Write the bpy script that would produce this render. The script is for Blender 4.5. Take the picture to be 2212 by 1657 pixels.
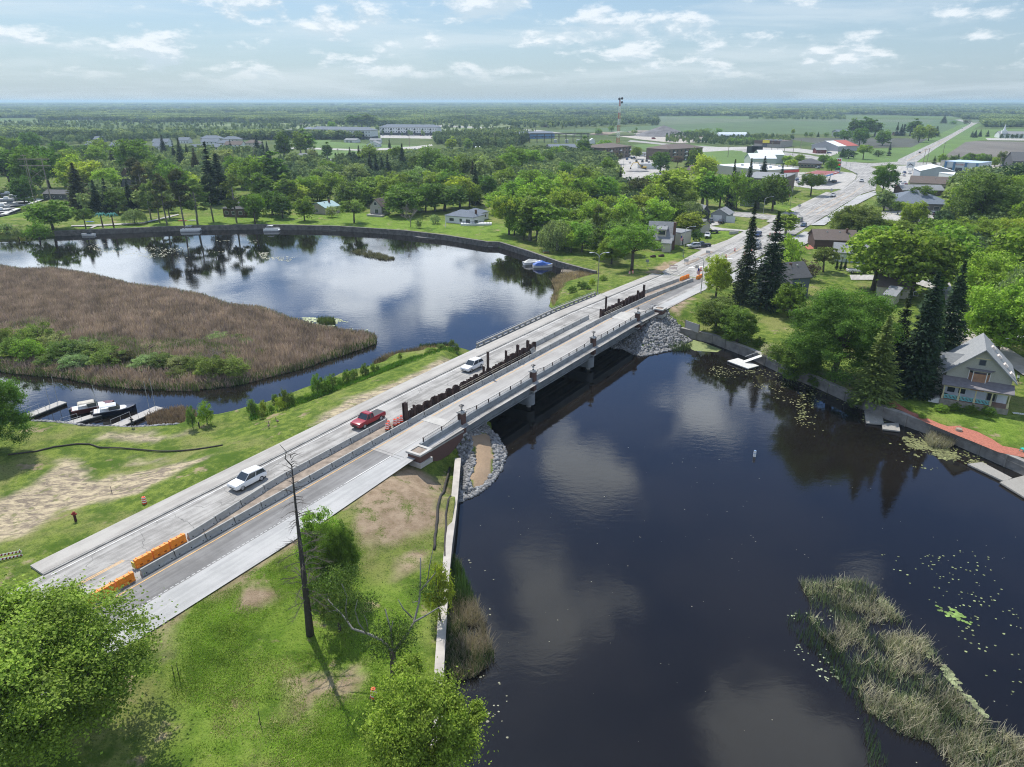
import bpy, math, random
import numpy as np
from mathutils import Vector
R = math.radians
for o in list(bpy.data.objects): bpy.data.objects.remove(o)
SC = bpy.context.scene
COL = SC.collection
# ---------------------------------------------------------------- camera
F, TH, CXX, CYY, CAMH = 1533.0, R(21.7), 1106.0, 828.5, 50.0
cam = bpy.data.cameras.new('camera'); camo = bpy.data.objects.new('camera', cam); COL.objects.link(camo)
camo.location = (0, 0, CAMH); camo.rotation_euler = (R(90) - TH, 0, 0)
cam.sensor_fit = 'HORIZONTAL'; cam.sensor_width = 36; cam.lens = F * 36 / 2212
cam.clip_start = 0.5; cam.clip_end = 90000
SC.camera = camo
# ---------------------------------------------------------------- sun and sky
SUN_EL, SUN_AZ = 57.0, 29.0         # azimuth: degrees left of straight ahead
sun = bpy.data.lights.new('sun', 'SUN'); sun.energy = 4.9; sun.angle = R(0.55); sun.color = (1, 0.95, 0.87)
suno = bpy.data.objects.new('sun', sun); COL.objects.link(suno)
sd = Vector((-math.sin(R(SUN_AZ)) * math.cos(R(SUN_EL)), math.cos(R(SUN_AZ)) * math.cos(R(SUN_EL)), math.sin(R(SUN_EL))))
suno.rotation_euler = sd.to_track_quat('Z', 'Y').to_euler(); suno.location = (0, 0, 200)
SC.view_settings.view_transform = 'Standard'; SC.view_settings.look = 'None'
SC.view_settings.exposure = 0.16; SC.view_settings.gamma = 1
SC.cycles.use_denoising = True; SC.cycles.denoising_prefilter = 'NONE'; SC.cycles.denoising_input_passes = 'RGB_ALBEDO_NORMAL'
try: SC.cycles.denoiser = 'OPENIMAGEDENOISE'
except Exception: pass
SC.cycles.filter_width = 1.1; SC.cycles.max_bounces = 6; SC.cycles.diffuse_bounces = 2; SC.cycles.glossy_bounces = 3
SC.cycles.transmission_bounces = 3; SC.cycles.transparent_max_bounces = 6; SC.cycles.volume_bounces = 1
SC.cycles.sample_clamp_indirect = 6
SC.cycles.volume_step_rate = 10

class NT:
 """small node-tree writer"""
 def __init__(s, t): s.t = t; t.nodes.clear()
 def n(s, typ, ins=None, **kw):
  nd = s.t.nodes.new(typ)
  for k, v in kw.items(): setattr(nd, k, v)
  for k, v in (ins or {}).items(): s.set(nd.inputs[k], v)
  return nd
 def set(s, sock, v):
  if isinstance(v, bpy.types.NodeSocket): s.t.links.new(v, sock)
  elif hasattr(v, 'outputs'): s.t.links.new(v.outputs[0], sock)
  else: sock.default_value = v
 def m(s, op, a, b=0.0, c=None, clamp=False):
  nd = s.n('ShaderNodeMath', operation=op, use_clamp=clamp); s.set(nd.inputs[0], a); s.set(nd.inputs[1], b)
  if c is not None: s.set(nd.inputs[2], c)
  return nd.outputs[0]
 def v(s, op, a, b=None, scale=None):
  nd = s.n('ShaderNodeVectorMath', operation=op); s.set(nd.inputs[0], a)
  if b is not None: s.set(nd.inputs[1], b)
  if scale is not None: s.set(nd.inputs['Scale'], scale)
  return nd.outputs['Value'] if op in ('DISTANCE', 'LENGTH', 'DOT_PRODUCT') else nd.outputs[0]
 def noise(s, vec, scale, detail=3, rough=.55, dist=0):
  nd = s.n('ShaderNodeTexNoise', {'Scale': scale, 'Detail': detail, 'Roughness': rough, 'Distortion': dist})
  if vec is not None: s.set(nd.inputs['Vector'], vec)
  return nd.outputs[0]
 def rng(s, v, a, b, c=0.0, d=1.0, smooth=True):
  nd = s.n('ShaderNodeMapRange', {'Value': v, 'From Min': a, 'From Max': b, 'To Min': c, 'To Max': d})
  if smooth: nd.interpolation_type = 'SMOOTHSTEP'
  return nd.outputs[0]
 def mix(s, f, a, b, bt='MIX'):
  nd = s.n('ShaderNodeMix', data_type='RGBA', blend_type=bt)
  s.set(nd.inputs[0], f)
  for i, v in ((6, a), (7, b)):
   if isinstance(v, tuple) and len(v) == 3: v = (*v, 1)
   s.set(nd.inputs[i], v)
  return nd.outputs[2]

W = bpy.data.worlds.new('World'); SC.world = W; W.use_nodes = True
def build_world():
 t = NT(W.node_tree)
 sky = t.n('ShaderNodeTexSky'); sky.sky_type = 'NISHITA'; sky.sun_disc = False
 sky.sun_elevation = R(SUN_EL); sky.sun_rotation = R(-SUN_AZ); sky.air_density = 1.0; sky.dust_density = 1.2; sky.ozone_density = 1.6
 tc = t.n('ShaderNodeTexCoord'); d = tc.outputs['Generated']
 sep = t.n('ShaderNodeSeparateXYZ', {0: d}); x, y, z = sep.outputs
 zc = t.m('MAXIMUM', z, 0.0)
 # low far cumulus: azimuth / elevation space
 az = t.m('ARCTAN2', x, y)
 el = t.m('ARCSINE', z)
 v1 = t.n('ShaderNodeCombineXYZ', {0: t.m('MULTIPLY', az, 12.0), 1: t.m('MULTIPLY', t.m('POWER', t.m('MAXIMUM', el, .001), .75), 20.0), 2: 3.7}).outputs[0]
 n1 = t.noise(v1, 1.12, 8, .58, .1)
 v1b = t.v('ADD', v1, (0.0, 0.22, 0.0))
 n1b = t.noise(v1b, 1.12, 6, .57, .1)
 big = t.noise(v1, .42, 2, .5)
 thr = t.m('ADD', t.m('MULTIPLY', t.m('SUBTRACT', .5, big), .34), .488)
 c1 = t.rng(t.m('SUBTRACT', n1, thr), -.015, .13)
 lowm = t.m('MULTIPLY', t.rng(el, .012, .05), t.rng(el, .34, .17))
 c1 = t.m('MULTIPLY', c1, lowm)
 sh1 = t.rng(t.m('SUBTRACT', n1, n1b), -.05, .09)          # tops bright, bases grey
 # thin streaky veil
 v3 = t.n('ShaderNodeCombineXYZ', {0: t.m('MULTIPLY', az, 3.0), 1: t.m('MULTIPLY', el, 26.0), 2: 9.1}).outputs[0]
 veil = t.m('MULTIPLY', t.rng(t.noise(v3, 1.3, 5, .6, .3), .42, .70), t.rng(el, .5, .02))
 # overhead clouds, the ones the water mirrors
 q = t.v('SCALE', t.n('ShaderNodeCombineXYZ', {0: x, 1: y, 2: 0.0}).outputs[0], scale=t.m('DIVIDE', 1.0, t.m('ADD', zc, .25)))
 nn = t.noise(q, 4.8, 8, .64, .3)
 blobs = [(-31, 12, .12), (-22, 13.5, .10), (-13, 12.2, .10), (-5, 13.6, .095), (2, 14, .10), (8, 13, .08), (-38, 15, .11), (0, 18, .05), (15, 22.2, .085), (6, 28.3, .085), (-2, 28, .05), (4.5, 39.5, .10), (-3, 42, .06), (26.5, 45, .11), (37, 40, .05), (20, 17, .09), (24, 14.5, .08), (30, 33, .03), (-60, 40, .3), (70, 35, .3), (180, 40, .5), (120, 30, .4), (-130, 30, .4)]
 mm = None; nc = t.n('ShaderNodeTexNoise', {'Vector': q, 'Scale': 2.2, 'Detail': 4.0}).outputs[1]; dw = t.v('ADD', d, t.v('SCALE', t.v('SUBTRACT', nc, (.5, .5, .5)), scale=.20))
 for a, e, r in blobs:
  c = (math.sin(R(a)) * math.cos(R(e)), math.cos(R(a)) * math.cos(R(e)), math.sin(R(e)))
  dd = t.v('DISTANCE', dw, c)
  k = t.m('SUBTRACT', 1.0, t.m('DIVIDE', dd, r))
  mm = k if mm is None else t.m('MAXIMUM', mm, k)
 mm = t.m('MAXIMUM', mm, -1.0)
 c2 = t.rng(t.m('ADD', t.m('MULTIPLY', mm, .85), t.m('MULTIPLY', t.m('SUBTRACT', nn, .5), 3.0)), .04, .60)
 c2 = t.m('MULTIPLY', c2, t.rng(el, .135, .185))
 skyc = t.mix(1.0, sky.outputs[0], (.86, 1.08, 1.28), 'MULTIPLY')
 skyc = t.mix(t.m('MULTIPLY', t.rng(el, .13, .26), t.rng(el, .95, .32, .25, 1)), skyc, t.mix(1.0, skyc, (1.0, 1.15, 1.42), 'MULTIPLY'))
 hz = t.rng(el, .26, -.01)
 skyc = t.mix(t.m('MULTIPLY', hz, .55), skyc, (6.6, 8.3, 9.9))
 skyc = t.mix(t.m('MULTIPLY', veil, .45), skyc, (9.0, 10., 10.7))
 cc1 = t.mix(sh1, (7.2, 8.6, 9.7), (11.2, 11.7, 12.2))
 skyc = t.mix(t.m('MULTIPLY', c1, .74), skyc, cc1)
 skyc = t.mix(t.m('MULTIPLY', c2, .9), skyc, t.mix(t.rng(el, .25, .6), (28., 30.5, 33.5), (16., 17.5, 19.)))
 bg = t.n('ShaderNodeBackground', {'Color': skyc, 'Strength': SKY_STR})
 t.n('ShaderNodeOutputWorld', {'Surface': bg})
SKY_STR = 0.080
build_world()
W.cycles.sampling_method = 'MANUAL'; W.cycles.sample_map_resolution = 512
# ---------------------------------------------------------------- picture pixel -> point on a level plane
KC = dict(D=(0, 0, .54), a=(0, 350, 2.1067), b=(1000, 350, 2.1067), c=(2000, 350, 2.1067), d=(3000, 350, 2.018), e=(0, 900, 1.841), f=(1000, 900, 1.841),
          g=(2000, 900, 2.1067), h=(3000, 900, 1.506), i=(0, 1700, 2.0714), j=(1000, 1700, 2.0714), k=(0, 2200, 1.906), l=(1000, 2200, 1.906),
          m=(3000, 2200, 1.907), n=(1700, 1200, 2.212), o=(2500, 1300, 2.761), p=(3650, 1250, 3.682), q=(2450, 780, 3.687), r=(3000, 500, 3.687), s=(3500, 550, 3.711))
BASE = 1.9
CT, ST_ = math.cos(TH), math.sin(TH)
def px(c, x, y):
 ox, oy, s = KC[c]; return ((ox + x / s) * .54, (oy + y / s) * .54)
def G(c, x, y, z=BASE):
 X, Y = px(c, x, y); rx = (X - CXX) / F; uy = (CYY - Y) / F
 k = (z - CAMH) / (-ST_ + uy * CT)
 return (rx * k, (CT + uy * ST_) * k)
def HT(c, ytop, wy, z=BASE):
 """height above z of a point seen at picture row ytop, standing at forward distance wy"""
 Y = px(c, 0, ytop)[1]; uy = (CYY - Y) / F
 return CAMH + wy * (-ST_ + uy * CT) / (CT + uy * ST_) - z
def scr(p):
 x, y, z = p[0], p[1], (p[2] if len(p) > 2 else 2) - CAMH
 f = y * CT - z * ST_; u = y * ST_ + z * CT
 return (CXX + F * x / max(f, .1), CYY - F * u / max(f, .1))
O0, U0, N0 = np.array((-7.4, 97.1)), np.array((.548, .8365)), np.array((.8365, -.548))
RA = math.degrees(math.atan2(.8365, .548))
def rp(s, t): return (O0[0] + U0[0] * s + N0[0] * t, O0[1] + U0[1] * s + N0[1] * t)
def zr(s):
 """road height along the main road"""
 if s < 5: return max(3.0, 5 - (5 - s) * .02)
 if s < 60: return 5.0
 return max(2.15, 5 - (s - 60) * .032)
def rst(x, y):
 dx, dy = x - O0[0], y - O0[1]
 return dx * U0[0] + dy * U0[1], dx * N0[0] + dy * N0[1]
# ---------------------------------------------------------------- mesh helpers
class MB:
 def __init__(s): s.v = []; s.f = []; s.mi = []
 def quadset(s, vs, fs, mi=0):
  b = len(s.v); s.v.extend(vs); s.f.extend(tuple(b + i for i in f) for f in fs); s.mi.extend([mi] * len(fs)); return s
 def box(s, x0, x1, y0, y1, z0, z1, mi=0, tx=0, ty=0):
  """tx, ty: how much the top is drawn in"""
  vs = [(x0, y0, z0), (x1, y0, z0), (x1, y1, z0), (x0, y1, z0), (x0 + tx, y0 + ty, z1), (x1 - tx, y0 + ty, z1), (x1 - tx, y1 - ty, z1), (x0 + tx, y1 - ty, z1)]
  return s.quadset(vs, [(3, 2, 1, 0), (4, 5, 6, 7), (0, 1, 5, 4), (1, 2, 6, 5), (2, 3, 7, 6), (3, 0, 4, 7)], mi)
 def obox(s, a, b, w, z0, z1, mi=0, za=None):
  """box along the line a-b (2-D), width w; za = (zlow, zhigh) at b if different"""
  a = np.array(a[:2], float); b = np.array(b[:2], float); d = b - a; L = np.linalg.norm(d) or 1; n = np.array((-d[1], d[0])) / L * w / 2
  zb = za or (z0, z1)
  P = [(*(a - n), z0), (*(b - n), zb[0]), (*(b + n), zb[0]), (*(a + n), z0), (*(a - n), z1), (*(b - n), zb[1]), (*(b + n), zb[1]), (*(a + n), z1)]
  return s.quadset([tuple(map(float, p)) for p in P], [(3, 2, 1, 0), (4, 5, 6, 7), (0, 1, 5, 4), (1, 2, 6, 5), (2, 3, 7, 6), (3, 0, 4, 7)], mi)
 def prism(s, poly, z0, z1, mi=0):
  n = len(poly); vs = [(*p, z0) for p in poly] + [(*p, z1) for p in poly]
  return s.quadset(vs, [tuple(range(n - 1, -1, -1)), tuple(range(n, 2 * n))] + [(i, (i + 1) % n, n + (i + 1) % n, n + i) for i in range(n)], mi)
 def yprism(s, prof, y0, y1, mi=0):
  """profile in x,z pulled along y"""
  n = len(prof); vs = [(p[0], y0, p[1]) for p in prof] + [(p[0], y1, p[1]) for p in prof]
  return s.quadset(vs, [tuple(range(n)), tuple(range(2 * n - 1, n - 1, -1))] + [(i, n + i, n + (i + 1) % n, (i + 1) % n) for i in range(n)], mi)
 def xprism(s, prof, x0, x1, mi=0):
  """profile in y,z pulled along x"""
  n = len(prof); vs = [(x0, *p) for p in prof] + [(x1, *p) for p in prof]
  return s.quadset(vs, [tuple(range(n - 1, -1, -1)), tuple(range(n, 2 * n))] + [(i, (i + 1) % n, n + (i + 1) % n, n + i) for i in range(n)], mi)
 def cyl(s, x, y, z0, z1, r0, r1=None, n=12, mi=0):
  r1 = r0 if r1 is None else r1
  a = [(math.cos(2 * math.pi * i / n), math.sin(2 * math.pi * i / n)) for i in range(n)]
  vs = [(x + r0 * c, y + r0 * q, z0) for c, q in a] + [(x + r1 * c, y + r1 * q, z1) for c, q in a]
  return s.quadset(vs, [tuple(range(n - 1, -1, -1)), tuple(range(n, 2 * n))] + [(i, (i + 1) % n, n + (i + 1) % n, n + i) for i in range(n)], mi)
 def tube(s, pts, rad, n=6, mi=0):
  pts = [Vector(p) for p in pts]
  if not isinstance(rad, (list, tuple)): rad = [rad] * len(pts)
  vs = []
  for i, p in enumerate(pts):
   d = (pts[min(i + 1, len(pts) - 1)] - pts[max(i - 1, 0)]).normalized()
   a = d.cross(Vector((0, 0, 1)) if abs(d.z) < .9 else Vector((1, 0, 0))).normalized(); b = d.cross(a)
   for k in range(n):
    an = 2 * math.pi * k / n; vs.append(tuple(p + (a * math.cos(an) + b * math.sin(an)) * rad[i]))
  fs = [tuple(range(n)), tuple(range(len(vs) - 1, len(vs) - n - 1, -1))]
  for i in range(len(pts) - 1):
   for k in range(n): fs.append((i * n + k, (i + 1) * n + k, (i + 1) * n + (k + 1) % n, i * n + (k + 1) % n))
  return s.quadset(vs, fs, mi)
 def loft(s, rings, mi=0, cap=True):
  n = len(rings[0]); vs = [p for r in rings for p in r]; fs = []
  for i in range(len(rings) - 1):
   for k in range(n): fs.append((i * n + k, i * n + (k + 1) % n, (i + 1) * n + (k + 1) % n, (i + 1) * n + k))
  if cap: fs += [tuple(range(n - 1, -1, -1)), tuple(range(len(vs) - n, len(vs)))]
  return s.quadset(vs, fs, mi)
 def ball(s, c, r, n=10, m=6, mi=0, sq=(1, 1, 1)):
  rings = []
  for j in range(m + 1):
   ph = math.pi * (j / m * .98 + .01)
   rings.append([(c[0] + r * sq[0] * math.sin(ph) * math.cos(2 * math.pi * i / n), c[1] + r * sq[1] * math.sin(ph) * math.sin(2 * math.pi * i / n), c[2] + r * sq[2] * math.cos(ph)) for i in range(n)])
  return s.loft(rings, mi)
 def build(s, name, mats, parent=None, smooth=False, loc=None):
  me = bpy.data.meshes.new(name)
  me.from_pydata([tuple(float(q) for q in v) for v in s.v], [], s.f)
  if not isinstance(mats, (list, tuple)): mats = [mats]
  for m in mats: me.materials.append(m)
  if len(mats) > 1: me.polygons.foreach_set('material_index', s.mi)
  if smooth: me.polygons.foreach_set('use_smooth', [True] * len(s.f))
  me.update()
  o = bpy.data.objects.new(name, me); COL.objects.link(o)
  if parent is not None: o.parent = parent
  if loc: o.location = loc
  return o
def npmesh(name, V, Q, mat, parent=None, k=4, attrs=None, smooth=False):
 """mesh from numpy arrays; Q is (n,k) vertex indices"""
 me = bpy.data.meshes.new(name); nf = len(Q)
 me.vertices.add(len(V)); me.vertices.foreach_set('co', np.ascontiguousarray(V, dtype=np.float32).ravel())
 me.loops.add(nf * k); me.loops.foreach_set('vertex_index', np.ascontiguousarray(Q, dtype=np.int32).ravel())
 me.polygons.add(nf); me.polygons.foreach_set('loop_start', np.arange(0, nf * k, k, dtype=np.int32))
 try: me.polygons.foreach_set('loop_total', np.full(nf, k, dtype=np.int32))
 except Exception: pass
 if smooth: me.polygons.foreach_set('use_smooth', np.ones(nf, dtype=bool))
 for nm, (dom, typ, arr) in (attrs or {}).items():
  at = me.attributes.new(nm, typ, dom)
  at.data.foreach_set('color' if typ == 'FLOAT_COLOR' else 'value', np.ascontiguousarray(arr, dtype=np.float32).ravel())
 me.materials.append(mat); me.update(calc_edges=True); me.validate()
 o = bpy.data.objects.new(name, me); COL.objects.link(o)
 if parent is not None: o.parent = parent
 return o
THINGS = []
def tag(o, label=None, cat=None, group=None, kind=None):
 if label: o['label'] = label
 if cat: o['category'] = cat
 if group: o['group'] = group
 if kind: o['kind'] = kind
 if kind is None and cat: THINGS.append(o)
 return o
def thing(name, label, cat, loc=(0, 0, 0), rz=0.0, group=None):
 o = bpy.data.objects.new(name, None); COL.objects.link(o); o.empty_display_size = .3
 o.location = loc if len(loc) == 3 else (*loc, BASE); o.rotation_euler.z = R(rz)
 return tag(o, label, cat, group)
def struct(o, label=None): 
 o['kind'] = 'structure'
 if label: o['label'] = label
 return o
def dup(root, loc=None, rz=None, label=None, group=None, scale=None, color=None, cat=True):
 c = root.copy(); COL.objects.link(c)
 if loc is not None: c.location = loc if len(loc) == 3 else (*loc, BASE)
 if rz is not None: c.rotation_euler.z = R(rz)
 if scale is not None: c.scale = scale
 if label: c['label'] = label
 if group: c['group'] = group
 if color and c.type == 'MESH': c.color = (*color, 1)
 def rec(src, dst):
  for ch in src.children:
   k = ch.copy(); COL.objects.link(k); k.parent = dst
   if color and k.get('paint'): k.color = (*color, 1)
   rec(ch, k)
 rec(root, c); THINGS.append(c)
 return c
# ---------------------------------------------------------------- materials
MATS = {}
def mat(name, col, rough=.8, var=.18, sc=1.5, metal=0.0, bump=0.0, bsc=8.0, spec=.4, paint=False, coord='Object', streak=None, detail=4, emit=0, alpha=1):
 if name in MATS: return MATS[name]
 m = bpy.data.materials.new(name); m.use_nodes = True; t = NT(m.node_tree)
 tc = t.n('ShaderNodeTexCoord').outputs['Object'] if coord == 'Object' else t.n('ShaderNodeNewGeometry').outputs['Position']
 base = t.n('ShaderNodeObjectInfo').outputs['Color'] if paint else (*col, 1)
 vec = tc if streak is None else t.v('MULTIPLY', tc, streak)
 nz = t.noise(vec, sc, detail, .6)
 f = t.rng(nz, .3, .7, 1 - var, 1 + var, False)
 c = t.mix(1.0, base, t.n('ShaderNodeCombineXYZ', {0: f, 1: f, 2: f}).outputs[0], 'MULTIPLY')
 b = t.n('ShaderNodeBsdfPrincipled', {'Base Color': c, 'Roughness': rough, 'Metallic': metal, 'Specular IOR Level': spec, 'Alpha': alpha})
 if bump: 
  bp = t.n('ShaderNodeBump', {'Height': t.noise(vec, bsc, 3), 'Strength': bump, 'Distance': .05}); t.set(b.inputs['Normal'], bp.outputs[0])
 if emit: t.set(b.inputs['Emission Color'], (*col, 1)); b.inputs['Emission Strength'].default_value = emit
 t.n('ShaderNodeOutputMaterial', {'Surface': b}); MATS[name] = m
 return m
def flat(name, col, rough=.6, **k): return mat(name, col, rough, var=k.pop('var', .1), **k)
M_WHITE = mat('white_paint', (.72, .72, .70), .5, .06); M_DARK = flat('dark_metal', (.03, .03, .032), .5)
M_GLASS = mat('window_glass', (.035, .045, .055), .08, .1, spec=.7); M_GALV = flat('galvanised_steel', (.42, .43, .44), .45, metal=.5)
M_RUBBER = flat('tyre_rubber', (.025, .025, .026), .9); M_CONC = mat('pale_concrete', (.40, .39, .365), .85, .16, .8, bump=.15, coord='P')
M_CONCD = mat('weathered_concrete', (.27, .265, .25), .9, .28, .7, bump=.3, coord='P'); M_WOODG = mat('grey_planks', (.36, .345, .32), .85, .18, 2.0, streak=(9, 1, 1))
M_PAINT = mat('car_paint', (.5, .5, .5), .28, .03, spec=.6, paint=True); M_TRIM = flat('black_trim', (.02, .02, .02), .5)
M_RED = flat('red_lamp', (.45, .01, .01), .3); M_LAMP = flat('lamp_lens', (.75, .75, .72), .15)
M_BRICK = mat('dark_red_brick', (.115, .062, .05), .85, .25, 14, coord='P'); M_ORANGE = mat('orange_plastic', (.80, .25, .02), .5, .08, 2)
M_RUST = mat('rusted_steel', (.062, .036, .03), .85, .45, 2.2, bump=.3, coord='P'); M_WHITEREF = flat('white_band', (.8, .78, .76), .5)
M_REDOR = mat('drum_orange', (.72, .075, .02), .5, .06); M_BARK = mat('bark', (.085, .070, .055), .95, .35, 6, bump=.5, bsc=14, streak=(1, 1, .25))
M_BARKP = mat('pale_bark', (.22, .20, .18), .9, .3, 5); M_BARKDEAD = mat('dead_bark', (.055, .047, .043), .95, .3, 5)
# ---------------------------------------------------------------- numpy noise
def vnoise(x, y, seed=0):
 xi = np.floor(x).astype(np.int64); yi = np.floor(y).astype(np.int64); fx = x - xi; fy = y - yi
 fx = fx * fx * (3 - 2 * fx); fy = fy * fy * (3 - 2 * fy)
 def h(a, b):
  n = (a * 374761393 + b * 668265263 + seed * 982451653) & 0xffffffff
  n = ((n ^ (n >> 13)) * 1274126177) & 0xffffffff
  return ((n ^ (n >> 16)) & 0xffff) / 65535.0
 return (h(xi, yi) * (1 - fx) + h(xi + 1, yi) * fx) * (1 - fy) + (h(xi, yi + 1) * (1 - fx) + h(xi + 1, yi + 1) * fx) * fy
def fbm(x, y, seed=0, o=3):
 r = 0; a = .5; s = 0
 for i in range(o): r = r + a * vnoise(x * 2 ** i, y * 2 ** i, seed + i); s += a; a *= .5
 return r / s
def inside(x, y, P):
 P = np.asarray(P, float); r = np.zeros(x.shape, bool); n = len(P)
 for i in range(n):
  x0, y0 = P[i]; x1, y1 = P[(i + 1) % n]
  if y0 == y1: continue
  c = ((y0 > y) != (y1 > y)) & (x < (x1 - x0) * (y - y0) / (y1 - y0) + x0)
  r ^= c
 return r
def segd(x, y, segs):
 """distance to a list of segments, and nearest point"""
 best = np.full(x.shape, 1e9); nx = np.zeros(x.shape); ny = np.zeros(x.shape)
 for (a, b) in segs:
  dx, dy = b[0] - a[0], b[1] - a[1]; L = dx * dx + dy * dy + 1e-9
  k = np.clip(((x - a[0]) * dx + (y - a[1]) * dy) / L, 0, 1); qx = a[0] + k * dx; qy = a[1] + k * dy
  d = np.hypot(x - qx, y - qy); m = d < best
  best = np.where(m, d, best); nx = np.where(m, qx, nx); ny = np.where(m, qy, ny)
 return best, nx, ny
def sstep(v, a, b): k = np.clip((v - a) / (b - a), 0, 1); return k * k * (3 - 2 * k)
def GP(c, pts, z=BASE): return [G(c, p[0], p[1], z) for p in pts]
# ---------------------------------------------------------------- shore lines
WALL_N = GP('a', [(460, 1212), (850, 1195), (1480, 1170), (2212, 1155)]) + GP('b', [(740, 1168), (1300, 1205), (1650, 1245), (2000, 1300)]) + GP('g', [(0, 145), (250, 222), (500, 310), (690, 362), (812, 392)])
WALL_E = GP('g', [(1530, 868), (1800, 925), (2120, 1047)]) + GP('h', [(240, 857), (400, 915), (560, 985), (780, 1085), (1050, 1178), (1240, 1247), (1651, 1422), (2100, 1640)]) + [(150, 40), (150, -120)]
WALL_W = GP('j', [(1728, 282), (1700, 600), (1680, 780), (1650, 1000), (1625, 1250), (1600, 1600)]) + GP('l', [(1450, 900), (1430, 1380), (1410, 1657)]) + [(-9.5, 10), (-9.5, -120)]
N_LEFT = [(-420, 330)] + [G('D', *p, 0) for p in [(-60, 520), (0, 516), (60, 515), (105, 512)]]
PENIN = [G('D', *p, 0) for p in [(1280, 598), (1240, 606), (1205, 618), (1192, 640), (1186, 662), (1200, 673)]]
NORTHAB = [rp(81, -19), rp(76, -12)] 
RIP_NE = [G('D', *p, 0) for p in [(1340, 742), (1377, 763), (1402, 762), (1464, 747), (1487, 733)]]
RIP_SW = [G('D', *p, 0) for p in [(1060, 932), (1086, 970), (1085, 1006), (1050, 1042), (1016, 1065), (991, 1071)]]
SBANK = [G('D', *p, 0) for p in [(1045, 768), (1018, 762), (974, 758), (921, 761), (850, 772), (833, 775), (804, 793), (731, 811), (675, 834), (643, 846), (593, 866), (540, 881), (528, 884), (469, 899), (405, 910), (383, 921), (300, 926), (205, 923), (117, 913), (67, 912), (20, 915), (-60, 905)]] + [(-420, 110)]
W1 = []; FLAG = []
def addp(pts, fl, n=None):
 for p in pts: W1.append(tuple(p)); FLAG.append(fl)
addp(N_LEFT, 'n'); addp(WALL_N, 'w'); FLAG[-1] = 'n'; addp(PENIN, 'n'); addp(NORTHAB, 'n'); addp(RIP_NE, 'n'); addp(WALL_E, 'w'); addp(list(reversed(WALL_W)), 'w'); FLAG[-1] = 'n'
addp(list(reversed(RIP_SW)), 'n'); addp(SBANK, 'n')
W2 = GP('a', [(-260, 800), (40, 845), (230, 872), (372, 935), (180, 1008), (0, 1075), (-260, 1130)])
ISL = [G('D', *p, .15) for p in [(-170, 560), (-60, 566), (0, 577), (53, 586), (117, 583), (205, 597), (287, 618), (381, 630), (440, 641), (499, 662), (567, 668), (628, 691), (681, 706), (745, 718), (790, 722), (815, 730), (812, 743), (775, 756), (716, 775), (657, 796), (599, 810), (540, 825), (499, 834), (422, 843), (352, 843), (293, 841), (205, 831), (132, 816), (38, 808), (0, 802), (-70, 796), (-260, 790)]]
def seglist(P, F=None, f=None, closed=True):
 n = len(P); return [(P[i], P[(i + 1) % n]) for i in range(n if closed else n - 1) if F is None or F[i] == f]
# ---------------------------------------------------------------- ground sheet
def spaced(a, b, st, far, g=1.16):
 c = list(np.arange(a, b + .01, st)); lo = []; s = st; v = a
 while v > -far: s *= g; v -= s; lo.append(v)
 hi = []; s = st; v = c[-1]
 while v < far: s *= g; v += s; hi.append(v)
 return np.array(lo[::-1] + c + hi)
def road_target(x, y, h):
 s, t = rst(x, y)
 zz = np.where(s < 5, np.maximum(3.0, 5 - (5 - s) * .02), np.where(s < 60, 5.0, np.maximum(2.15, 5 - (s - 60) * .032))) - .12
 lo, hi = -18.7, np.where(s > 60, 1.2, 2.3)
 d = np.maximum(np.maximum(lo - t, t - hi), 0)
 reach = np.where(t < -10, 17.0, 12.0)
 k = 1 - sstep(d, 0, reach)
 k = k * (1 - sstep(s, 112, 128)) * sstep(s, -260, -120)
 return h + (zz - h) * k
DIRT = [GP('i', [(-300, 620), (0, 560), (370, 400), (460, 240), (560, 215), (760, 420), (900, 400), (1500, 310), (1720, 300), (1500, 410), (1250, 560), (1100, 640), (800, 680), (560, 680), (300, 850), (150, 960), (-300, 1050)], 2.6),
  GP('i', [(1050, 225), (1380, 235), (1370, 262), (1060, 250)], 3), GP('i', [(830, 70), (1560, 60), (1300, 130), (850, 120)], 2),
  GP('f', [(700, 1300), (1100, 1180), (1500, 960), (1560, 985), (1150, 1215), (730, 1400), (400, 1500)], 4)]
SOIL = [GP('j', [(840, 640), (1100, 470), (1300, 335), (1500, 350), (1640, 290), (1600, 460), (1560, 760), (1400, 840), (1180, 900), (1000, 1000), (900, 880)], 3.6),
  GP('j', [(-60, 1240), (420, 930), (440, 990), (0, 1300), (-300, 1450)], 3.4), GP('j', [(-60, 1350), (150, 1330), (240, 1450), (100, 1530), (-60, 1530)], 3),
  GP('j', [(1260, 1020), (1440, 1030), (1400, 1180), (1280, 1200)], 2.6), GP('l', [(370, 900), (620, 880), (640, 1000), (520, 1080), (400, 1030)], 2.4),
  GP('l', [(700, 830), (920, 860), (830, 1050), (640, 1080)], 2.4), GP('g', [(1230, 400), (1300, 330), (1450, 270), (1560, 290), (1430, 380)], 3), GP('g', [(1340, 720), (1560, 625), (1640, 640), (1480, 760)], 3),
  GP('g', [(1040, 800), (1260, 790), (1430, 830), (1300, 900), (1060, 960)], 2), GP('g', [(1190, 480), (800, 590), (830, 600), (1220, 500)], 4),
  GP('l', [(430, 1080), (480, 1060), (480, 1300), (420, 1200)], 2.2), GP('i', [(1500, 1440), (2175, 1160), (2175, 1240), (1560, 1540)], 3), GP('k', [(1240, 560), (1500, 430), (1500, 500), (1260, 900)], 2.6)]
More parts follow.
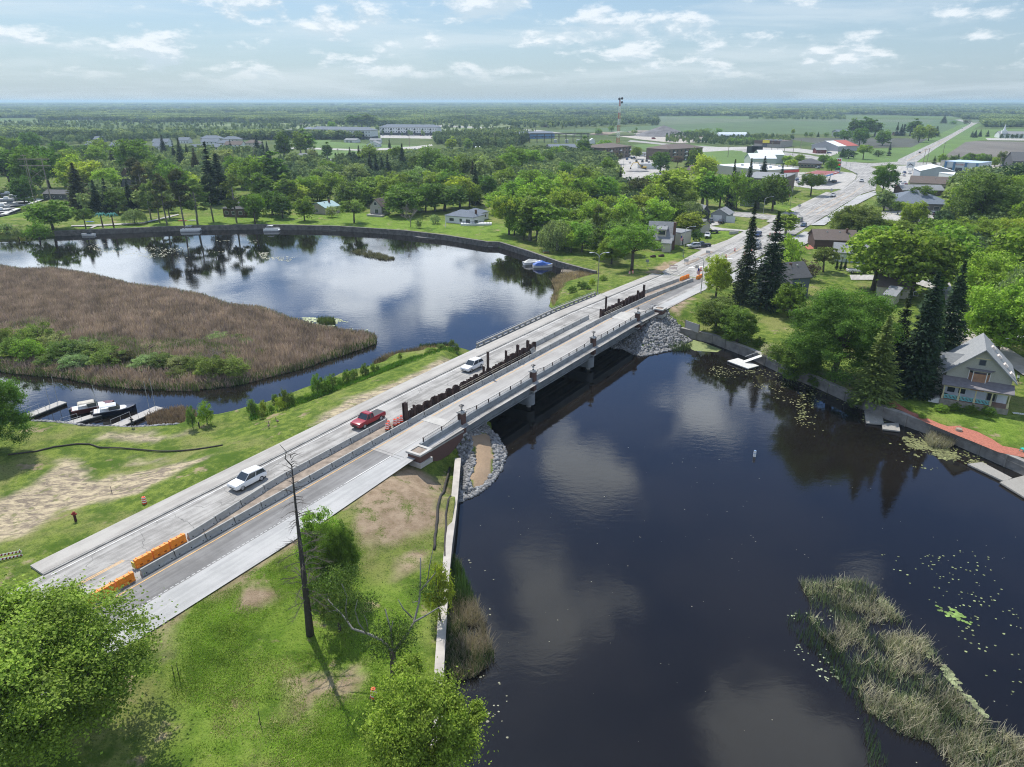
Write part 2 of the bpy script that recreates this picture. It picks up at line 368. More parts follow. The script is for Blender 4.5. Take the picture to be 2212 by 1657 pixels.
LAWN = [GP('h', [(500, 1200), (830, 1070), (1000, 1040), (1651, 1120), (1651, 1330), (1300, 1220), (1100, 1150), (860, 1080)]), GP('b', [(0, 1100), (500, 1060), (1000, 1060), (1500, 1120), (2212, 1160), (2212, 1330), (1500, 1210), (0, 1150)]),
  GP('a', [(450, 1180), (2212, 1050), (2212, 1150), (460, 1210)]), GP('q', [(500, 860), (900, 850), (1090, 890), (850, 980), (490, 950)]), GP('q', [(1300, 540), (1740, 520), (1740, 620), (1380, 670)]), GP('a', [(0, 1020), (500, 860), (620, 950), (600, 1080), (280, 1090), (0, 1120)]),
  GP('r', [(370, 1100), (640, 960), (1100, 980), (600, 1240), (370, 1230)]), GP('D', [(360, 1380), (620, 1260), (900, 1250), (900, 1657), (380, 1657)])]
SANDP = np.array(GP('j', [(1830, 180), (1960, 60), (2000, 130), (2030, 250), (2010, 360), (1940, 450), (1850, 500), (1815, 440), (1870, 330), (1850, 250)], .9))
def build_ground():
 xs = spaced(-150, 175, 1.1, 42000); ys = spaced(24, 372, 1.1, 42000); ys = ys[ys > -3000]
 X, Y = np.meshgrid(xs, ys); X = X.ravel().copy(); Y = Y.ravel().copy()
 near = (X > -460) & (X < 260) & (Y > -130) & (Y < 520)
 x, y = X[near], Y[near]
 inw = inside(x, y, W1); inw2 = inside(x, y, W2); isl = inside(x, y, ISL)
 dw, nx, ny = segd(x, y, seglist(W1, FLAG, 'w')); 
 snap = (dw < .8)
 pull = inw & ~snap & (dw < 2.1)
 x = np.where(pull, nx + (x - nx) / dw * .36, x); y = np.where(pull, ny + (y - ny) / dw * .36, y)
 x = np.where(snap, nx, x); y = np.where(snap, ny, y)
 dn, _, _ = segd(x, y, seglist(W1, FLAG, 'n')); di, _, _ = segd(x, y, seglist(ISL)); d2, _, _ = segd(x, y, seglist(W2))
 dn = dn + (fbm(x / 2.5, y / 2.5, 4) - .5) * 1.2
 h = BASE + (fbm(x / 14, y / 14, 7) - .5) * .5 * sstep(dw, 1.5, 8)
 h = road_target(x, y, h)
 h = np.minimum(h, .12 + .5 * np.maximum(dn, 0))
 h = np.where(inw & ~snap, -1.4, h)
 nat = inw & (dn < 3) & ~snap & ~pull; h = np.where(nat, np.maximum(-1.4, -.1 - .5 * dn), h)
 h = np.where(inw2, -1.2, h)
 hi = .28 + (fbm(x / 5, y / 5, 11) - .5) * .3
 h = np.where(isl, np.minimum(hi, di * .35 - .02), h)
 Z = np.full(X.shape, BASE); X[near] = x; Y[near] = y; Z[near] = h
 r = np.hypot(X, Y); Z += np.where(r > 600, (fbm(X / 900, Y / 900, 3) - .5) * np.clip((r - 600) / 8000, 0, 1) * 10, 0)
 d1 = np.zeros(X.shape); d3 = np.zeros(X.shape); d4 = np.zeros(X.shape)
 nd = near & (Y < 360)
 wx = X[nd] + (fbm(X[nd] / 2.2, Y[nd] / 2.2, 21) - .5) * 4; wy = Y[nd] + (fbm(X[nd] / 2.2, Y[nd] / 2.2, 22) - .5) * 4
 def m(polys, soft):
  v = np.zeros(wx.shape)
  for P in polys:
   P = np.array(P); b0 = P.min(0) - 4; b1 = P.max(0) + 4
   q = (wx > b0[0]) & (wx < b1[0]) & (wy > b0[1]) & (wy < b1[1])
   if not q.any(): continue
   dd, _, _ = segd(wx[q], wy[q], seglist([tuple(p) for p in P])); dd = np.where(inside(wx[q], wy[q], P), dd, -dd)
   v[q] = np.maximum(v[q], sstep(dd, -soft, soft))
  return v
 d1[nd] = m(DIRT, .9); d3[nd] = m(SOIL, .9); d4[nd] = m(LAWN, 2.0)
 far = np.clip((r - 420) / 500, 0, 1)
 iv = np.zeros(X.shape); iv[near] = np.where(isl, 1.0, np.where(inside(x, y, SANDP), .45, 0))
 nxn, nyn = len(xs), len(ys); I = np.arange(nxn * nyn).reshape(nyn, nxn)
 Q = np.stack([I[:-1, :-1], I[:-1, 1:], I[1:, 1:], I[1:, :-1]], -1).reshape(-1, 4)
 mt = bpy.data.materials.new('ground_cover'); mt.use_nodes = True; t = NT(mt.node_tree)
 pos = t.n('ShaderNodeNewGeometry').outputs['Position']
 at = t.n('ShaderNodeAttribute', attribute_name='zone'); sp = t.n('ShaderNodeSeparateColor', {0: at.outputs['Color']})
 straw, soil, lawn = sp.outputs; farf = at.outputs['Alpha']
 n1 = t.noise(pos, .09, 4, .6); n2 = t.noise(pos, .7, 5, .65); n3 = t.noise(pos, 5.0, 4, .7); n4 = t.noise(pos, .013, 4, .6)
 g = t.mix(t.rng(n2, .40, .60), (.08, .13, .020), (.17, .225, .040))
 g = t.mix(t.m('MULTIPLY', t.rng(n1, .47, .66), .8), g, (.235, .235, .085))
 g = t.mix(t.m('MULTIPLY', lawn, .75), g, t.mix(t.rng(n2, .3, .7), (.12, .22, .02), (.185, .285, .04)))
 g = t.mix(t.m('MULTIPLY', t.rng(n3, .48, .75), .35), g, (.17, .19, .06))
 g = t.mix(t.m('MULTIPLY', t.rng(n3, .52, .32), .7), g, (.030, .055, .008))
 ff = t.mix(t.rng(n4, .35, .65), (.055, .085, .026), (.10, .125, .045))
 g = t.mix(farf, g, ff)
 g = t.mix(t.m('MULTIPLY', t.rng(t.noise(pos, .16, 5, .7), .52, .66), .6), g, (.055, .105, .012))
 stc = t.mix(t.rng(t.noise(t.v('MULTIPLY', pos, (1.0, 2.2, 1.0)), .55, 6, .72, .8), .38, .62), (.20, .165, .13), (.50, .42, .28))
 g = t.mix(t.m('MULTIPLY', t.rng(t.noise(pos, .16, 5, .7), .52, .66), .6), g, (.055, .105, .012))
 stc = t.mix(t.m('MULTIPLY', t.rng(n2, .56, .66), .65), stc, (.14, .16, .05))
 g = t.mix(t.m('MULTIPLY', straw, t.rng(n3, .15, .45)), g, stc)
 soc = t.mix(t.rng(n2, .3, .7), (.24, .175, .115), (.37, .285, .20))
 sof = t.m('MULTIPLY', soil, t.rng(t.m('ADD', t.m('MULTIPLY', n3, .5), t.m('MULTIPLY', t.noise(pos, .35, 4, .6), .8)), .46, .62))
 sof = t.m('MAXIMUM', sof, t.m('MULTIPLY', t.rng(t.noise(pos, .22, 5, .65), .60, .69), t.m('SUBTRACT', .8, farf)), clamp=True)
 g = t.mix(t.m('SUBTRACT', 1.0, t.m('SUBTRACT', 1.0, sof, clamp=True), clamp=True), g, soc)
 isl = t.n('ShaderNodeAttribute', attribute_name='isle').outputs['Fac']
 g = t.mix(t.rng(isl, .1, .3), g, t.mix(t.rng(isl, .55, .75), t.mix(n2, (.30, .215, .14), (.42, .31, .21)), t.mix(n2, (.13, .095, .08), (.20, .15, .125))))
 dist = t.v('LENGTH', pos); wood = t.m('MULTIPLY', t.rng(dist, 1300, 2600), t.rng(t.noise(pos, .0011, 4, .6), .62, .50))
 g = t.mix(wood, g, t.mix(t.noise(pos, .01, 4, .6), (.06, .10, .035), (.13, .19, .06)))
 under = t.rng(t.n('ShaderNodeSeparateXYZ', {0: pos}).outputs[2], .12, -.12)
 g = t.mix(under, g, (.05, .04, .028))
 bp = t.n('ShaderNodeBump', {'Height': t.m('ADD', n3, t.m('MULTIPLY', t.noise(pos, 14, 3, .7), .5)), 'Strength': .8, 'Distance': .18})
 b = t.n('ShaderNodeBsdfPrincipled', {'Base Color': g, 'Roughness': 1.0, 'Specular IOR Level': .1, 'Normal': bp.outputs[0]})
 t.n('ShaderNodeOutputMaterial', {'Surface': b})
 V = np.stack([X, Y, Z], 1); zone = np.stack([d1, d3, d4, far], 1)
 struct(npmesh('ground', V, Q, mt, attrs={'zone': ('POINT', 'FLOAT_COLOR', zone), 'isle': ('POINT', 'FLOAT', iv)}, smooth=True), 'grass and bare soil of the river banks and the plain behind')
build_ground()
def ground_h(x, y):
 """analytic land height used to stand things on"""
 a, b = np.array([float(x)]), np.array([float(y)])
 if inside(a, b, ISL)[0]: return .25
 if inside(a, b, W1)[0] or inside(a, b, W2)[0]: return 0.0
 dn = segd(a, b, seglist(W1, FLAG, 'n'))[0]
 return float(min(road_target(a, b, np.array([BASE]))[0], .12 + .5 * dn[0]))
# ---------------------------------------------------------------- water
def water_mat():
 m = bpy.data.materials.new('river_water'); m.use_nodes = True; t = NT(m.node_tree)
 pos = t.n('ShaderNodeNewGeometry').outputs['Position']
 w1 = t.noise(t.v('MULTIPLY', pos, (.55, 1.0, 1.0)), 1.1, 3, .55, .4); w2 = t.noise(pos, 4.5, 3, .6)
 calm = t.rng(t.noise(pos, .035, 3, .55), .38, .68, .25, 1.0)
 hgt = t.m('MULTIPLY', t.m('ADD', w1, t.m('MULTIPLY', w2, .3)), calm)
 bp = t.n('ShaderNodeBump', {'Height': hgt, 'Strength': .26, 'Distance': .05})
 col = t.mix(t.rng(t.noise(pos, .05, 3, .5), .35, .65), (.0065, .0055, .0052), (.0115, .0098, .0085))
 b = t.n('ShaderNodeBsdfPrincipled', {'Base Color': col, 'Roughness': .02, 'IOR': 1.37, 'Normal': bp.outputs[0], 'Specular IOR Level': .62})
 t.n('ShaderNodeOutputMaterial', {'Surface': b}); return m
M_WATER = water_mat()
wb = MB(); wb.quadset([(-470, -140, 0), (300, -140, 0), (300, 420, 0), (-470, 420, 0)], [(0, 1, 2, 3)])
struct(wb.build('water', M_WATER), 'dark calm river with sky mirrored in it')
# ---------------------------------------------------------------- road surfaces
def roadmat(name, c1, c2, crack=True, streaks=True):
 m = bpy.data.materials.new(name); m.use_nodes = True; t = NT(m.node_tree)
 pos = t.n('ShaderNodeNewGeometry').outputs['Position']
 rot = t.n('ShaderNodeVectorRotate', {'Vector': pos, 'Angle': R(-RA)}, rotation_type='Z_AXIS').outputs[0]
 a = t.noise(t.v('MULTIPLY', rot, (.05, 1.0, 1.0)), 1.3, 4, .65); bn = t.noise(pos, .25, 5, .65); cn = t.noise(pos, 9, 2, .6)
 f = t.m('ADD', t.m('MULTIPLY', a, .55), t.m('MULTIPLY', bn, .45))
 c = t.mix(t.rng(f, .40, .60), tuple(k * q for k, q in zip(c1, (.95, .93, .90))), tuple(k * q for k, q in zip(c2, (1.0, .985, .955))))
 c = t.mix(t.m('MULTIPLY', t.rng(cn, .4, .8), .18), c, tuple(k * .55 for k in c1))
 if crack:
  vo = t.n('ShaderNodeTexVoronoi', {'Vector': t.v('ADD', rot, t.v('SCALE', t.n('ShaderNodeTexNoise', {'Vector': rot, 'Scale': .6}).outputs[1], scale=2.5)), 'Scale': .16}, feature='DISTANCE_TO_EDGE')
  k = t.m('MULTIPLY', t.rng(vo.outputs[0], .010, .0), t.rng(t.noise(pos, .09, 2), .36, .5))
  c = t.mix(t.m('MULTIPLY', k, .75), c, (.09, .09, .085))
 b = t.n('ShaderNodeBsdfPrincipled', {'Base Color': c, 'Roughness': .88, 'Specular IOR Level': .3})
 t.n('ShaderNodeOutputMaterial', {'Surface': b}); return m
M_ROADC = roadmat('worn_pale_road', (.225, .222, .215), (.385, .38, .37)); M_ASPH = roadmat('newer_grey_road', (.155, .155, .156), (.225, .225, .227), crack=False)
M_DECK = roadmat('new_bridge_concrete', (.30, .295, .29), (.37, .367, .36), crack=False); M_WALK = roadmat('pavement_concrete', (.32, .31, .295), (.40, .39, .37), crack=False)
M_NEWW = roadmat('new_white_concrete', (.34, .35, .355), (.41, .415, .42), crack=False); M_GRAVEL = mat('gravel', (.36, .33, .29), .95, .25, .35, coord='P', detail=8)
M_LINE = mat('white_marking', (.62, .62, .60), .7, .22, 2.5, coord='P'); M_YLINE = mat('yellow_marking', (.62, .36, .12), .7, .25, 2.5, coord='P')
M_DIRTM = mat('sandy_median', (.25, .205, .165), .95, .4, .9, coord='P', detail=8, bump=.6, bsc=4); M_LOT = roadmat('pale_parking_lot', (.34, .335, .32), (.43, .42, .405))
def strip(name, s0, s1, t0, t1, dz, m, label=None, st=2.0, thick=0, ends=None):
 """sheet along the main road; t0,t1 numbers or functions of s; thick > 0 makes a slab whose top is at dz"""
 f0 = t0 if callable(t0) else (lambda s: t0); f1 = t1 if callable(t1) else (lambda s: t1)
 n = max(2, int(abs(s1 - s0) / st) + 1); S = np.linspace(s0, s1, n)
 b = MB(); vs = []; fs = []
 for s in S:
  vs += [(*rp(s, f0(s)), zr(s) + dz), (*rp(s, f1(s)), zr(s) + dz)]
 for i in range(n - 1): fs.append((2 * i, 2 * i + 1, 2 * i + 3, 2 * i + 2))
 if thick:
  k = len(vs); vs += [(v[0], v[1], v[2] - thick) for v in vs]
  for i in range(n - 1): fs += [(2 * i, 2 * i + 2, k + 2 * i + 2, k + 2 * i), (2 * i + 1, k + 2 * i + 1, k + 2 * i + 3, 2 * i + 3)]
  fs += [(0, k, k + 1, 1), (2 * n - 2, 2 * n - 1, k + 2 * n - 1, k + 2 * n - 2)]
 b.quadset(vs, [f[::-1] if not thick else f for f in fs]) if False else b.quadset(vs, fs)
 return struct(b.build(name, m), label)
def b1t(s):   # lateral position of the left row of barriers
 return -8.3 if s < -40 else (-8.3 - (s + 40) * .11 if s < -26 else (-9.8 if s < 90 else -9.8 + (s - 90) * .07))
def b2t(s): return -6.6 if s < 60 else -6.6 + (0 if s < 85 else (s - 85) * .05)
strip('road', -150, 118, -15.5, 1.2, .0, M_ROADC, 'worn pale two lane road beside the works')
strip('asphalt_lane', -150, -13.5, -6.3, -2.0, .004, M_ASPH, 'newer grey asphalt lane before the bridge')
strip('asphalt_lane_far', 74, 118, -6.1, -2.6, .004, M_ASPH, 'grey asphalt lane beyond the bridge')
strip('bridge_roadway', -13.5, 74, -6.3, -.02, .006, M_DECK, 'pale new concrete roadway over the bridge')
strip('sidewalk_left', -52.5, 116, -18.2, -15.6, .15, M_WALK, 'worn concrete pavement along the old bridge side', thick=.5)
strip('kerb_left', -52.5, 116, -15.6, -15.35, .125, M_CONCD, 'dark stained kerb of the old pavement', thick=.3)
strip('sidewalk_right', -150, -3.2, -2.0, lambda s: 2.0 if s < -30 else max(.6, 2.0 - (s + 30) * .05), .012, M_NEWW, 'new white concrete pavement before the bridge')
strip('sidewalk_bridge', -3.2, 75, -2.1, -.02, .012, M_NEWW, 'new concrete footway along the bridge parapet')
strip('sidewalk_right_far', 75, 118, -1.6, lambda s: .4 + (s - 75) * .035, .012, M_NEWW, 'new concrete pavement beyond the bridge')
strip('dirt_median', -39, -4, lambda s: b1t(s) + .4, lambda s: b2t(s) - .4, .05, M_DIRTM, 'sandy trench between the barrier rows'); strip('dirt_median_far', 66, 112, lambda s: b1t(s) + .4, lambda s: b2t(s) - .4, .05, M_DIRTM, 'sandy strip between barrier rows beyond the bridge')
strip('edge_line_left', -52, 116, -14.9, -14.78, .008, M_LINE, 'worn white edge line of the left lane')
strip('edge_line_right', -22, -13.5, -2.28, -2.14, .016, M_LINE, 'solid white edge line before the bridge'); strip('edge_line_right_bridge', -13, 74, -2.32, -2.24, .018, mat('faint_line', (.52, .52, .5), .8, .1, coord='P'), 'faint white line on the bridge')
strip('yellow_line', -110, 112, -5.65, -5.53, .012, M_YLINE, 'faint orange centre line by the barriers')
for k in (-10.7, -10.95): strip('yellow_line_left', -110, -46.5, k + .0, k + .11, .01, M_YLINE, 'double orange line in the left lane')
db = MB()
for s in np.arange(-90, -22, .62):
 p = [rp(s, -2.27), rp(s + .4, -2.27), rp(s + .4, -2.15), rp(s, -2.15)]
 db.quadset([(*q, zr(s) + .017) for q in p], [(0, 3, 2, 1)])
struct(db.build('dotted_line', mat('worn_dots', (.44, .44, .43), .8, .2, coord='P')), 'dotted white line along the new pavement')
jb = MB()
for s in (-13.5, -12.9): jb.obox(rp(s, -6.2), rp(s, -.4), .09, zr(s) + .009, zr(s) + .014)
for s in (-1.5, 66.5): jb.obox(rp(s + 2, -15.4), rp(s, -.4), .16, zr(s) + .007, zr(s) + .0125)
struct(jb.build('road_joints', mat('joint', (.16, .155, .15), .9, .2, coord='P')), 'dark expansion joints across the bridge roadway')
# ---- flat sheets further out, each a few mm above the one below
LV = [BASE + .06]
def sheet(name, c, pts, m, label, z=None, up=None):
 LV[0] += .005; z = LV[0] if z is None else z
 b = MB(); P = [G(c, *p, z) if c else p for p in pts]; b.quadset([(*p, z) for p in P], [tuple(range(len(P)))])
 o = b.build(name, m)
 if o.data.polygons[0].normal.z < 0: o.data.flip_normals()
 return struct(o, label)
FLD = lambda n, c1, var=.25, sc=.02: mat(n, c1, 1, var, sc, coord='P', detail=8, streak=(1, .35, 1))
FG, FG2 = FLD('pale_meadow', (.085, .115, .055)), FLD('green_field', (.060, .105, .035))
FD, FL = FLD('dark_field', (.062, .065, .048)), FLD('ploughed_field', (.125, .112, .095)); FB = FLD('bright_verge', (.085, .15, .025)); FM = FLD('marsh', (.15, .19, .075), .3, .05)
sheet('marsh', 'a', [(-900, 285), (2212, 290), (4300, 300), (4300, 400), (2212, 420), (1500, 420), (300, 380), (-900, 400)], FM, 'pale rough marsh before the forest')
sheet('meadow', 'c', [(1300, 240), (1620, 200), (3600, 205), (4300, 250), (4300, 300), (1340, 330)], FG, 'pale green meadow beyond the highway')
sheet('field', 'c', [(300, 370), (1340, 318), (2300, 280), (3900, 300), (3900, 380), (2212, 400), (1500, 400)], FG2, 'green field behind the gravel yard')
sheet('field_dark', 'd', [(240, 405), (1450, 412), (1390, 470), (1300, 482), (750, 490), (400, 430)], FD, 'dark tilled field behind the petrol station')
sheet('field_ploughed', 'd', [(1650, 470), (1740, 430), (2600, 445), (2600, 560), (1560, 560)], FL, 'brown ploughed field right of the highway')
sheet('field_far', 'd', [(1500, 255), (1700, 260), (1750, 300), (1560, 360), (1350, 330)], FG2, 'green field beyond the farmstead')
sheet('verge', 'd', [(600, 600), (750, 500), (1300, 485), (1450, 410), (1700, 300), (1900, 290), (1640, 420), (1330, 610)], FB, 'mown verge beside the highway')
sheet('verge_right', 'd', [(1340, 610), (1560, 450), (1750, 340), (2600, 330), (2600, 420), (1900, 425), (1740, 440), (1560, 560), (1450, 590)], FB, 'bright verge around the church')
sheet('verge_station', 'c', [(1100, 480), (1700, 480), (2212, 560), (2500, 600), (2212, 700), (1850, 650), (1300, 560)], FB, 'bright mown grass behind the apartment blocks')
sheet('verge_apartments', 'b', [(520, 425), (1540, 430), (1540, 490), (900, 520), (1100, 560), (700, 640), (300, 660), (560, 500)], FB, 'mown grass around the long apartment blocks')
sheet('highway', 'c', [(-900, 300), (0, 340), (350, 361), (800, 418), (1200, 452), (1500, 482), (1700, 492), (2212, 528), (2212, 548), (1500, 496), (1200, 466), (800, 432), (350, 373), (0, 352), (-900, 312)], M_ROADC, 'highway crossing the plain')
sheet('highway_near', 'd', [(-60, 500), (250, 520), (480, 545), (640, 580), (780, 600), (980, 612), (1170, 600), (2400, 622), (2400, 650), (1150, 622), (960, 640), (740, 625), (480, 575), (240, 545), (-60, 522)], M_ROADC, 'highway through the junction')
sheet('road_out', 'd', [(1200, 580), (1420, 475), (1590, 395), (1700, 335), (1790, 286), (1842, 284), (1760, 330), (1640, 402), (1500, 492), (1330, 612), (1180, 618)], M_ROADC, 'straight road running to the horizon')
sheet('road_bend', 'd', [(1580, 240), (1650, 246), (1760, 272), (1800, 284), (1780, 290), (1720, 278), (1640, 256), (1580, 250)], M_ROADC, 'side road bending off at the horizon')
MR = [G('D', 1400, 604.5, 2.3), G('q', 1110, 1035, 2.1), G('q', 1500, 840), G('q', 1850, 680), G('q', 2000, 600), G('r', 600, 1300), G('r', 1190, 1010), G('r', 1360, 950), G('r', 1560, 805), G('r', 1590, 740), G('r', 1510, 690), G('r', 1330, 612), G('r', 1340, 530), G('r', 1500, 590), G('r', 1690, 588), G('r', 1850, 650), G('r', 1900, 760), G('r', 1850, 960), G('r', 1600, 1040), G('r', 1130, 1335), G('r', 900, 1475), G('D', 1660, 545), G('D', 1580, 590), G('D', 1524, 612, 2.3)]
sheet('main_street', None, MR, M_ROADC, 'wide pale street running into town', z=2.17)
sheet('walk_town', 'q', [(730, 1130), (850, 1060), (1100, 920), (1350, 790), (1480, 740), (1700, 660), (1830, 590), (1990, 510), (2060, 470), (2180, 490), (1990, 590), (1850, 672), (1660, 752), (1500, 832), (1110, 1028), (960, 1110), (800, 1200)], M_WALK, 'concrete pavement left of the street', z=2.25)
sheet('walk_town_far', 'r', [(240, 1420), (600, 1240), (930, 1080), (1130, 985), (1190, 1000), (1000, 1100), (600, 1295), (300, 1440)], M_WALK, 'pavement beside the brick building', z=2.25)
sheet('walk_right', 'r', [(1850, 965), (1600, 1045), (1130, 1345), (900, 1475), (1100, 1475), (1350, 1300), (1560, 1180), (1870, 1020)], M_NEWW, 'new concrete pavement right of the street', z=2.25)
sheet('walk_right_near', 'D', [(1738, 500), (1700, 520), (1655, 552), (1560, 602), (1527, 617), (1528, 630), (1610, 600), (1700, 545), (1790, 505)], M_NEWW, 'pavement past the tall spruces', z=2.22)
sheet('side_street', 'r', [(-500, 1262), (0, 1290), (240, 1320), (400, 1330), (330, 1400), (100, 1375), (-500, 1320)], M_ROADC, 'side street left of the main street', z=2.02)
sheet('driveway', 'q', [(1440, 455), (1560, 440), (1650, 400), (1560, 385), (1430, 400), (1380, 430), (1480, 520), (1850, 525), (1980, 545), (1990, 520), (1640, 490)], M_LOT, 'driveway before the double garage')
sheet('driveway_house', 'q', [(1150, 770), (1400, 760), (1480, 730), (1560, 740), (1350, 810), (1200, 790)], M_GRAVEL, 'gravel drive beside the chimney house')
sheet('station_lot', 'r', [(640, 860), (700, 700), (1350, 690), (1510, 705), (1580, 740), (1550, 800), (1360, 945), (1000, 950), (640, 900)], M_LOT, 'concrete forecourt of the petrol station')
sheet('apartment_lot', 'c', [(960, 690), (970, 620), (1100, 565), (1320, 570), (1380, 640), (1420, 700), (1300, 800), (1000, 830), (1000, 720)], M_LOT, 'pale parking lot by the apartment block')
sheet('store_lot', 'r', [(-700, 330), (0, 320), (440, 345), (720, 345), (1130, 395), (1290, 345), (1300, 420), (1180, 460), (700, 400), (0, 355), (-700, 400)], M_LOT, 'lot before the low brown store')
sheet('dealer_lot', 's', [(0, 480), (300, 420), (700, 410), (1000, 420), (1000, 470), (700, 560), (500, 640), (480, 760), (380, 860), (250, 880), (150, 800), (0, 640)], M_LOT, 'lot full of parked cars')
sheet('office_lot', 's', [(100, 1090), (700, 1105), (1150, 1130), (1150, 1250), (900, 1260), (100, 1230)], M_LOT, 'small lot before the blue grey office')
sheet('parts_lot', 's', [(1530, 415), (2300, 425), (2300, 470), (1700, 540), (1500, 540)], M_GRAVEL, 'sandy yard beside the blue trimmed shop')
sheet('church_drive', 'd', [(1900, 408), (2500, 415), (2500, 432), (1920, 425)], M_LOT, 'church drive')
sheet('apartment_lot_far', 'b', [(1100, 392), (1560, 408), (1560, 432), (1100, 425)], M_LOT, 'lot before the white apartment block')
sheet('street_far', 'b', [(300, 505), (560, 508), (900, 520), (1050, 515), (1400, 495), (1530, 478), (1540, 490), (1400, 520), (900, 532), (560, 522), (300, 518)], M_LOT, 'pale street by the garages')
sheet('street_mid', 'b', [(430, 665), (620, 645), (700, 605), (575, 590), (575, 600), (660, 612), (590, 645), (430, 652)], M_LOT, 'pale lane between lawns')
sheet('side_drive', 'h', [(600, 300), (800, 300), (1000, 330), (1200, 330), (1230, 420), (1190, 420), (990, 350), (760, 330), (610, 330)], M_LOT, 'drive behind the brown garage')
sheet('back_lane', 'h', [(730, 190), (1000, 230), (1250, 270), (1250, 300), (1000, 262), (720, 215)], M_LOT, 'lane under the street trees')
sheet('gravel_track', 'h', [(1170, 400), (1230, 400), (1260, 560), (1330, 640), (1420, 660), (1700, 830), (2000, 950), (2000, 1010), (1640, 900), (1450, 760), (1260, 740), (1195, 620)], M_GRAVEL, 'sandy track behind the grey house')
sheet('gravel_yard', 'c', [(830, 385), (1000, 370), (1250, 390), (1560, 400), (1800, 430), (1780, 455), (1500, 470), (1200, 440), (1000, 410)], M_GRAVEL, 'gravel yard around the stone heap')
sheet('path_park', 'a', [(600, 1160), (780, 1155), (1200, 1135), (1500, 1065), (1510, 1072), (1210, 1146), (820, 1166), (770, 1188), (750, 1186), (790, 1166), (600, 1170)], M_LOT, 'pale footpath through the park')
sheet('dirt_verge', 'q', [(1110, 1030), (1290, 950), (1270, 925), (1040, 1010)], M_DIRTM, 'bare strip by the kerb', z=2.26); sheet('dirt_verge_far', 'q', [(1310, 900), (1500, 840), (1440, 825), (1290, 890)], M_DIRTM, 'bare strip by the driveway kerb', z=2.262)
sheet('grass_strip', 'q', [(1070, 1455), (1140, 1462), (1400, 1350), (1390, 1310)], mat('verge_grass', (.10, .15, .025), 1, .4, 1.5, coord='P', detail=8), 'narrow grass strip by the pavement', z=3.38)
mb_ = MB(); 
def polyline(c, pts, w, z, b, mi=0, closed=False):
 P = [G(c, *p, z) if c else p for p in pts]
 for a, q in zip(P[:-1], P[1:]): b.obox(a, q, w, z, z + .004, mi)
 return b
b = MB(); polyline('q', [(930, 1200), (1160, 1065), (1500, 900), (1780, 770)], .14, 2.19, b); polyline('r', [(700, 1310), (960, 1180), (1290, 1010)], .15, 2.19, b); polyline('r', [(900, 1470), (950, 1440)], .15, 2.19, b)
polyline('r', [(1130, 1330), (1390, 1160), (1640, 1020)], .15, 2.19, b); polyline('r', [(1390, 950), (1570, 820), (1630, 760)], .15, 2.19, b)
for yy in (696, 745):
 for i in range(7): polyline('r', [(1570 + i * 45, yy), (1600 + i * 45, yy)], .6, 2.19, b)
for (x, y) in ((1060, 1395), (1010, 1265), (1385, 1055), (1650, 918)):
 if x == 1060: continue
 polyline('r', [(x - 40, y + 4), (x + 45, y - 6)], .5, 2.19, b); polyline('r', [(x - 5, y - 18), (x + 55, y - 22)], .45, 2.19, b)
for (x, y) in ((1130, 1075), (1260, 1065), (1590, 940), (1690, 945), (1400, 935)): polyline('q', [(x, y), (x + 75, y - 12)], 1.1, 2.2, b)
struct(b.build('street_markings', M_LINE), 'white lines, arrows and crossing blocks on the street')
b = MB(); polyline('q', [(1300, 1130), (1600, 950), (1790, 850), (1960, 745)], .14, 2.19, b); polyline('r', [(830, 1320), (1120, 1160), (1400, 1010)], .15, 2.19, b); polyline('r', [(980, 1320), (1300, 1140), (1520, 1010), (1690, 880)], .15, 2.19, b)
polyline('d', [(1270, 590), (1450, 490), (1620, 400), (1730, 335), (1800, 290)], .3, 2.32, b)
struct(b.build('yellow_lines', M_YLINE), 'orange centre lines on the street')
for i, (c, P, m_) in enumerate((('b', [(380, 300), (800, 296), (820, 306), (400, 312)], FL), ('b', [(880, 180), (1500, 176), (1560, 184), (900, 190)], FG), ('a', [(-300, 150), (700, 158), (800, 166), (-300, 160)], FG), ('b', [(0, 170), (330, 172), (460, 186), (0, 190)], FG), ('c', [(1720, 170), (2212, 168), (2900, 174), (1900, 182)], FG), ('d', [(100, 172), (800, 176), (600, 186), (60, 186)], FL), ('a', [(600, 232), (830, 230), (840, 238), (620, 240)], FL))): sheet('far_meadow', c, P, m_, 'pale far field strip')
# ---------------------------------------------------------------- bridge
def rpz(s, t, z): p = rp(s, t); return (p[0], p[1], z)
class RB(MB):
 """mesh written in road coordinates (s along, t across, z)"""
 def rbox(s, s0, s1, t0, t1, z0, z1, mi=0, step=4.0, prof=None, tap=0):
  n = max(1, int(math.ceil((s1 - s0) / step))); S = np.linspace(s0, s1, n + 1); rings = []
  for q in S:
   k = prof(q) if prof else 0
   rings.append([rpz(q, t0, z0 + k), rpz(q, t0 + tap, z1 + k), rpz(q, t1 - tap, z1 + k), rpz(q, t1, z0 + k)])
  return s.loft(rings, mi)
br = thing('road_bridge', 'long pale concrete girder bridge with brick pilasters, half old and half rebuilt', 'bridge', (0, 0, 0))
LS = [0.0, 20.4, 43.0, 64.3]                                   # the four pilasters on the river side
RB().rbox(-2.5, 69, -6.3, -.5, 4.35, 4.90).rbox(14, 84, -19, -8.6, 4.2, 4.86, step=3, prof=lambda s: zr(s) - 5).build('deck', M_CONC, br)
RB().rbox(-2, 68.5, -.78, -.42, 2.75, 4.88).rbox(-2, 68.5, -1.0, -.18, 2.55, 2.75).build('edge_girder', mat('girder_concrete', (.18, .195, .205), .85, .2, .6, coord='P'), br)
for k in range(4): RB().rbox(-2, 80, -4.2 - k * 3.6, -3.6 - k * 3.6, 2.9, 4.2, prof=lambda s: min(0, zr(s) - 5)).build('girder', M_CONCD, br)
def parz(s, a, b): return 0
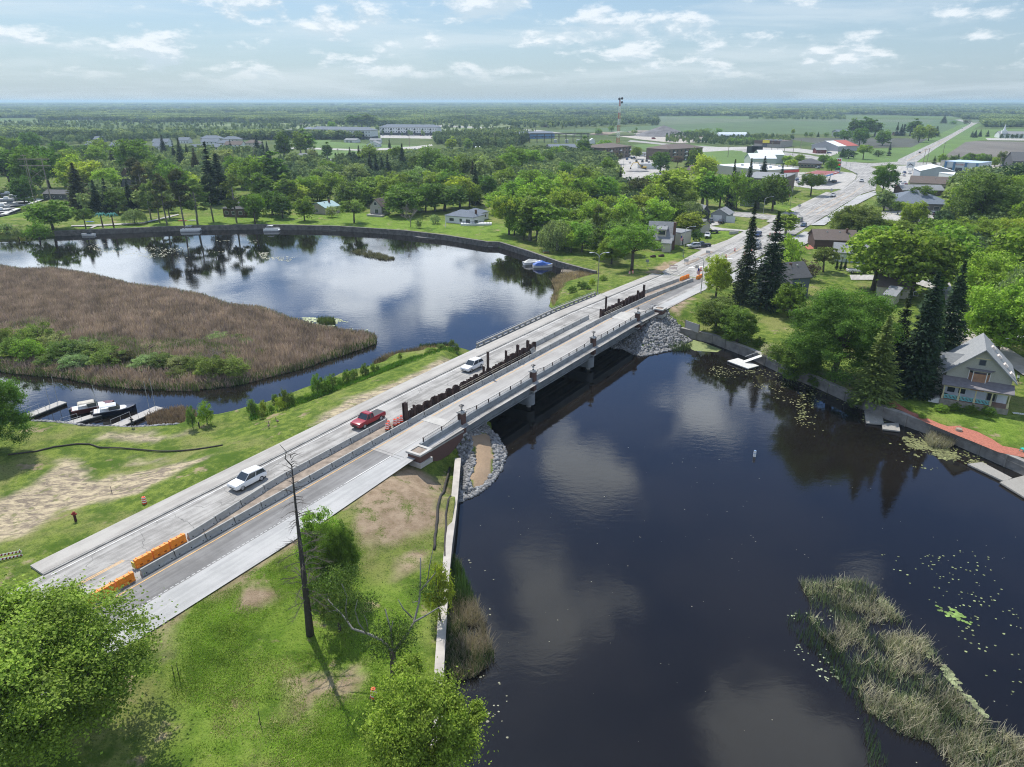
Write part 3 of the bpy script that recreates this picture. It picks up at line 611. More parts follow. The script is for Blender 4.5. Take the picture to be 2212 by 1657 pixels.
pb = RB()
ends = [-9.6] + LS + [73.6]
for a, b_ in zip(ends[:-1], ends[1:]):
 pb.rbox(a + (.45 if a in LS else 0), b_ - (.45 if b_ in LS else 0), -.40, 0.0, 4.3, 5.78, prof=lambda s: zr(s) - 5)
pb.build('parapet', mat('parapet_concrete', (.235, .25, .26), .85, .2, .55, coord='P', bump=.1), br)
pc = RB()
for a, b_ in zip(ends[:-1], ends[1:]): pc.rbox(a + (.45 if a in LS else 0), b_ - (.45 if b_ in LS else 0), -.02, .06, 4.30, 4.42, prof=lambda s: zr(s) - 5)
pc.build('parapet_ledge', M_CONC, br)
for i, (a, b_) in enumerate(zip(ends[:-1], ends[1:])):
 q0, q1 = a + .6, b_ - .6; r = RB()
 def hz(s): 
  e = min(s - q0, q1 - s); return zr(s) + 1.34 + .42 * max(0, 1 - e / 3.5) if 0 < i < 4 else zr(s) + 1.34 + (.42 * max(0, 1 - ((q1 - s) if i == 0 else (s - q0)) / 3.5))
 S = np.linspace(q0, q1, 13)
 r.tube([rpz(s, -.2, hz(s)) for s in S], .035, 4); r.tube([rpz(s, -.2, zr(s) + .9) for s in S], .025, 4)
 for s in np.arange(q0, q1, .17): r.obox(rp(s, -.2), rp(s + .018, -.2), .018, zr(s) + .9, hz(s))
 rl = r.build('railing', flat('black_rail', (.022, .02, .02), .6), br)
 np_ = max(3, int((q1 - q0) / 2.5)); 
 for s in np.linspace(q0 + .06, q1 - .06, np_): RB().rbox(s - .06, s + .06, -.27, -.13, zr(s) + .78, hz(s) + .06).build('railing_post', M_RUST, rl)
for s in LS:
 pl = RB().rbox(s - .45, s + .45, -.62, .28, 3.3, zr(s) + 1.75, prof=None).build('pilaster', M_BRICK, br)
 RB().rbox(s - .58, s + .58, -.75, .41, zr(s) + 1.75, zr(s) + 1.98).rbox(s - .40, s + .40, -.57, .23, zr(s) + 1.98, zr(s) + 2.1, tap=.1).build('cap', M_CONC, pl)
 RB().rbox(s - .5, s + .5, -.66, .34, 3.05, 3.3).build('pilaster_foot', M_CONC, pl)
for s0, s1 in ((-9.8, -.6), (65, 74.2)):
 w = RB().rbox(s0, s1, .02, .42, 1.5, 3.9 if s0 < 0 else 3.7, step=9).build('wing_wall', M_BRICK, br)
 RB().rbox(s0, s1, .0, .62, 3.9 if s0 < 0 else 3.7, 4.12 if s0 < 0 else 3.9, step=9).build('coping', M_CONC, w)
for s in (20.4, 43.0):
 p = MB(); cx, cy = rp(s, -.9)
 n = 24; base = []
 for k in range(n):
  a = 2 * math.pi * k / n; r_ = 1.0; lx = r_ * math.cos(a); ly = r_ * math.sin(a) * 1
  ly += 0 if ly > 0 else -15.0
  base.append(rp(s + lx, -.35 + ly - .55))
 p.prism(base, .6, 2.62)
 pr = p.build('pier', mat('pier_concrete', (.20, .215, .225), .85, .22, .8, coord='P'), br)
 for t in (-1.0, -5, -9, -13): 
  q = MB(); x, y = rp(s, t); q.cyl(x, y, -1.2, .95, .42, n=14); q.build('pile', M_CONCD, pr)
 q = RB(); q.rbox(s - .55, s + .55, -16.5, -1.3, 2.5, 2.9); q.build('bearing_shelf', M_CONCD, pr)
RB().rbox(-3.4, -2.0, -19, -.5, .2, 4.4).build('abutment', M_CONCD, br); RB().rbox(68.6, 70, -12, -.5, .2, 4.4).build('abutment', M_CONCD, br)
# old railing on the far side
ob = RB(); S0, S1 = 29.5, 80.5
ob.rbox(S0, S1, -18.95, -18.55, 5.62, 5.86, prof=lambda s: zr(s) - 5, step=3); ob.rbox(S0, S1, -19.0, -18.45, 4.5, 5.16, prof=lambda s: zr(s) - 5, step=3)
orl = ob.build('old_concrete_rail', mat('old_rail_concrete', (.24, .235, .22), .9, .3, .9, coord='P'), br)
for s in np.linspace(S0 + .3, S1 - .3, 24): RB().rbox(s - .16, s + .22, -18.9, -18.6, 5.15 + zr(s) - 5, 5.62 + zr(s) - 5).build('rail_post', M_CONCD, orl)
r = RB(); r.tube([rpz(s, -18.75, zr(s) + 1.22) for s in np.linspace(S0, S1, 18)], .04, 5)
for s in np.linspace(S0, S1, 25): r.tube([rpz(s, -18.75, zr(s) + .84), rpz(s, -18.75, zr(s) + 1.22)], .03, 4)
r.build('steel_handrail', M_GALV, orl)
# brick planters at the parapet ends
for (c, x, y, lab) in (('j', 1408, 330, 'square brick planter with concrete rim at the near end of the parapet'), ('g', 1302, 770, 'square brick planter with concrete rim at the far end of the parapet')):
 s, t = (-11.2, .9) if c == 'j' else (75.3, .55); p = rp(s, t); zb = zr(s) - .5
 th = thing('brick_planter', lab, 'planter', (*p, zb), RA, 'brick planters at the parapet ends')
 MB().box(-1.1, 1.1, -1.1, 1.1, -.6, 1.05).build('planter_wall', M_BRICK, th)
 MB().box(-1.3, 1.3, -1.3, 1.3, -.7, .02).build('footing', M_CONC, th)
 q = MB(); 
 for bx in ((-1.3, 1.3, -1.3, -.85), (-1.3, 1.3, .85, 1.3), (-1.3, -.85, -.85, .85), (.85, 1.3, -.85, .85)): q.box(*bx, 1.05, 1.32)
 q.build('rim', M_CONC, th); MB().box(-.85, .85, -.85, .85, 1.0, 1.2).build('soil', M_DIRTM, th)
# pilaster lamps
for i, s in enumerate(LS):
 x, y = rp(s, -.17); z = zr(s) + 2.1
 th = thing('pilaster_lamp', ['black lantern on the pilaster nearest the camera bank', 'black lantern on the second pilaster from the near bank', 'black lantern on the third pilaster from the near bank', 'black lantern on the last pilaster by the far riprap'][i], 'lantern', (x, y, z), 0, 'lanterns on the bridge pilasters')
 MB().cyl(0, 0, 0, .1, .2, .12).cyl(0, 0, .1, .28, .05, .05).build('base', M_DARK, th)
 MB().cyl(0, 0, .30, .72, .11, .15, mi=0).build('globe', flat('lantern_glass', (.55, .56, .56), .2), th)
 q = MB(); 
 for k in range(4): a = k * math.pi / 2; q.tube([(.13 * math.cos(a), .13 * math.sin(a), .26), (.19 * math.cos(a), .19 * math.sin(a), .76)], .014, 4)
 q.build('cage', M_DARK, th)
 MB().cyl(0, 0, .76, .80, .42, .42, 16).cyl(0, 0, .80, .92, .40, .14, 16).cyl(0, 0, .92, 1.0, .12, .02, 8).build('hood', M_DARK, th)
# ---------------------------------------------------------------- jersey barriers
def jersey(name, L=3.74):
 prof = [(-.30, 0), (-.30, .08), (-.17, .32), (-.085, .81), (.085, .81), (.17, .32), (.30, .08), (.30, 0)]
 return MB().xprism(prof, -L / 2, L / 2)
MJ = mat('barrier_concrete', (.335, .335, .32), .9, .22, 1.1, bump=.2)
jt = thing('concrete_barrier', 'x', 'barrier', (0, 0, 0), 0, 'x')
q = jersey('b')
for x in (-1.45, .0, 1.45):
 for sgn in (-1, 1): q.box(x - .06, x + .06, min(sgn * .2, sgn * .275), max(sgn * .2, sgn * .275), .0, .24, 1)
q.box(1.868, 1.872, -.2, .2, .02, .8, 1); q.build('body', [MJ, M_DARK], jt)
nb = [0]
def barrier_row(f, s0, s1, lab, grp):
 s = s0
 while s + 3.8 <= s1 + 1.5:
  c = s + 1.9; d = (f(c + 1.9) - f(c - 1.9)) / 3.8; x, y = rp(c, f(c)); ang = RA - math.degrees(math.atan(d)) + random.uniform(-.5, .5)
  sl = math.atan((zr(c + 1.9) - zr(c - 1.9)) / 3.8)
  if nb[0] == 0: o = jt; o.location = (x, y, zr(c)); o.rotation_euler.z = R(ang); o['label'] = lab(c); o['group'] = grp(c)
  else: o = dup(jt, (x, y, zr(c)), ang, lab(c), grp(c))
  o.rotation_euler.y = -sl
  nb[0] += 1; s += 3.82
random.seed(4)
L1 = lambda s: 'grey concrete barrier in the left row ' + ('before the sheet piles, beside the cracked lane' if s < 10 else 'between the two sheet pile walls' if s < 62 else 'beyond the bridge, near the orange blocks')
L2 = lambda s: 'grey concrete barrier in the right row ' + ('beside the dark asphalt lane' if s < -13 else 'beside the sheet piles on the bridge' if s < 40 else 'beyond the middle of the bridge' if s < 74 else 'beyond the bridge by the sandy strip')
barrier_row(b1t, -40.4, -4.8, L1, lambda s: 'barriers before the sheet piles'); barrier_row(b1t, 36.5, 58.5, L1, lambda s: 'barriers between the pile walls'); barrier_row(b1t, 88, 110, L1, lambda s: 'far barriers of the left row')
barrier_row(b2t, -47.0, 112, L2, lambda s: 'right barrier row ' + ('near' if s < -13 else 'on the bridge' if s < 40 else 'past mid bridge' if s < 74 else 'far end'))
# orange water-filled barriers
def water_barrier():
 th = thing('water_barrier', 'x', 'barrier', (0, 0, 0))
 b = MB(); prof = [(-.30, 0), (-.30, .12), (-.22, .30), (-.20, .98), (.20, .98), (.22, .30), (.30, .12), (.30, 0)]; b.xprism(prof, -.93, .93)
 b.box(-.9, .9, -.24, -.2, .42, .50).box(-.9, .9, .2, .24, .42, .50).box(-.9, .9, -.235, -.2, .7, .76).box(-.9, .9, .2, .235, .7, .76)
 b.build('body', M_ORANGE, th)
 q = MB(); 
 for x in (-.62, .62): MB().box(x - .05, x + .05, -.24, .24, .98, 1.05).build('strap', M_ORANGE, th)
 dk = mat('dark_orange', (.35, .10, .01), .5); MB().cyl(0, 0, .98, 1.02, .09).build('filler_cap', dk, th); [MB().box(x, x + .25, -.305, -.2, .16, .30).build('fork_pocket', dk, th) for x in (-.5, .25)]; return th
wb0 = water_barrier(); first = True
for s0, n, f, lab, grp in ((-46.6, 3, lambda s: -8.35, 'orange water filled barrier before the left row of concrete barriers', 'orange barriers at the near end of the left row'), (-53.6, 3, lambda s: -6.7, 'orange water filled barrier in the line running under the big near tree', 'orange barriers by the big near tree'),
                           (111.5, 3, lambda s: -8.1 + (s - 111) * .06, 'orange water filled barrier across the far end of the left row', 'orange barriers at the far end, left'), (116.2, 2, lambda s: -5.0 + (s - 116) * .04, 'orange water filled barrier at the far end near the flag lamp', 'orange barriers at the far end, right')):
 for k in range(n):
  s = s0 + .95 + k * 2.0; x, y = rp(s, f(s))
  if first: wb0.location = (x, y, zr(s)); wb0.rotation_euler.z = R(RA); wb0['label'] = lab; wb0['group'] = grp; first = False
  else: dup(wb0, (x, y, zr(s)), RA, lab, grp)
x, y = rp(-46.75, -8.35); cp = thing('chevron_panel', 'black and yellow chevron board on the end of the orange barriers', 'marker board', (x, y, zr(-46)), RA)
MB().box(-.05, .02, -.28, .28, .15, .85).build('board', mat('chevron_yellow', (.65, .5, .03), .5), cp)
q = MB()
for z in (.2, .42, .64): q.quadset([(-.056, -.26, z - .0), (-.056, 0, z + .14), (-.056, 0, z + .06), (-.056, -.26, z - .08 + .0)], [(0, 1, 2, 3)]).quadset([(-.056, .26, z), (-.056, 0, z + .14), (-.056, 0, z + .06), (-.056, .26, z - .08)], [(3, 2, 1, 0)])
q.build('stripes', M_DARK, cp)
# ---------------------------------------------------------------- sheet piles
def pile_wall(label, s0, s1, hf, tt=-7.9, seed=0, extra=()):
 rs = random.Random(seed); th = thing('sheet_pile_wall', label, 'pile wall', (0, 0, 0), 0, 'rusty sheet pile walls')
 s = s0; k = 0
 while s < s1:
  w = .95; side = .22 if k % 2 else -.22; h = hf(s) + rs.uniform(-.12, .22)
  pts = [(s, tt - side), (s + .18, tt + side), (s + w - .18, tt + side), (s + w, tt - side)]
  b = RB(); P = [rp(*p) for p in pts]
  for a, c in zip(P[:-1], P[1:]): b.obox(a, c, .035, zr(s) - .4, zr(s) + h)
  b.build('sheet', M_RUST, th); s += w; k += 1
 for (s, h, wd) in extra:
  b = RB(); b.rbox(s - wd, s + wd, tt - .2, tt - .16, zr(s), zr(s) + h, step=99); b.rbox(s - wd, s + wd, tt + .16, tt + .2, zr(s), zr(s) + h, step=99); b.rbox(s - .02, s + .02, tt - .16, tt + .16, zr(s), zr(s) + h, step=99)
  b.build('steel_post', M_RUST, th)
 return th
pw1 = pile_wall('long wall of rusty sheet piles beside the red pickup and white hatchback', -3.4, 33.5, lambda s: 1.35 if s < 20 else 1.5 + .5 * (s > 24) , seed=1, extra=[(-3.9, 3.0, .42), (-1.9, 1.9, .1), (16.6, 2.3, .12), (17.9, 4.6, .12), (23.6, 3.2, .12), (27.5, 3.2, .26), (31, 3.1, .26)])
pw2 = pile_wall('rusty sheet piles near the far end of the bridge', 61.5, 86, lambda s: 1.5 + .35 * ((s - 61) / 25), seed=2, extra=[(61.8, 2.0, .3), (64.2, 4.4, .12), (71, 2.6, .3), (82, 2.6, .3), (85.6, 3.4, .3)])
M_TIMB = mat('weathered_timber', (.27, .23, .18), .9, .3, 3)
for a, b_, w in ((9, 33, pw1), (62.5, 72, pw2)):
 r = RB(); 
 for z in (.75, 1.1): r.tube([rpz(a, -7.35, zr(a) + z), rpz(b_, -7.35, zr(b_) + z)], .07, 4)
 for s in np.arange(a + .5, b_, 3): r.tube([rpz(s, -7.33, zr(s) + .1), rpz(s, -7.33, zr(s) + 1.2)], .06, 4)
 r.build('timber_rail', M_TIMB, w)
b = MB(); x, y = rp(32, -7.1); pt = thing('plywood_sheet', 'grey plywood board leaning between sheet piles and barrier', 'board', (x, y, 5.0), RA + 8)
b.quadset([(-1, -.15, .1), (1, -.15, .1), (1, .45, 1.35), (-1, .45, 1.35), (-1, -.19, .12), (1, -.19, .12), (1, .41, 1.37), (-1, .41, 1.37)], [(0, 1, 2, 3), (7, 6, 5, 4), (0, 4, 5, 1), (1, 5, 6, 2), (2, 6, 7, 3), (3, 7, 4, 0)]); b.build('board', M_WOODG, pt)
# ---------------------------------------------------------------- retaining walls
def offs(P, d):
 P = [np.array(p, float) for p in P]; out = []
 for i, p in enumerate(P):
  a = P[max(i - 1, 0)]; c = P[min(i + 1, len(P) - 1)]; t = (c - a) / (np.linalg.norm(c - a) + 1e-9); out.append(p + np.array((-t[1], t[0])) * d)
 return out
def rwall(label, P, top, land_side, m, posts=0, cap=.12, capm=None):
 th = thing('retaining_wall', label, 'retaining wall', (0, 0, 0))
 sg = land_side; A = offs(P, .32 * sg); B_ = offs(P, -.42 * sg)
 def lo(A, B_, z0, z1):
  b = MB(); b.loft([[(*a, z0), (*a, z1), (*c, z1), (*c, z0)] for a, c in zip(A, B_)]); return b
 lo(A, B_, -1.4, top - cap).build('wall', m, th)
 lo(offs(P, .36 * sg), offs(P, -.50 * sg), top - cap, top + .02).build('cap', capm or M_CONC, th)
 lo(offs(P, -.42 * sg), offs(P, -.48 * sg), top - cap - .75, top - cap - .65).build('waler', m, th)
 if posts:
  L = 0
  for a, c in zip(P[:-1], P[1:]):
   a, c = np.array(a), np.array(c); d = np.linalg.norm(c - a); u = (c - a) / d; nn = np.array((-u[1], u[0])) * -.47 * sg
   while L < d:
    if len(th.children) > 95: return th
    p = a + u * L + nn; q = MB(); q.box(-.1, .1, -.1, .1, -1.2, top - .02); o = q.build('wall_post', m, th, loc=(float(p[0]), float(p[1]), 0)); o.rotation_euler.z = math.atan2(u[1], u[0]); L += posts
   L -= d
 return th
M_WALLD = mat('dark_mossy_wall', (.12, .112, .10), .95, .5, .8, coord='P', bump=.4, detail=7); M_WALLG = mat('grey_block_wall', (.19, .18, .165), .95, .35, .7, coord='P', bump=.4, detail=7)
rwall('long dark retaining wall along the far shore below the lawns', WALL_N, BASE + .12, 1, M_WALLD, 6.0, capm=mat('dark_cap', (.17, .16, .145), .95, .35, .8, coord='P'))
rwall('grey concrete retaining wall below the grey porch house', WALL_E[:-2], BASE + .12, 1, M_WALLG, 4.0, capm=mat('grey_cap', (.27, .26, .24), .95, .3, .8, coord='P'))
rwall('narrow pale concrete sea wall beside the near lawn', [WALL_W[0]] + WALL_W[1:-1], BASE + .15, 1, M_WALLD, 0, .25, capm=mat('pale_cap', (.40, .37, .33), .9, .2, .6, coord='P', detail=8))
# ---------------------------------------------------------------- riprap
def rocks(name, label, polyfun, n, seed, smin=.2, smax=.46, grey=(.235, .237, .24)):
 rs = np.random.RandomState(seed); P = np.array(polyfun); lo, hi = P.min(0), P.max(0); pts = []
 while len(pts) < n:
  c = rs.uniform(lo, hi, (400, 2)); c = c[inside(c[:, 0], c[:, 1], P)]; c = c[~inside(c[:, 0], c[:, 1], SANDP)]; pts += [tuple(p) for p in c]
 V = []; Q = []; C = []
 ico = np.array([(0, 0, 1), (.9, 0, .3), (.3, .85, .35), (-.75, .5, .3), (-.7, -.55, .35), (.35, -.85, .3), (.75, .5, -.4), (-.3, .85, -.4), (-.9, 0, -.4), (-.3, -.85, -.4), (.7, -.55, -.4), (0, 0, -.9)])
 fc = [(0, 1, 2), (0, 2, 3), (0, 3, 4), (0, 4, 5), (0, 5, 1), (1, 6, 2), (2, 7, 3), (3, 8, 4), (4, 9, 5), (5, 10, 1), (6, 7, 2), (7, 8, 3), (8, 9, 4), (9, 10, 5), (10, 6, 1), (11, 7, 6), (11, 8, 7), (11, 9, 8), (11, 10, 9), (11, 6, 10)]
 fc = np.array(fc)
 for i, (x, y) in enumerate(pts[:n]):
  z = ground_h(x, y); s = rs.uniform(smin, smax) * rs.uniform(.6, 1.1); v = ico * rs.uniform(.65, 1.25, (12, 1)) * (s * rs.uniform(.7, 1.2), s * rs.uniform(.6, 1.1), s * rs.uniform(.45, .8))
  a = rs.uniform(0, 6.28); v = v @ np.array([[math.cos(a), math.sin(a), 0], [-math.sin(a), math.cos(a), 0], [0, 0, 1]])
  V.append(v + (x, y, z + s * .22)); Q.append(fc + 12 * i); C.append(np.full(20, rs.uniform(.45, 1.3)))
 m = MATS.get('rock_' + name)
 if not m:
  m = bpy.data.materials.new('rock_' + name); m.use_nodes = True; t = NT(m.node_tree)
  a = t.n('ShaderNodeAttribute', attribute_name='rnd').outputs['Fac']
  c = t.mix(1.0, t.mix(t.noise(t.n('ShaderNodeNewGeometry').outputs['Position'], 3, 4), tuple(g * .75 for g in grey), tuple(g * 1.2 for g in grey)), t.n('ShaderNodeCombineXYZ', {0: a, 1: a, 2: a}).outputs[0], 'MULTIPLY')
  t.n('ShaderNodeOutputMaterial', {'Surface': t.n('ShaderNodeBsdfPrincipled', {'Base Color': c, 'Roughness': .9})}); MATS['rock_' + name] = m
 o = npmesh(name, np.concatenate(V), np.concatenate(Q), m, k=3, attrs={'rnd': ('FACE', 'FLOAT', np.concatenate(C))}); o['kind'] = 'stuff'; o['label'] = label; o['category'] = 'rocks'; return o
E0 = GP('j', [(1745, 290), (1700, 200), (1745, 60), (1900, -60), (2040, 60), (2100, 150), (2125, 200), (2085, 340), (1970, 480), (1850, 560), (1735, 600)], .7)
rocks('riprap', 'grey broken rock along the near end of the bridge', E0, 3000, 5)
RNE = GP('g', [(1270, 785), (1400, 830), (1520, 880), (1620, 950), (1500, 1015), (1250, 1075), (1170, 1078), (1040, 1020), (900, 1000), (1000, 900), (1180, 850)], .8)
rocks('riprap_far', 'grey broken rock bank below the far bridge end', RNE, 4200, 6, .25, .55)
rocks('shore_stones', 'small grey stones along the boat dock shore', GP('e', [(230, 1440), (420, 1440), (800, 1480), (1020, 1480), (1320, 1480), (1320, 1520), (1020, 1520), (780, 1500), (420, 1480), (240, 1465)], .5), 900, 7, .2, .45)
# ---------------------------------------------------------------- foliage
def leafmat(name, trans=.36, rough=.75, contrast=.5, hs=(1.22, 1.08, .75)):
 m = bpy.data.materials.new(name); m.use_nodes = True; t = NT(m.node_tree)
 a = t.n('ShaderNodeAttribute', attribute_name='rnd').outputs['Fac']; oi = t.n('ShaderNodeObjectInfo')
 nz = t.noise(t.n('ShaderNodeTexCoord').outputs['Object'], .33, 2)
 f = t.m('MULTIPLY', t.m('ADD', 1 - contrast, t.m('MULTIPLY', a, 2 * contrast)), t.rng(nz, .3, .7, .7, 1.3, False))
 hue = t.mix(t.m('MULTIPLY', a, .5), oi.outputs['Color'], t.mix(1.0, oi.outputs['Color'], hs, 'MULTIPLY'))
 c = t.mix(1.0, hue, t.n('ShaderNodeCombineXYZ', {0: f, 1: f, 2: f}).outputs[0], 'MULTIPLY')
 b = t.n('ShaderNodeBsdfPrincipled', {'Base Color': c, 'Roughness': rough, 'Specular IOR Level': .18})
 tr = t.n('ShaderNodeBsdfTranslucent', {'Color': t.mix(1.0, c, (1.12, 1.3, .6), 'MULTIPLY')})
 t.n('ShaderNodeOutputMaterial', {'Surface': t.n('ShaderNodeMixShader', {0: trans, 1: b.outputs[0], 2: tr.outputs[0]})}); return m
M_LEAF = leafmat('leaves'); M_NEEDLE = leafmat('needles', .2, .85, .5); M_REED = leafmat('reed_blades', .2, .9, .42, (1.1, 1.08, 1.0))
def quads(P, S, N, asp=1.5, rs=None, T=None):
 n = len(P); N = N / (np.linalg.norm(N, axis=1, keepdims=True) + 1e-9)
 if T is None: T = rs.normal(size=(n, 3))
 T = T - N * (T * N).sum(1, keepdims=True); T /= np.linalg.norm(T, axis=1, keepdims=True) + 1e-9
 B = np.cross(N, T); S = np.broadcast_to(np.asarray(S, float).reshape(-1, 1), (n, 1)); a = T * S * asp * .5; b = B * S * .5
 V = np.stack([P - a, P - b * .9 + a * .1, P + a, P + b * .9 + a * .1], 1).reshape(-1, 3)
 return V, np.arange(4 * n).reshape(-1, 4)
TEMPL = {}
def finish(kind, crown, trunk, bark, mt, rnd):
 V, Q = crown
 root = bpy.data.objects.new(kind, None); COL.objects.link(root)
 t = trunk.build('trunk', bark, root, smooth=True) if trunk else None
 c = npmesh('crown', V, Q, mt, root, attrs={'rnd': ('FACE', 'FLOAT', rnd)}); c['paint'] = 1
 root['unused'] = 1; return root
def broad(seed, H=10., Rr=4.2, n=9000, leaf=.34, base=.18, nl=30, squash=1.0, droop=0., openness=0., bark=None, lr=.30, ncl=15, name='leafy_tree', up=.6):
 rs = np.random.RandomState(seed); rr = random.Random(seed)
 cz = H * (1 + base) / 2; hz = H * (1 - base) / 2; L = []
 for i in range(nl):
  ph = math.acos(1 - 2 * (i + .5) / nl * .93); th = i * 2.39996 + rs.uniform(-.3, .3)
  k = rs.uniform(.50, .92) * (1 - .25 * openness * rs.uniform(0, 1)); q = (math.sin(ph) ** .8)
  L.append((Rr * k * q * math.cos(th), Rr * k * q * math.sin(th), cz + hz * k * math.cos(ph) * squash + rs.uniform(-.3, .3)))
 for i in range(int(nl * .25 * (1 - openness))): L.append((rs.normal() * Rr * .25, rs.normal() * Rr * .25, cz + rs.uniform(-.3, .5) * hz))
 L = np.array(L); LR = rs.uniform(.55, 1.3, len(L)) * Rr * lr
 d = rs.normal(size=(len(L), ncl, 3)); d /= np.linalg.norm(d, axis=2, keepdims=True); d[..., 2] = d[..., 2] * .8 + .15
 CC = L[:, None] + d * (LR[:, None, None] * rs.uniform(.55, 1.05, (len(L), ncl, 1))); CC = CC.reshape(-1, 3); CR = np.repeat(LR, ncl) * .25
 ci = rs.randint(0, len(CC), n); off = rs.normal(size=(n, 3)) * CR[ci][:, None] * (1, 1, .62) * rs.choice([.8, 1.0, 1.9], n, p=[.5, .35, .15])[:, None]
 P = CC[ci] + off; P[:, 2] -= droop * (np.hypot(P[:, 0], P[:, 1]) / Rr) ** 2 * H * .25; P[:, 2] = np.maximum(P[:, 2], H * .03 if base < .1 else H * base * .55)
 N = rs.normal(size=(n, 3)) * .8 + (0, 0, up) + d.reshape(-1, 3)[ci] * .5
 S = leaf * rs.uniform(.65, 1.3, n)
 rnd = np.clip(rs.uniform(0, 1, n) * .55 + rs.uniform(0, 1, len(CC))[ci] * .45, 0, 1)
 tb = MB(); r0 = H * .022 + .05; ht = H * max(base + .12, .3)
 lean = (rs.uniform(-.3, .3), rs.uniform(-.3, .3)); tb.tube([(0, 0, -.4), (lean[0] * .4, lean[1] * .4, ht * .5), (*lean, ht), (lean[0] * 1.3, lean[1] * 1.3, cz + hz * .55)], [r0 * 1.25, r0, r0 * .8, r0 * .15], 7)
 for i in range(0, len(L), 1 if nl < 40 else 2):
  p = L[i]; z0 = ht * rs.uniform(.7, 1.15) + max(0, p[2] - ht) * .25; mid = (p[0] * .5 + lean[0], p[1] * .5 + lean[1], (z0 + p[2]) / 2 + H * .02)
  tb.tube([(lean[0], lean[1], min(z0, H * .7)), mid, tuple(p)], [r0 * .38, r0 * .22, r0 * .06], 4)
 V, Q = quads(P, S, N, 1.4, rs)
 return finish(name, (V, Q), tb, bark or M_BARK, M_LEAF, rnd)
def conifer(seed, H=10., Rr=2.2, tiers=34, per=11, seg=9, base=.06, pw=.9, leaf=.30, droop=.32, irregular=.25, name='spruce_tree', gap=0.):
 rs = np.random.RandomState(seed); P = []; N = []; T = []; S = []; Rn = []
 for i in range(tiers):
  f = i / (tiers - 1); z = H * (base + (1 - base) * (f ** .93)); r = Rr * ((1 - f) ** pw) + .08
  if rs.rand() < gap: continue
  m = max(4, int(per * (.45 + .75 * (1 - f)))); ph = rs.uniform(0, 6.28)
  for j in range(m):
   a = ph + 6.283 * j / m + rs.normal() * .16; rl = r * rs.uniform(1 - irregular, 1 + irregular * .5); ns = max(2, int(seg * rl / Rr) + 1); tone = rs.rand()
   for k in range(ns):
    u = (k + .6) / ns; d = rl * u; zz = z - droop * d * (u ** 1.0) + (.12 * rl if u > .85 else 0)
    for side in ((0,) if u < .3 else (-1, 1)):
     w = side * (.16 + .22 * (1 - u)) * rl * .55
     P.append((math.cos(a) * d - math.sin(a) * w, math.sin(a) * d + math.cos(a) * w, zz + rs.normal() * .05 - abs(w) * .2))
     T.append((math.cos(a + side * .6), math.sin(a + side * .6), -droop)); N.append((rs.normal() * .35, rs.normal() * .35, 1)); S.append(leaf * rs.uniform(.7, 1.25)); Rn.append(np.clip(tone * .5 + rs.rand() * .5, 0, 1))
 for k in range(14): P.append((rs.normal() * .05, rs.normal() * .05, H * (1 - k * .008))); T.append((rs.normal() * .4, rs.normal() * .4, 1)); N.append(tuple(rs.normal(size=3))); S.append(leaf * .8); Rn.append(.5)
 tb = MB().tube([(0, 0, -.4), (0, 0, H * .5), (0, 0, H * .98)], [H * .02, H * .011, .02], 6)
 V, Q = quads(np.array(P), np.array(S), np.array(N), 2.1, rs, np.array(T))
 return finish(name, (V, Q), tb, M_BARKDEAD, M_NEEDLE, np.array(Rn))
def pine(seed, H=10., Rr=2.0, n=3000, leaf=.3, base=.38, name='pine_tree'):
 rs = np.random.RandomState(seed); tb = MB(); ben = rs.uniform(-.2, .2, 2)
 tb.tube([(0, 0, -.4), (*ben, H * .5), (0, 0, H * .97)], [H * .019, H * .013, .03], 6); CC = []
 for i in range(26):
  f = rs.uniform(0, 1); z = H * (base + (1 - base) * f); r = Rr * (math.sin(math.pi * min(1, f * .8 + .18))) ** .7 * rs.uniform(.45, 1.1); a = i * 2.4
  e = (math.cos(a) * r, math.sin(a) * r, z + r * .15); tb.tube([(0, 0, z - .1), e], [.045, .015], 4)
  for k in range(4): u = rs.uniform(.45, 1.05); CC.append((e[0] * u, e[1] * u, z + (e[2] - z) * u + rs.normal() * .12))
 CC.append((0, 0, H * .97)); CC = np.array(CC); ci = rs.randint(0, len(CC), n)
 P = CC[ci] + rs.normal(size=(n, 3)) * (.3, .3, .16); V, Q = quads(P, leaf * rs.uniform(.6, 1.2, n), rs.normal(size=(n, 3)) * .8 + (0, 0, .7), 1.8, rs)
 return finish(name, (V, Q), tb, M_BARKP, M_NEEDLE, np.clip(rs.rand(n) * .5 + rs.rand(len(CC))[ci] * .5, 0, 1))
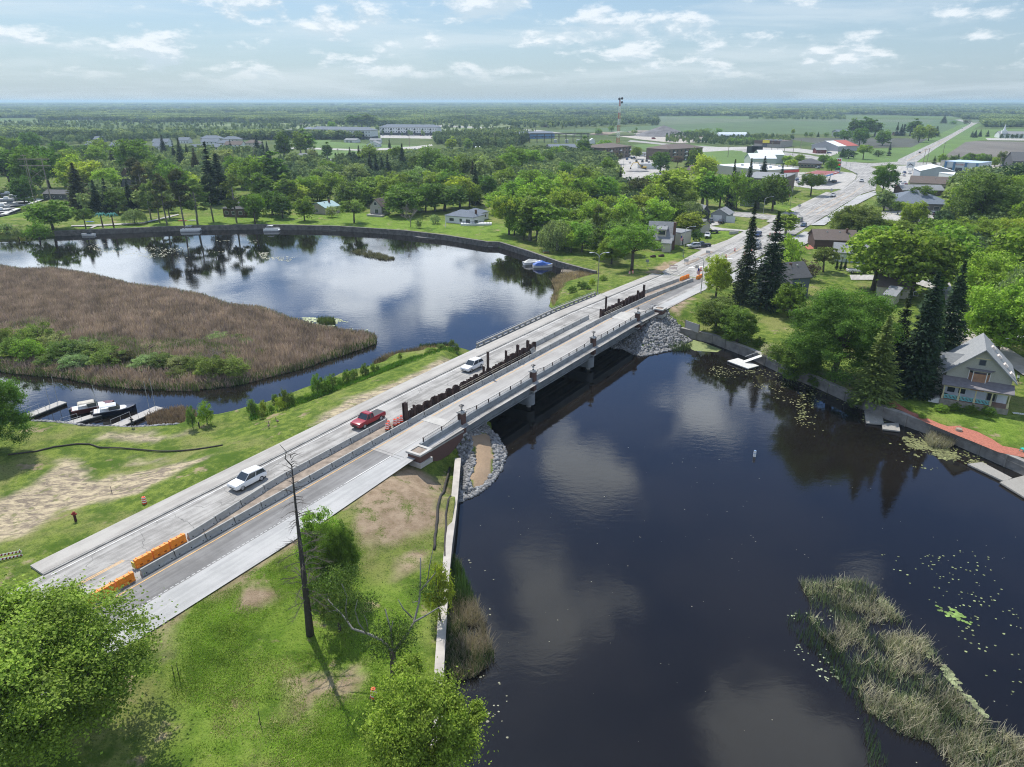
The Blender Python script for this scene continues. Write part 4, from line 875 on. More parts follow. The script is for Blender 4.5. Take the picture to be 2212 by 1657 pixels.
def weeping(seed, H=10., Rr=5., n=12000, leaf=.22):
 rs = np.random.RandomState(seed); P = []; 
 k = n // 16; a = rs.uniform(0, 6.283, k); rad = Rr * np.sqrt(rs.uniform(0.02, 1, k)); top = H * (1 - .45 * (rad / Rr) ** 2) * rs.uniform(.82, 1.02, k) + np.sin(a * 5) * .3
 ln = rs.uniform(.15, .45, k) * H
 for i in range(16):
  u = i / 15; P.append(np.stack([np.cos(a) * rad * (1 + .08 * u), np.sin(a) * rad * (1 + .08 * u), np.maximum(top - ln * u, H * .08)], 1) + rs.normal(size=(k, 3)) * .09)
 P = np.concatenate(P); n = len(P); tb = MB().tube([(0, 0, -.4), (.2, 0, H * .3), (.1, .1, H * .6)], [H * .04, H * .03, .1], 7)
 for i in range(12): b = i * 2.4; tb.tube([(0, 0, H * .28), (math.cos(b) * Rr * .35, math.sin(b) * Rr * .35, H * .6), (math.cos(b) * Rr * .7, math.sin(b) * Rr * .7, H * .72)], [.16, .1, .03], 4)
 T = rs.normal(size=(n, 3)) * .3 + (0, 0, 1); V, Q = quads(P, leaf * rs.uniform(.7, 1.2, n), rs.normal(size=(n, 3)), 2.2, rs, T)
 return finish('willow_tree', (V, Q), tb, M_BARKP, M_LEAF, rs.rand(n))
def bare_mesh(seed, H, spread, r0, m=None, depth=4, kids=4, name='bare_tree', up=.55, first=.25, straight=False):
 rs = random.Random(seed); tb = MB(); tw = MB()
 def grow(p, d, L, r, k):
  q = p + d * L * .5 + Vector((rs.uniform(-1, 1), rs.uniform(-1, 1), rs.uniform(-.4, .8))) * L * .07; e = q + (d + Vector((rs.uniform(-.25, .25), rs.uniform(-.25, .25), rs.uniform(0, .25)))).normalized() * L * .5
  (tb if k >= depth - 1 else tw).tube([tuple(p), tuple(q), tuple(e)], [r, r * .78, r * .5], 6 if k >= depth - 1 else 4)
  if k <= 0: return
  for i in range(kids):
   f = rs.uniform(.35, 1); s = p.lerp(e, f); a = rs.uniform(0, 6.28); side = Vector((math.cos(a), math.sin(a), 0)); nd = (d * rs.uniform(.4, .9) + side * spread + Vector((0, 0, up * .3))).normalized()
   grow(s, nd, L * rs.uniform(.5, .72), r * .48, k - 1)
 grow(Vector((0, 0, -.3)), Vector((0, 0, 1)), H * .5, r0, depth)
 root = bpy.data.objects.new(name, None); COL.objects.link(root); tb.build('trunk', m or M_BARKDEAD, root, smooth=True); tw.build('branches', m or M_BARKDEAD, root, smooth=True); root['unused'] = 1; return root
random.seed(1)
# kinds: (list of templates, natural height)
TEMPL['M'] = [broad(i, n=6400, leaf=.38, base=b_, nl=38, name='leafy_tree') for i, b_ in ((1, .06), (2, .1), (3, .04), (4, .12))] + [broad(5, n=6400, leaf=.36, base=.06, nl=34, Rr=3.7, lr=.36, openness=.3), broad(6, n=6000, leaf=.38, base=.14, nl=24, Rr=4.3, lr=.32, openness=.7)]
TEMPL['MH'] = [broad(11, n=28000, leaf=.20, base=.05, nl=50, ncl=20, name='leafy_tree', lr=.27), broad(12, n=28000, leaf=.20, base=.09, nl=58, ncl=18, name='leafy_tree', lr=.25)]
TEMPL['O'] = [broad(i, n=5200, leaf=.32, base=.32, Rr=5.0, nl=22, openness=1, lr=.25, ncl=12, name='open_leafy_tree') for i in (21, 22)]
TEMPL['OH'] = [broad(25, n=17000, leaf=.2, base=.3, Rr=5.2, nl=30, openness=1, lr=.25, name='open_leafy_tree')]
TEMPL['P'] = [broad(i, n=4200, leaf=.34, base=.10, Rr=1.9, nl=28, lr=.42, name='poplar_tree', bark=M_BARKP) for i in (31, 32)]
TEMPL['B'] = [broad(i, H=4., n=1800, leaf=.22, base=.0, Rr=2.2, nl=16, lr=.36, ncl=10, name='bush') for i in (41, 42, 43)]
TEMPL['BH'] = [broad(i, H=4., n=7000, leaf=.12, base=.0, Rr=2.1, nl=22, lr=.33, ncl=12, name='bush') for i in (45,)]
TEMPL['S'] = [conifer(i, name='spruce_tree') for i in (51, 52)] + [conifer(53, Rr=1.7, gap=.12, irregular=.4)]
TEMPL['SH'] = [conifer(55, tiers=50, per=15, seg=15, leaf=.20, irregular=.35, gap=.04), conifer(56, tiers=46, per=14, seg=15, leaf=.20, Rr=2.5, irregular=.45, gap=.1, droop=.2)]
TEMPL['ST'] = [conifer(57, Rr=1.45, tiers=44, per=12, seg=12, leaf=.21, irregular=.5, gap=.1, base=.12)]
TEMPL['N'] = [pine(61), pine(62, Rr=2.4, base=.28)]
TEMPL['W'] = [weeping(71)]
TEMPL['X'] = [bare_mesh(81, 10, .95, .16, depth=4, kids=5), bare_mesh(82, 10, .75, .2, M_BARKP, depth=4, kids=5)]
NAT = dict(M=10, MH=10, O=10, OH=10, P=10, B=4, BH=4, S=10, SH=10, ST=10, N=10, W=10, X=10)
WID = dict(M=4.4, MH=4.4, O=5.2, OH=5.4, P=2.1, B=2.3, BH=2.3, S=2.3, SH=2.4, ST=1.5, N=2.1, W=5.2, X=4)
TONE = dict(bright=(.285, .385, .06), mid=(.20, .305, .052), dark=(.115, .195, .036), deep=(.05, .095, .026), pale=(.25, .32, .14), spruce=(.040, .066, .034), brown=(.095, .095, .045), olive=(.16, .225, .06), purple=(.16, .12, .11), white=(.34, .38, .27))
TW = dict(bright='bright yellow green', mid='fresh green', dark='dark green', deep='very dark green', pale='pale grey green', spruce='blackish green', brown='thin brownish green', olive='olive green', purple='purplish brown', white='white blossomed')
KW = dict(M='rounded leafy tree', MH='large rounded leafy tree', O='open crowned tree', OH='wide open crowned tree', P='tall narrow leafy tree', B='bush', BH='leafy bush', S='pointed spruce', SH='tall spruce', ST='slender spire shaped spruce', N='thin bare-trunked pine', W='drooping willow-like tree', X='bare twiggy tree')
ncount = {}
def tree(k, x, y, h, w, tone, where, name=None, z=None, rz=None, label=None):
 """k kind, w half width in metres"""
 i = ncount.get(k, 0); ncount[k] = i + 1; tp = TEMPL[k][i % len(TEMPL[k])]
 z = ground_h(x, y) if z is None else z; c = TONE[tone]; j = random.uniform(.78, 1.22)
 c = (c[0] * j * random.uniform(.84, 1.14), c[1] * j, c[2] * j)
 sz = 'tall ' if h > 14 and k in 'MS' else 'small ' if h < 8.5 and k in 'MS' else ''; lab = label or f'{sz}{TW[tone]} {KW[k]} {where}'
 if k == 'X': lab = label or f'{KW[k]} {where}'
 wf = 1.22 if k in 'MOPW' else 1.0; h *= .95 if k[0] in 'MOPF' else 1.0; (c := (c[0] * .9, c[1] * .97, c[2])) if k in ('F1', 'F2') else None; sc = (w * wf / WID[k] * random.uniform(.9, 1.1), w * wf / WID[k] * random.uniform(.9, 1.1), h / NAT[k]); rz = random.uniform(0, 360) if rz is None else rz
 grp = f'{tp.name.split(".")[0].replace("_", " ")}s {where}'
 o = dup(tp, (x, y, z - .05), rz, lab, grp, sc, c); o['category'] = 'bush' if k in ('B', 'BH') else 'tree'
 if 'unused' in o: del o['unused']
 return o
LW = 'above the long dark wall'; ST = 'along the street into town'; RT = 'in the leafy block right of the street'
def TP(k, c, x, yb, yt, wpx, tone, where, label=None):
 """tree from picture marks: base (x, yb), top row yt, full width in crop pixels"""
 gx, gy = G(c, x, yb); h = max(1.0, HT(c, yt, gy))
 for _ in range(0 if where == LW else 7 if where in (RT, ST) else 20):
  gx, gy = G(c, x, yb); h = max(1.0, HT(c, yt, gy)); W2_ = wpx / KC[c][2] * .54 * math.hypot(gy, CAMH) / F
  if k not in ('M', 'MH', 'O') or h >= W2_ * (1.28 if k == 'M' else 1.0): break
  nx_, ny_ = G(c, x, yb + .004 * wpx * KC[c][2] / .54 + 2); s2, t2 = rst(nx_, ny_)
  if inside(np.array([nx_]), np.array([ny_]), W1)[0] or inside(np.array([nx_]), np.array([ny_ - 4]), W1)[0] or (-36 < t2 < 8 and s2 < 420): break
  yb += .004 * wpx * KC[c][2] / .54 + 2
 W_ = wpx / KC[c][2] * .54 * math.hypot(gy, CAMH) / F * .5
 return tree(k, gx, gy, h, W_, tone, where, label=label)
def drop_templates():
 for lst in TEMPL.values():
  for r in lst:
   if r.get('unused'):
    for ch in list(r.children): bpy.data.objects.remove(ch)
    bpy.data.objects.remove(r)
# ---------------------------------------------------------------- trees, shore by shore (crop, x, base row, top row, width px)
random.seed(7)
NS = 'in the far shore park'
for r in [('B', 50, 1225, 1125, 160, 'pale'), ('B', 330, 1250, 1070, 220, 'mid'), ('M', 450, 1165, 935, 300, 'mid'), ('B', 150, 1235, 1130, 110, 'pale'), ('B', 215, 1240, 1150, 90, 'olive'),
          ('S', 690, 1035, 640, 230, 'brown'), ('S', 830, 1055, 780, 130, 'spruce'), ('S', 925, 1065, 765, 150, 'spruce'), ('S', 1110, 1045, 780, 130, 'spruce'), ('N', 1345, 1140, 800, 150, 'olive'),
          ('N', 1410, 1160, 740, 150, 'brown'), ('N', 1555, 1165, 700, 170, 'brown'), ('N', 1665, 1155, 780, 200, 'olive'), ('N', 1800, 1130, 745, 150, 'spruce'), ('N', 1995, 1140, 740, 150, 'olive'),
          ('N', 1275, 1115, 820, 150, 'olive'), ('O', 725, 1190, 1000, 150, 'olive'), ('W', 1140, 1150, 1020, 160, 'pale'), ('N', 1430, 1100, 800, 130, 'olive'), ('S', 1870, 970, 560, 240, 'spruce'), ('S', 1800, 990, 462, 230, 'spruce'),
          ('N', 1180, 950, 600, 170, 'brown'), ('N', 1215, 1000, 640, 130, 'brown'), ('M', 1280, 1040, 830, 130, 'mid'), ('M', 1000, 1040, 830, 170, 'olive'), ('O', 2150, 1150, 880, 220, 'mid')]:
 TP(r[0], 'a', *r[1:], NS)
PK = 'behind the far park'
for r in [('M', 205, 880, 710, 180, 'dark'), ('M', 290, 770, 480, 300, 'dark'), ('M', 100, 800, 480, 260, 'dark'), ('M', 420, 770, 480, 260, 'dark'), ('M', 270, 480, 355, 140, 'dark'), ('M', 855, 540, 420, 140, 'bright'), ('M', 830, 640, 480, 150, 'mid'), ('M', 640, 780, 560, 230, 'bright'),
          ('M', 745, 780, 590, 230, 'bright'), ('M', 920, 810, 660, 190, 'bright'), ('M', 1150, 690, 395, 260, 'mid'), ('M', 560, 670, 520, 150, 'mid'), ('M', 1500, 860, 640, 220, 'mid'), ('M', 1600, 820, 700, 200, 'bright'), ('S', 1390, 600, 400, 80, 'spruce'), ('S', 960, 700, 520, 90, 'brown'), ('S', 1060, 720, 540, 100, 'brown'),
          ('S', 1540, 700, 430, 100, 'spruce'), ('S', 1660, 740, 510, 110, 'brown'), ('S', 1480, 650, 450, 80, 'spruce'), ('M', 1890, 620, 500, 170, 'pale'), ('M', 1990, 680, 560, 150, 'mid'), ('M', 2040, 760, 610, 180, 'bright'), ('M', 2140, 900, 560, 180, 'mid'), ('M', 1900, 860, 710, 160, 'mid'), ('M', 740, 540, 480, 120, 'dark'), ('M', 20, 640, 470, 200, 'mid'),
          ('M', 340, 650, 470, 200, 'dark'), ('S', 470, 600, 440, 90, 'spruce'), ('M', 610, 640, 490, 160, 'mid'), ('M', 1330, 760, 560, 180, 'dark'), ('M', 1250, 800, 620, 150, 'olive'), ('M', 1420, 800, 600, 170, 'dark'), ('S', 1590, 640, 480, 70, 'spruce'), ('S', 1950, 560, 440, 70, 'spruce'), ('M', 520, 520, 430, 140, 'dark'), ('M', 100, 520, 400, 160, 'dark')]:
 TP(r[0], 'a', *r[1:], PK)
LW = 'above the long dark wall'
for r in [('P', 180, 880, 530, 220, 'dark'), ('P', 90, 860, 560, 190, 'mid'), ('P', 260, 880, 600, 150, 'dark'), ('M', 190, 1075, 845, 190, 'dark'), ('M', 275, 1100, 890, 150, 'dark'), ('B', 60, 1130, 960, 180, 'dark'), ('M', 460, 1125, 915, 150, 'mid'), ('B', 690, 1095, 1000, 110, 'pale'), ('O', 878, 1142, 925, 220, 'olive'), ('X', 790, 1000, 850, 150, 'mid'),
          ('X', 1355, 1172, 965, 160, 'mid'), ('B', 1560, 1150, 1065, 110, 'pale'), ('M', 1285, 1080, 820, 330, 'mid'), ('M', 1020, 960, 725, 260, 'mid'), ('M', 1640, 1040, 790, 300, 'dark'), ('M', 1770, 1010, 715, 220, 'bright'), ('S', 1905, 990, 650, 130, 'spruce'), ('B', 2040, 985, 868, 150, 'dark'), ('OH', 2185, 1240, 890, 340, 'bright'), ('B', 1425, 1185, 1100, 70, 'pale'), ('M', 2140, 880, 680, 170, 'mid'), ('M', 1395, 1040, 860, 160, 'dark'), ('M', 20, 1080, 900, 140, 'dark'), ('P', 120, 980, 700, 170, 'mid'), ('P', 330, 1000, 720, 160, 'mid'), ('M', 400, 1000, 800, 190, 'bright'), ('M', 590, 980, 790, 190, 'mid'), ('M', 810, 1010, 800, 180, 'pale'), ('M', 930, 1000, 790, 190, 'mid'), ('M', 1180, 990, 740, 200, 'mid'), ('M', 1480, 1050, 800, 200, 'mid'), ('M', 1560, 1040, 790, 190, 'dark'), ('M', 1850, 1010, 780, 170, 'mid'), ('M', 2100, 1060, 850, 200, 'bright')]:
 TP(r[0], 'b', *r[1:], LW)
MB_ = 'behind the lake houses'
for r in [('M', 400, 900, 760, 150, 'bright'), ('M', 490, 920, 740, 170, 'mid'), ('M', 570, 900, 740, 150, 'bright'), ('M', 600, 780, 670, 170, 'olive'), ('M', 720, 880, 700, 190, 'mid'), ('M', 840, 950, 760, 190, 'olive'), ('M', 1240, 860, 700, 180, 'mid'), ('M', 1560, 830, 700, 200, 'mid'), ('M', 1450, 780, 660, 180, 'pale'), ('M', 1350, 820, 680, 180, 'olive'),
          ('S', 70, 590, 400, 80, 'spruce'), ('S', 120, 600, 440, 70, 'spruce'), ('S', 155, 610, 455, 70, 'spruce'), ('S', 790, 640, 550, 70, 'spruce'), ('S', 850, 660, 505, 90, 'spruce'), ('S', 925, 660, 490, 80, 'spruce'), ('S', 1290, 720, 475, 110, 'spruce'), ('S', 1180, 560, 430, 60, 'spruce'), ('S', 1020, 780, 550, 90, 'spruce'), ('S', 1070, 790, 560, 90, 'spruce'), ('S', 1170, 790, 560, 110, 'spruce'), ('S', 1120, 770, 590, 80, 'spruce'),
          ('P', 290, 620, 360, 120, 'dark'), ('P', 480, 570, 340, 120, 'mid'), ('P', 430, 580, 360, 90, 'mid'), ('P', 655, 610, 455, 75, 'dark'), ('M', 660, 720, 600, 120, 'mid'), ('M', 380, 650, 530, 120, 'pale'), ('M', 530, 620, 510, 90, 'pale'), ('M', 1540, 740, 490, 210, 'olive'), ('M', 1010, 640, 470, 140, 'mid'), ('M', 1240, 640, 480, 120, 'mid'), ('M', 1430, 720, 540, 160, 'olive'), ('M', 1650, 760, 560, 200, 'olive'),
          ('M', 1750, 780, 570, 170, 'mid'), ('M', 1850, 740, 560, 180, 'olive'), ('M', 1970, 760, 570, 190, 'pale'), ('M', 2080, 780, 570, 180, 'olive'), ('M', 2170, 720, 530, 170, 'mid'), ('S', 1880, 860, 620, 110, 'brown'), ('M', 1990, 900, 720, 150, 'dark'), ('M', 1680, 880, 680, 180, 'mid'), ('M', 900, 760, 640, 170, 'pale'), ('M', 780, 740, 640, 130, 'olive'), ('M', 1330, 1000, 770, 180, 'dark'),
          ('P', 870, 330, 225, 90, 'dark'), ('P', 940, 330, 220, 110, 'dark'), ('P', 1010, 330, 215, 110, 'dark'), ('M', 690, 320, 280, 60, 'mid'), ('P', 1700, 530, 410, 70, 'bright'), ('P', 1840, 530, 420, 60, 'bright')]:
 TP(r[0], 'b', *r[1:], MB_)
CV = 'in the wooded block by the lake'
for r in [('P', 700, 610, 405, 100, 'dark'), ('P', 720, 620, 490, 80, 'mid'), ('M', 880, 490, 430, 110, 'mid'), ('M', 490, 610, 485, 100, 'bright'), ('M', 140, 670, 490, 180, 'mid'), ('M', 400, 640, 515, 120, 'dark'), ('M', 270, 680, 500, 150, 'mid'), ('M', 1145, 585, 490, 80, 'mid'), ('M', 1350, 640, 520, 150, 'dark'), ('M', 1640, 670, 500, 130, 'dark'), ('M', 1720, 720, 560, 190, 'bright'), ('S', 1580, 670, 535, 70, 'spruce'),
          ('O', 990, 620, 545, 90, 'brown'), ('O', 1490, 640, 565, 100, 'purple'), ('ST', 1010, 860, 655, 50, 'spruce'), ('S', 835, 700, 580, 70, 'spruce'), ('M', 900, 730, 585, 140, 'mid'), ('M', 1440, 900, 650, 290, 'bright'), ('S', 1425, 970, 720, 120, 'spruce'), ('S', 1345, 960, 790, 90, 'spruce'), ('M', 1560, 1000, 830, 160, 'mid'), ('P', 1700, 1000, 670, 150, 'bright'), ('P', 1745, 1010, 690, 120, 'mid'), ('M', 1850, 1010, 700, 180, 'mid'),
          ('M', 1990, 1030, 680, 120, 'mid'), ('S', 1940, 1020, 610, 100, 'spruce'), ('S', 2080, 960, 600, 110, 'spruce'), ('M', 2150, 1030, 760, 180, 'mid'), ('O', 75, 1245, 880, 260, 'mid'), ('M', 60, 900, 670, 170, 'mid'), ('P', 320, 1280, 840, 190, 'mid'), ('M', 200, 1290, 1080, 150, 'dark'), ('W', 480, 1370, 1110, 280, 'pale'), ('M', 600, 1340, 1190, 150, 'bright'), ('N', 820, 1340, 1000, 120, 'olive'), ('M', 740, 1300, 1080, 190, 'pale'),
          ('MH', 940, 1480, 1240, 240, 'mid'), ('OH', 1110, 1548, 1130, 520, 'mid'), ('W', 1600, 1110, 955, 230, 'pale'), ('M', 1600, 1190, 1040, 200, 'bright'), ('B', 1655, 1300, 1190, 110, 'deep'), ('M', 940, 1250, 1010, 220, 'mid'), ('M', 1050, 1290, 900, 240, 'bright'), ('M', 760, 1180, 920, 230, 'bright'), ('M', 880, 1120, 890, 200, 'bright'), ('M', 640, 1130, 840, 240, 'bright'), ('M', 500, 1160, 830, 210, 'bright'),
          ('M', 420, 1060, 750, 240, 'bright'), ('M', 560, 980, 700, 240, 'bright'), ('M', 700, 980, 720, 250, 'bright'), ('M', 860, 970, 720, 240, 'mid'), ('M', 250, 860, 660, 220, 'mid'), ('M', 380, 850, 680, 200, 'olive'), ('M', 120, 1000, 760, 200, 'mid'), ('M', 230, 1080, 800, 190, 'bright'), ('M', 560, 1270, 1000, 200, 'mid'), ('M', 1180, 1010, 740, 200, 'brown'), ('M', 1280, 1060, 780, 210, 'bright'), ('M', 1170, 1150, 880, 200, 'bright'),
          ('M', 1330, 1180, 930, 220, 'bright'), ('M', 1260, 900, 720, 170, 'mid'), ('M', 1090, 940, 780, 170, 'olive'), ('M', 980, 1010, 770, 160, 'mid'), ('M', 1450, 1130, 930, 180, 'dark'), ('M', 700, 860, 640, 160, 'mid'), ('M', 560, 820, 620, 150, 'mid'), ('M', 820, 860, 700, 160, 'mid'), ('M', 1230, 1250, 1050, 170, 'mid'), ('M', 640, 1220, 1020, 180, 'olive'), ('M', 430, 1250, 1050, 160, 'mid'), ('P', 250, 1290, 900, 170, 'mid'), ('P', 385, 1310, 930, 180, 'bright'), ('M', 540, 1330, 1090, 200, 'mid'), ('M', 690, 1355, 1130, 190, 'mid'), ('M', 850, 1400, 1140, 220, 'dark'), ('M', 460, 1290, 980, 210, 'mid'), ('M', 1010, 1400, 1080, 240, 'olive'), ('M', 330, 1250, 900, 190, 'olive'), ('M', 120, 1250, 990, 160, 'mid'), ('M', 760, 1290, 960, 210, 'bright'), ('M', 900, 1300, 990, 220, 'mid')]:
 TP(r[0], 'c', *r[1:], CV)
ST = 'along the street into town'
for r in [('ST', 100, 760, 555, 90, 'spruce'), ('ST', 240, 830, 620, 80, 'spruce'), ('OH', 490, 875, 675, 210, 'dark'), ('M', 295, 600, 540, 60, 'bright'), ('M', 330, 640, 575, 80, 'bright'), ('M', 398, 600, 530, 70, 'mid'), ('M', 595, 600, 535, 80, 'mid'), ('M', 655, 670, 565, 90, 'mid'), ('B', 790, 575, 500, 140, 'deep'), ('O', 912, 558, 450, 120, 'mid'), ('B', 1035, 560, 508, 80, 'deep'), ('S', 1120, 552, 440, 50, 'spruce'), ('S', 742, 565, 488, 55, 'spruce'),
          ('MH', 1070, 850, 605, 220, 'dark'), ('M', 1080, 970, 815, 160, 'pale'), ('O', 1360, 950, 780, 190, 'dark'), ('S', 1605, 890, 725, 120, 'mid'), ('M', 1190, 1020, 905, 90, 'dark'), ('M', 180, 1000, 680, 190, 'dark'), ('P', 60, 980, 760, 170, 'dark'), ('ST', 262, 945, 700, 26, 'brown')]:
 TP(r[0], 'd', *r[1:], ST)
RT = 'in the leafy block right of the street'
for r in [('MH', 850, 1175, 930, 380, 'olive'), ('MH', 1310, 1130, 905, 230, 'bright'), ('MH', 1150, 1190, 1050, 300, 'mid'), ('MH', 1560, 1330, 1060, 330, 'mid'), ('M', 1010, 1290, 1090, 230, 'mid'), ('MH', 1850, 1160, 640, 480, 'olive'), ('MH', 2090, 1080, 690, 340, 'mid'), ('M', 2190, 800, 600, 240, 'deep'), ('MH', 1900, 1290, 1030, 330, 'bright'), ('MH', 2100, 1330, 1040, 320, 'bright'),
          ('M', 1690, 1120, 800, 240, 'mid'), ('P', 290, 1190, 985, 140, 'bright'), ('MH', 310, 1320, 1215, 180, 'mid'), ('M', 1700, 1290, 1040, 200, 'mid'), ('M', 2220, 1240, 860, 300, 'mid'), ('M', 1450, 1240, 1040, 200, 'mid'), ('M', 730, 1150, 980, 170, 'olive')]:
 TP(r[0], 'd', *r[1:], RT)
HB = 'around the houses on the right bank'
TEMPL['F1'] = [broad(91, H=12, Rr=6.2, n=95000, leaf=.125, base=.02, nl=54, ncl=22, lr=.22, openness=.8, name='leafy_tree')]; NAT['F1'] = 12; WID['F1'] = 6.5; KW['F1'] = 'huge full leafy tree'
for r in [('SH', 1605, 655, 440, 62, 'spruce'), ('SH', 1655, 667, 458, 88, 'spruce'), ('MH', 1545, 652, 556, 62, 'bright'), ('MH', 1545, 718, 638, 100, 'olive'), ('MH', 1592, 738, 662, 92, 'dark'), ('F1', 1798, 822, 592, 245, 'dark'), ('MH', 1722, 800, 700, 120, 'dark'), ('M', 1703, 680, 605, 64, 'mid'), ('SH', 1970, 848, 588, 120, 'spruce'), ('SH', 1885, 868, 682, 92, 'olive'), ('SH', 2032, 792, 565, 96, 'spruce'), ('SH', 1925, 830, 622, 70, 'spruce'),
          ('MH', 2150, 752, 600, 170, 'bright'), ('W', 2215, 740, 560, 150, 'pale'), ('MH', 2120, 680, 535, 130, 'bright'), ('M', 1970, 590, 490, 130, 'mid'), ('M', 2030, 580, 480, 130, 'mid'), ('M', 1885, 580, 480, 120, 'mid'), ('O', 1778, 572, 530, 56, 'olive'), ('B', 1742, 605, 560, 50, 'purple'), ('B', 1702, 596, 510, 62, 'bright'), ('M', 2200, 640, 470, 130, 'mid'), ('SH', 1990, 810, 600, 80, 'deep')]:
 TP(r[0], 'D', *r[1:], HB)
for x, y in ((520, 270), (545, 272), (570, 270)): TP('ST', 'h', x, y, 200, 24, 'deep', 'in the short row by the white pickup')
for r in [('BH', 1508, 690, 660, 26, 'mid'), ('BH', 1665, 770, 742, 46, 'white'), ('BH', 1690, 780, 750, 50, 'white'), ('BH', 1710, 800, 775, 42, 'mid'), ('BH', 1640, 748, 728, 36, 'dark'), ('BH', 1612, 742, 722, 36, 'dark'), ('BH', 1575, 735, 718, 36, 'mid'), ('BH', 1548, 716, 703, 30, 'mid'), ('BH', 1850, 860, 830, 36, 'dark'), ('BH', 1760, 815, 790, 40, 'dark')]:
 TP(r[0], 'D', *r[1:], 'on top of the right bank wall')
for r in [(1150, 1120, 1078, 90, 'mid'), (1235, 1120, 1070, 80, 'dark'), (1330, 1132, 1085, 100, 'dark'), (1430, 1145, 1090, 90, 'dark'), (1035, 1165, 1135, 60, 'mid')]:
 TP('BH', 'h', *r, 'along the foot of the porch house')
FM_ = 'around the distant farmstead'
for r in [('P', 825, 395, 240, 80, 'dark'), ('P', 905, 398, 232, 100, 'dark'), ('P', 950, 398, 235, 90, 'dark'), ('P', 1005, 395, 255, 80, 'dark'), ('M', 880, 405, 310, 110, 'dark'), ('M', 1070, 400, 335, 110, 'mid'), ('P', 1290, 390, 262, 60, 'dark'), ('P', 1335, 390, 245, 70, 'dark'), ('M', 1360, 395, 300, 100, 'mid'), ('M', 1440, 410, 300, 90, 'bright'), ('S', 1180, 390, 280, 50, 'spruce'), ('S', 1215, 390, 295, 45, 'spruce'), ('M', 760, 390, 330, 80, 'mid'), ('S', 1500, 395, 310, 60, 'spruce'),
          ('S', 1790, 402, 350, 45, 'spruce'), ('S', 1815, 405, 343, 40, 'spruce'), ('S', 1855, 398, 340, 32, 'spruce'), ('S', 1915, 398, 345, 50, 'spruce'), ('B', 1640, 298, 270, 60, 'dark'), ('B', 1750, 298, 255, 60, 'brown'), ('S', 1562, 290, 222, 60, 'spruce'), ('B', 450, 402, 360, 36, 'dark'), ('B', 492, 402, 362, 44, 'dark'), ('B', 615, 402, 358, 40, 'dark'), ('S', 548, 400, 358, 30, 'dark'), ('M', 690, 400, 352, 40, 'dark'), ('M', 765, 402, 350, 40, 'dark'), ('P', 346, 380, 330, 26, 'bright')]:
 TP(r[0], 'd', *r[1:], FM_)
for x in (2025, 2075, 2115, 2148, 2185): TP('B', 'd', x, 416, 374, 30, 'deep', 'in the row before the white church')
for i, x in enumerate((870, 985, 1150, 1215, 1330, 1400, 1470, 1540, 1640, 1700, 1770, 1860, 1930, 2000, 2070, 2140)): TP('M' if i % 3 else 'S', 's', x, 400, (270, 250, 300, 240)[i % 4] - 20 * (i % 3), 110, ('dark', 'mid', 'olive')[i % 3], 'in the hedge row behind the blue trimmed shop')
for r in [(1130, 392, 355, 60), (1660, 400, 355, 130), (1730, 400, 345, 110), (1840, 390, 340, 60), (1580, 400, 360, 90), (830, 400, 345, 70), (940, 370, 325, 50), (2100, 470, 420, 140), (2000, 480, 430, 140), (2180, 465, 420, 120)]: TP('B', 'c', *r, 'mid', 'beside the gravel yard')
# channel bank bushes
CB = 'on the bank of the narrow channel'
for r in [(40, 1400, 1310, 70), (105, 1400, 1290, 60), (160, 1392, 1330, 50), (225, 1370, 1270, 90), (262, 1355, 1215, 90), (310, 1340, 1240, 70), (190, 1320, 1240, 60), (425, 1285, 1250, 70), (500, 1270, 1105, 110), (560, 1262, 1140, 100), (610, 1235, 1110, 90), (660, 1200, 1130, 60), (715, 1185, 1080, 80), (770, 1165, 1075, 80), (850, 1140, 1038, 80), (908, 1110, 1035, 46), (942, 1108, 1050, 40), (1108, 1008, 950, 34), (1340, 985, 955, 110), (1410, 968, 930, 90), (1490, 950, 892, 60), (1522, 975, 902, 50)]:
 TP('BH', 'f', *r, ('mid', 'bright', 'olive', 'dark')[int(r[0]) % 4], CB)
for r in [(1422, 1500, 1325, 90), (1525, 1468, 1292, 130), (1862, 1410, 1275, 80), (1930, 1440, 1370, 60)]: TP('BH', 'e', *r, ('mid', 'bright', 'olive', 'dark')[int(r[0]) % 4], CB)
for r in [(610, 600, 540, 90, 'dark'), (690, 570, 500, 110, 'dark'), (775, 540, 470, 60, 'bright'), (560, 670, 580, 70, 'bright'), (870, 490, 440, 90, 'mid'), (740, 590, 555, 60, 'mid')]: TP('BH', 'g', *r, 'beside the dead reeds by the old bridge rail')
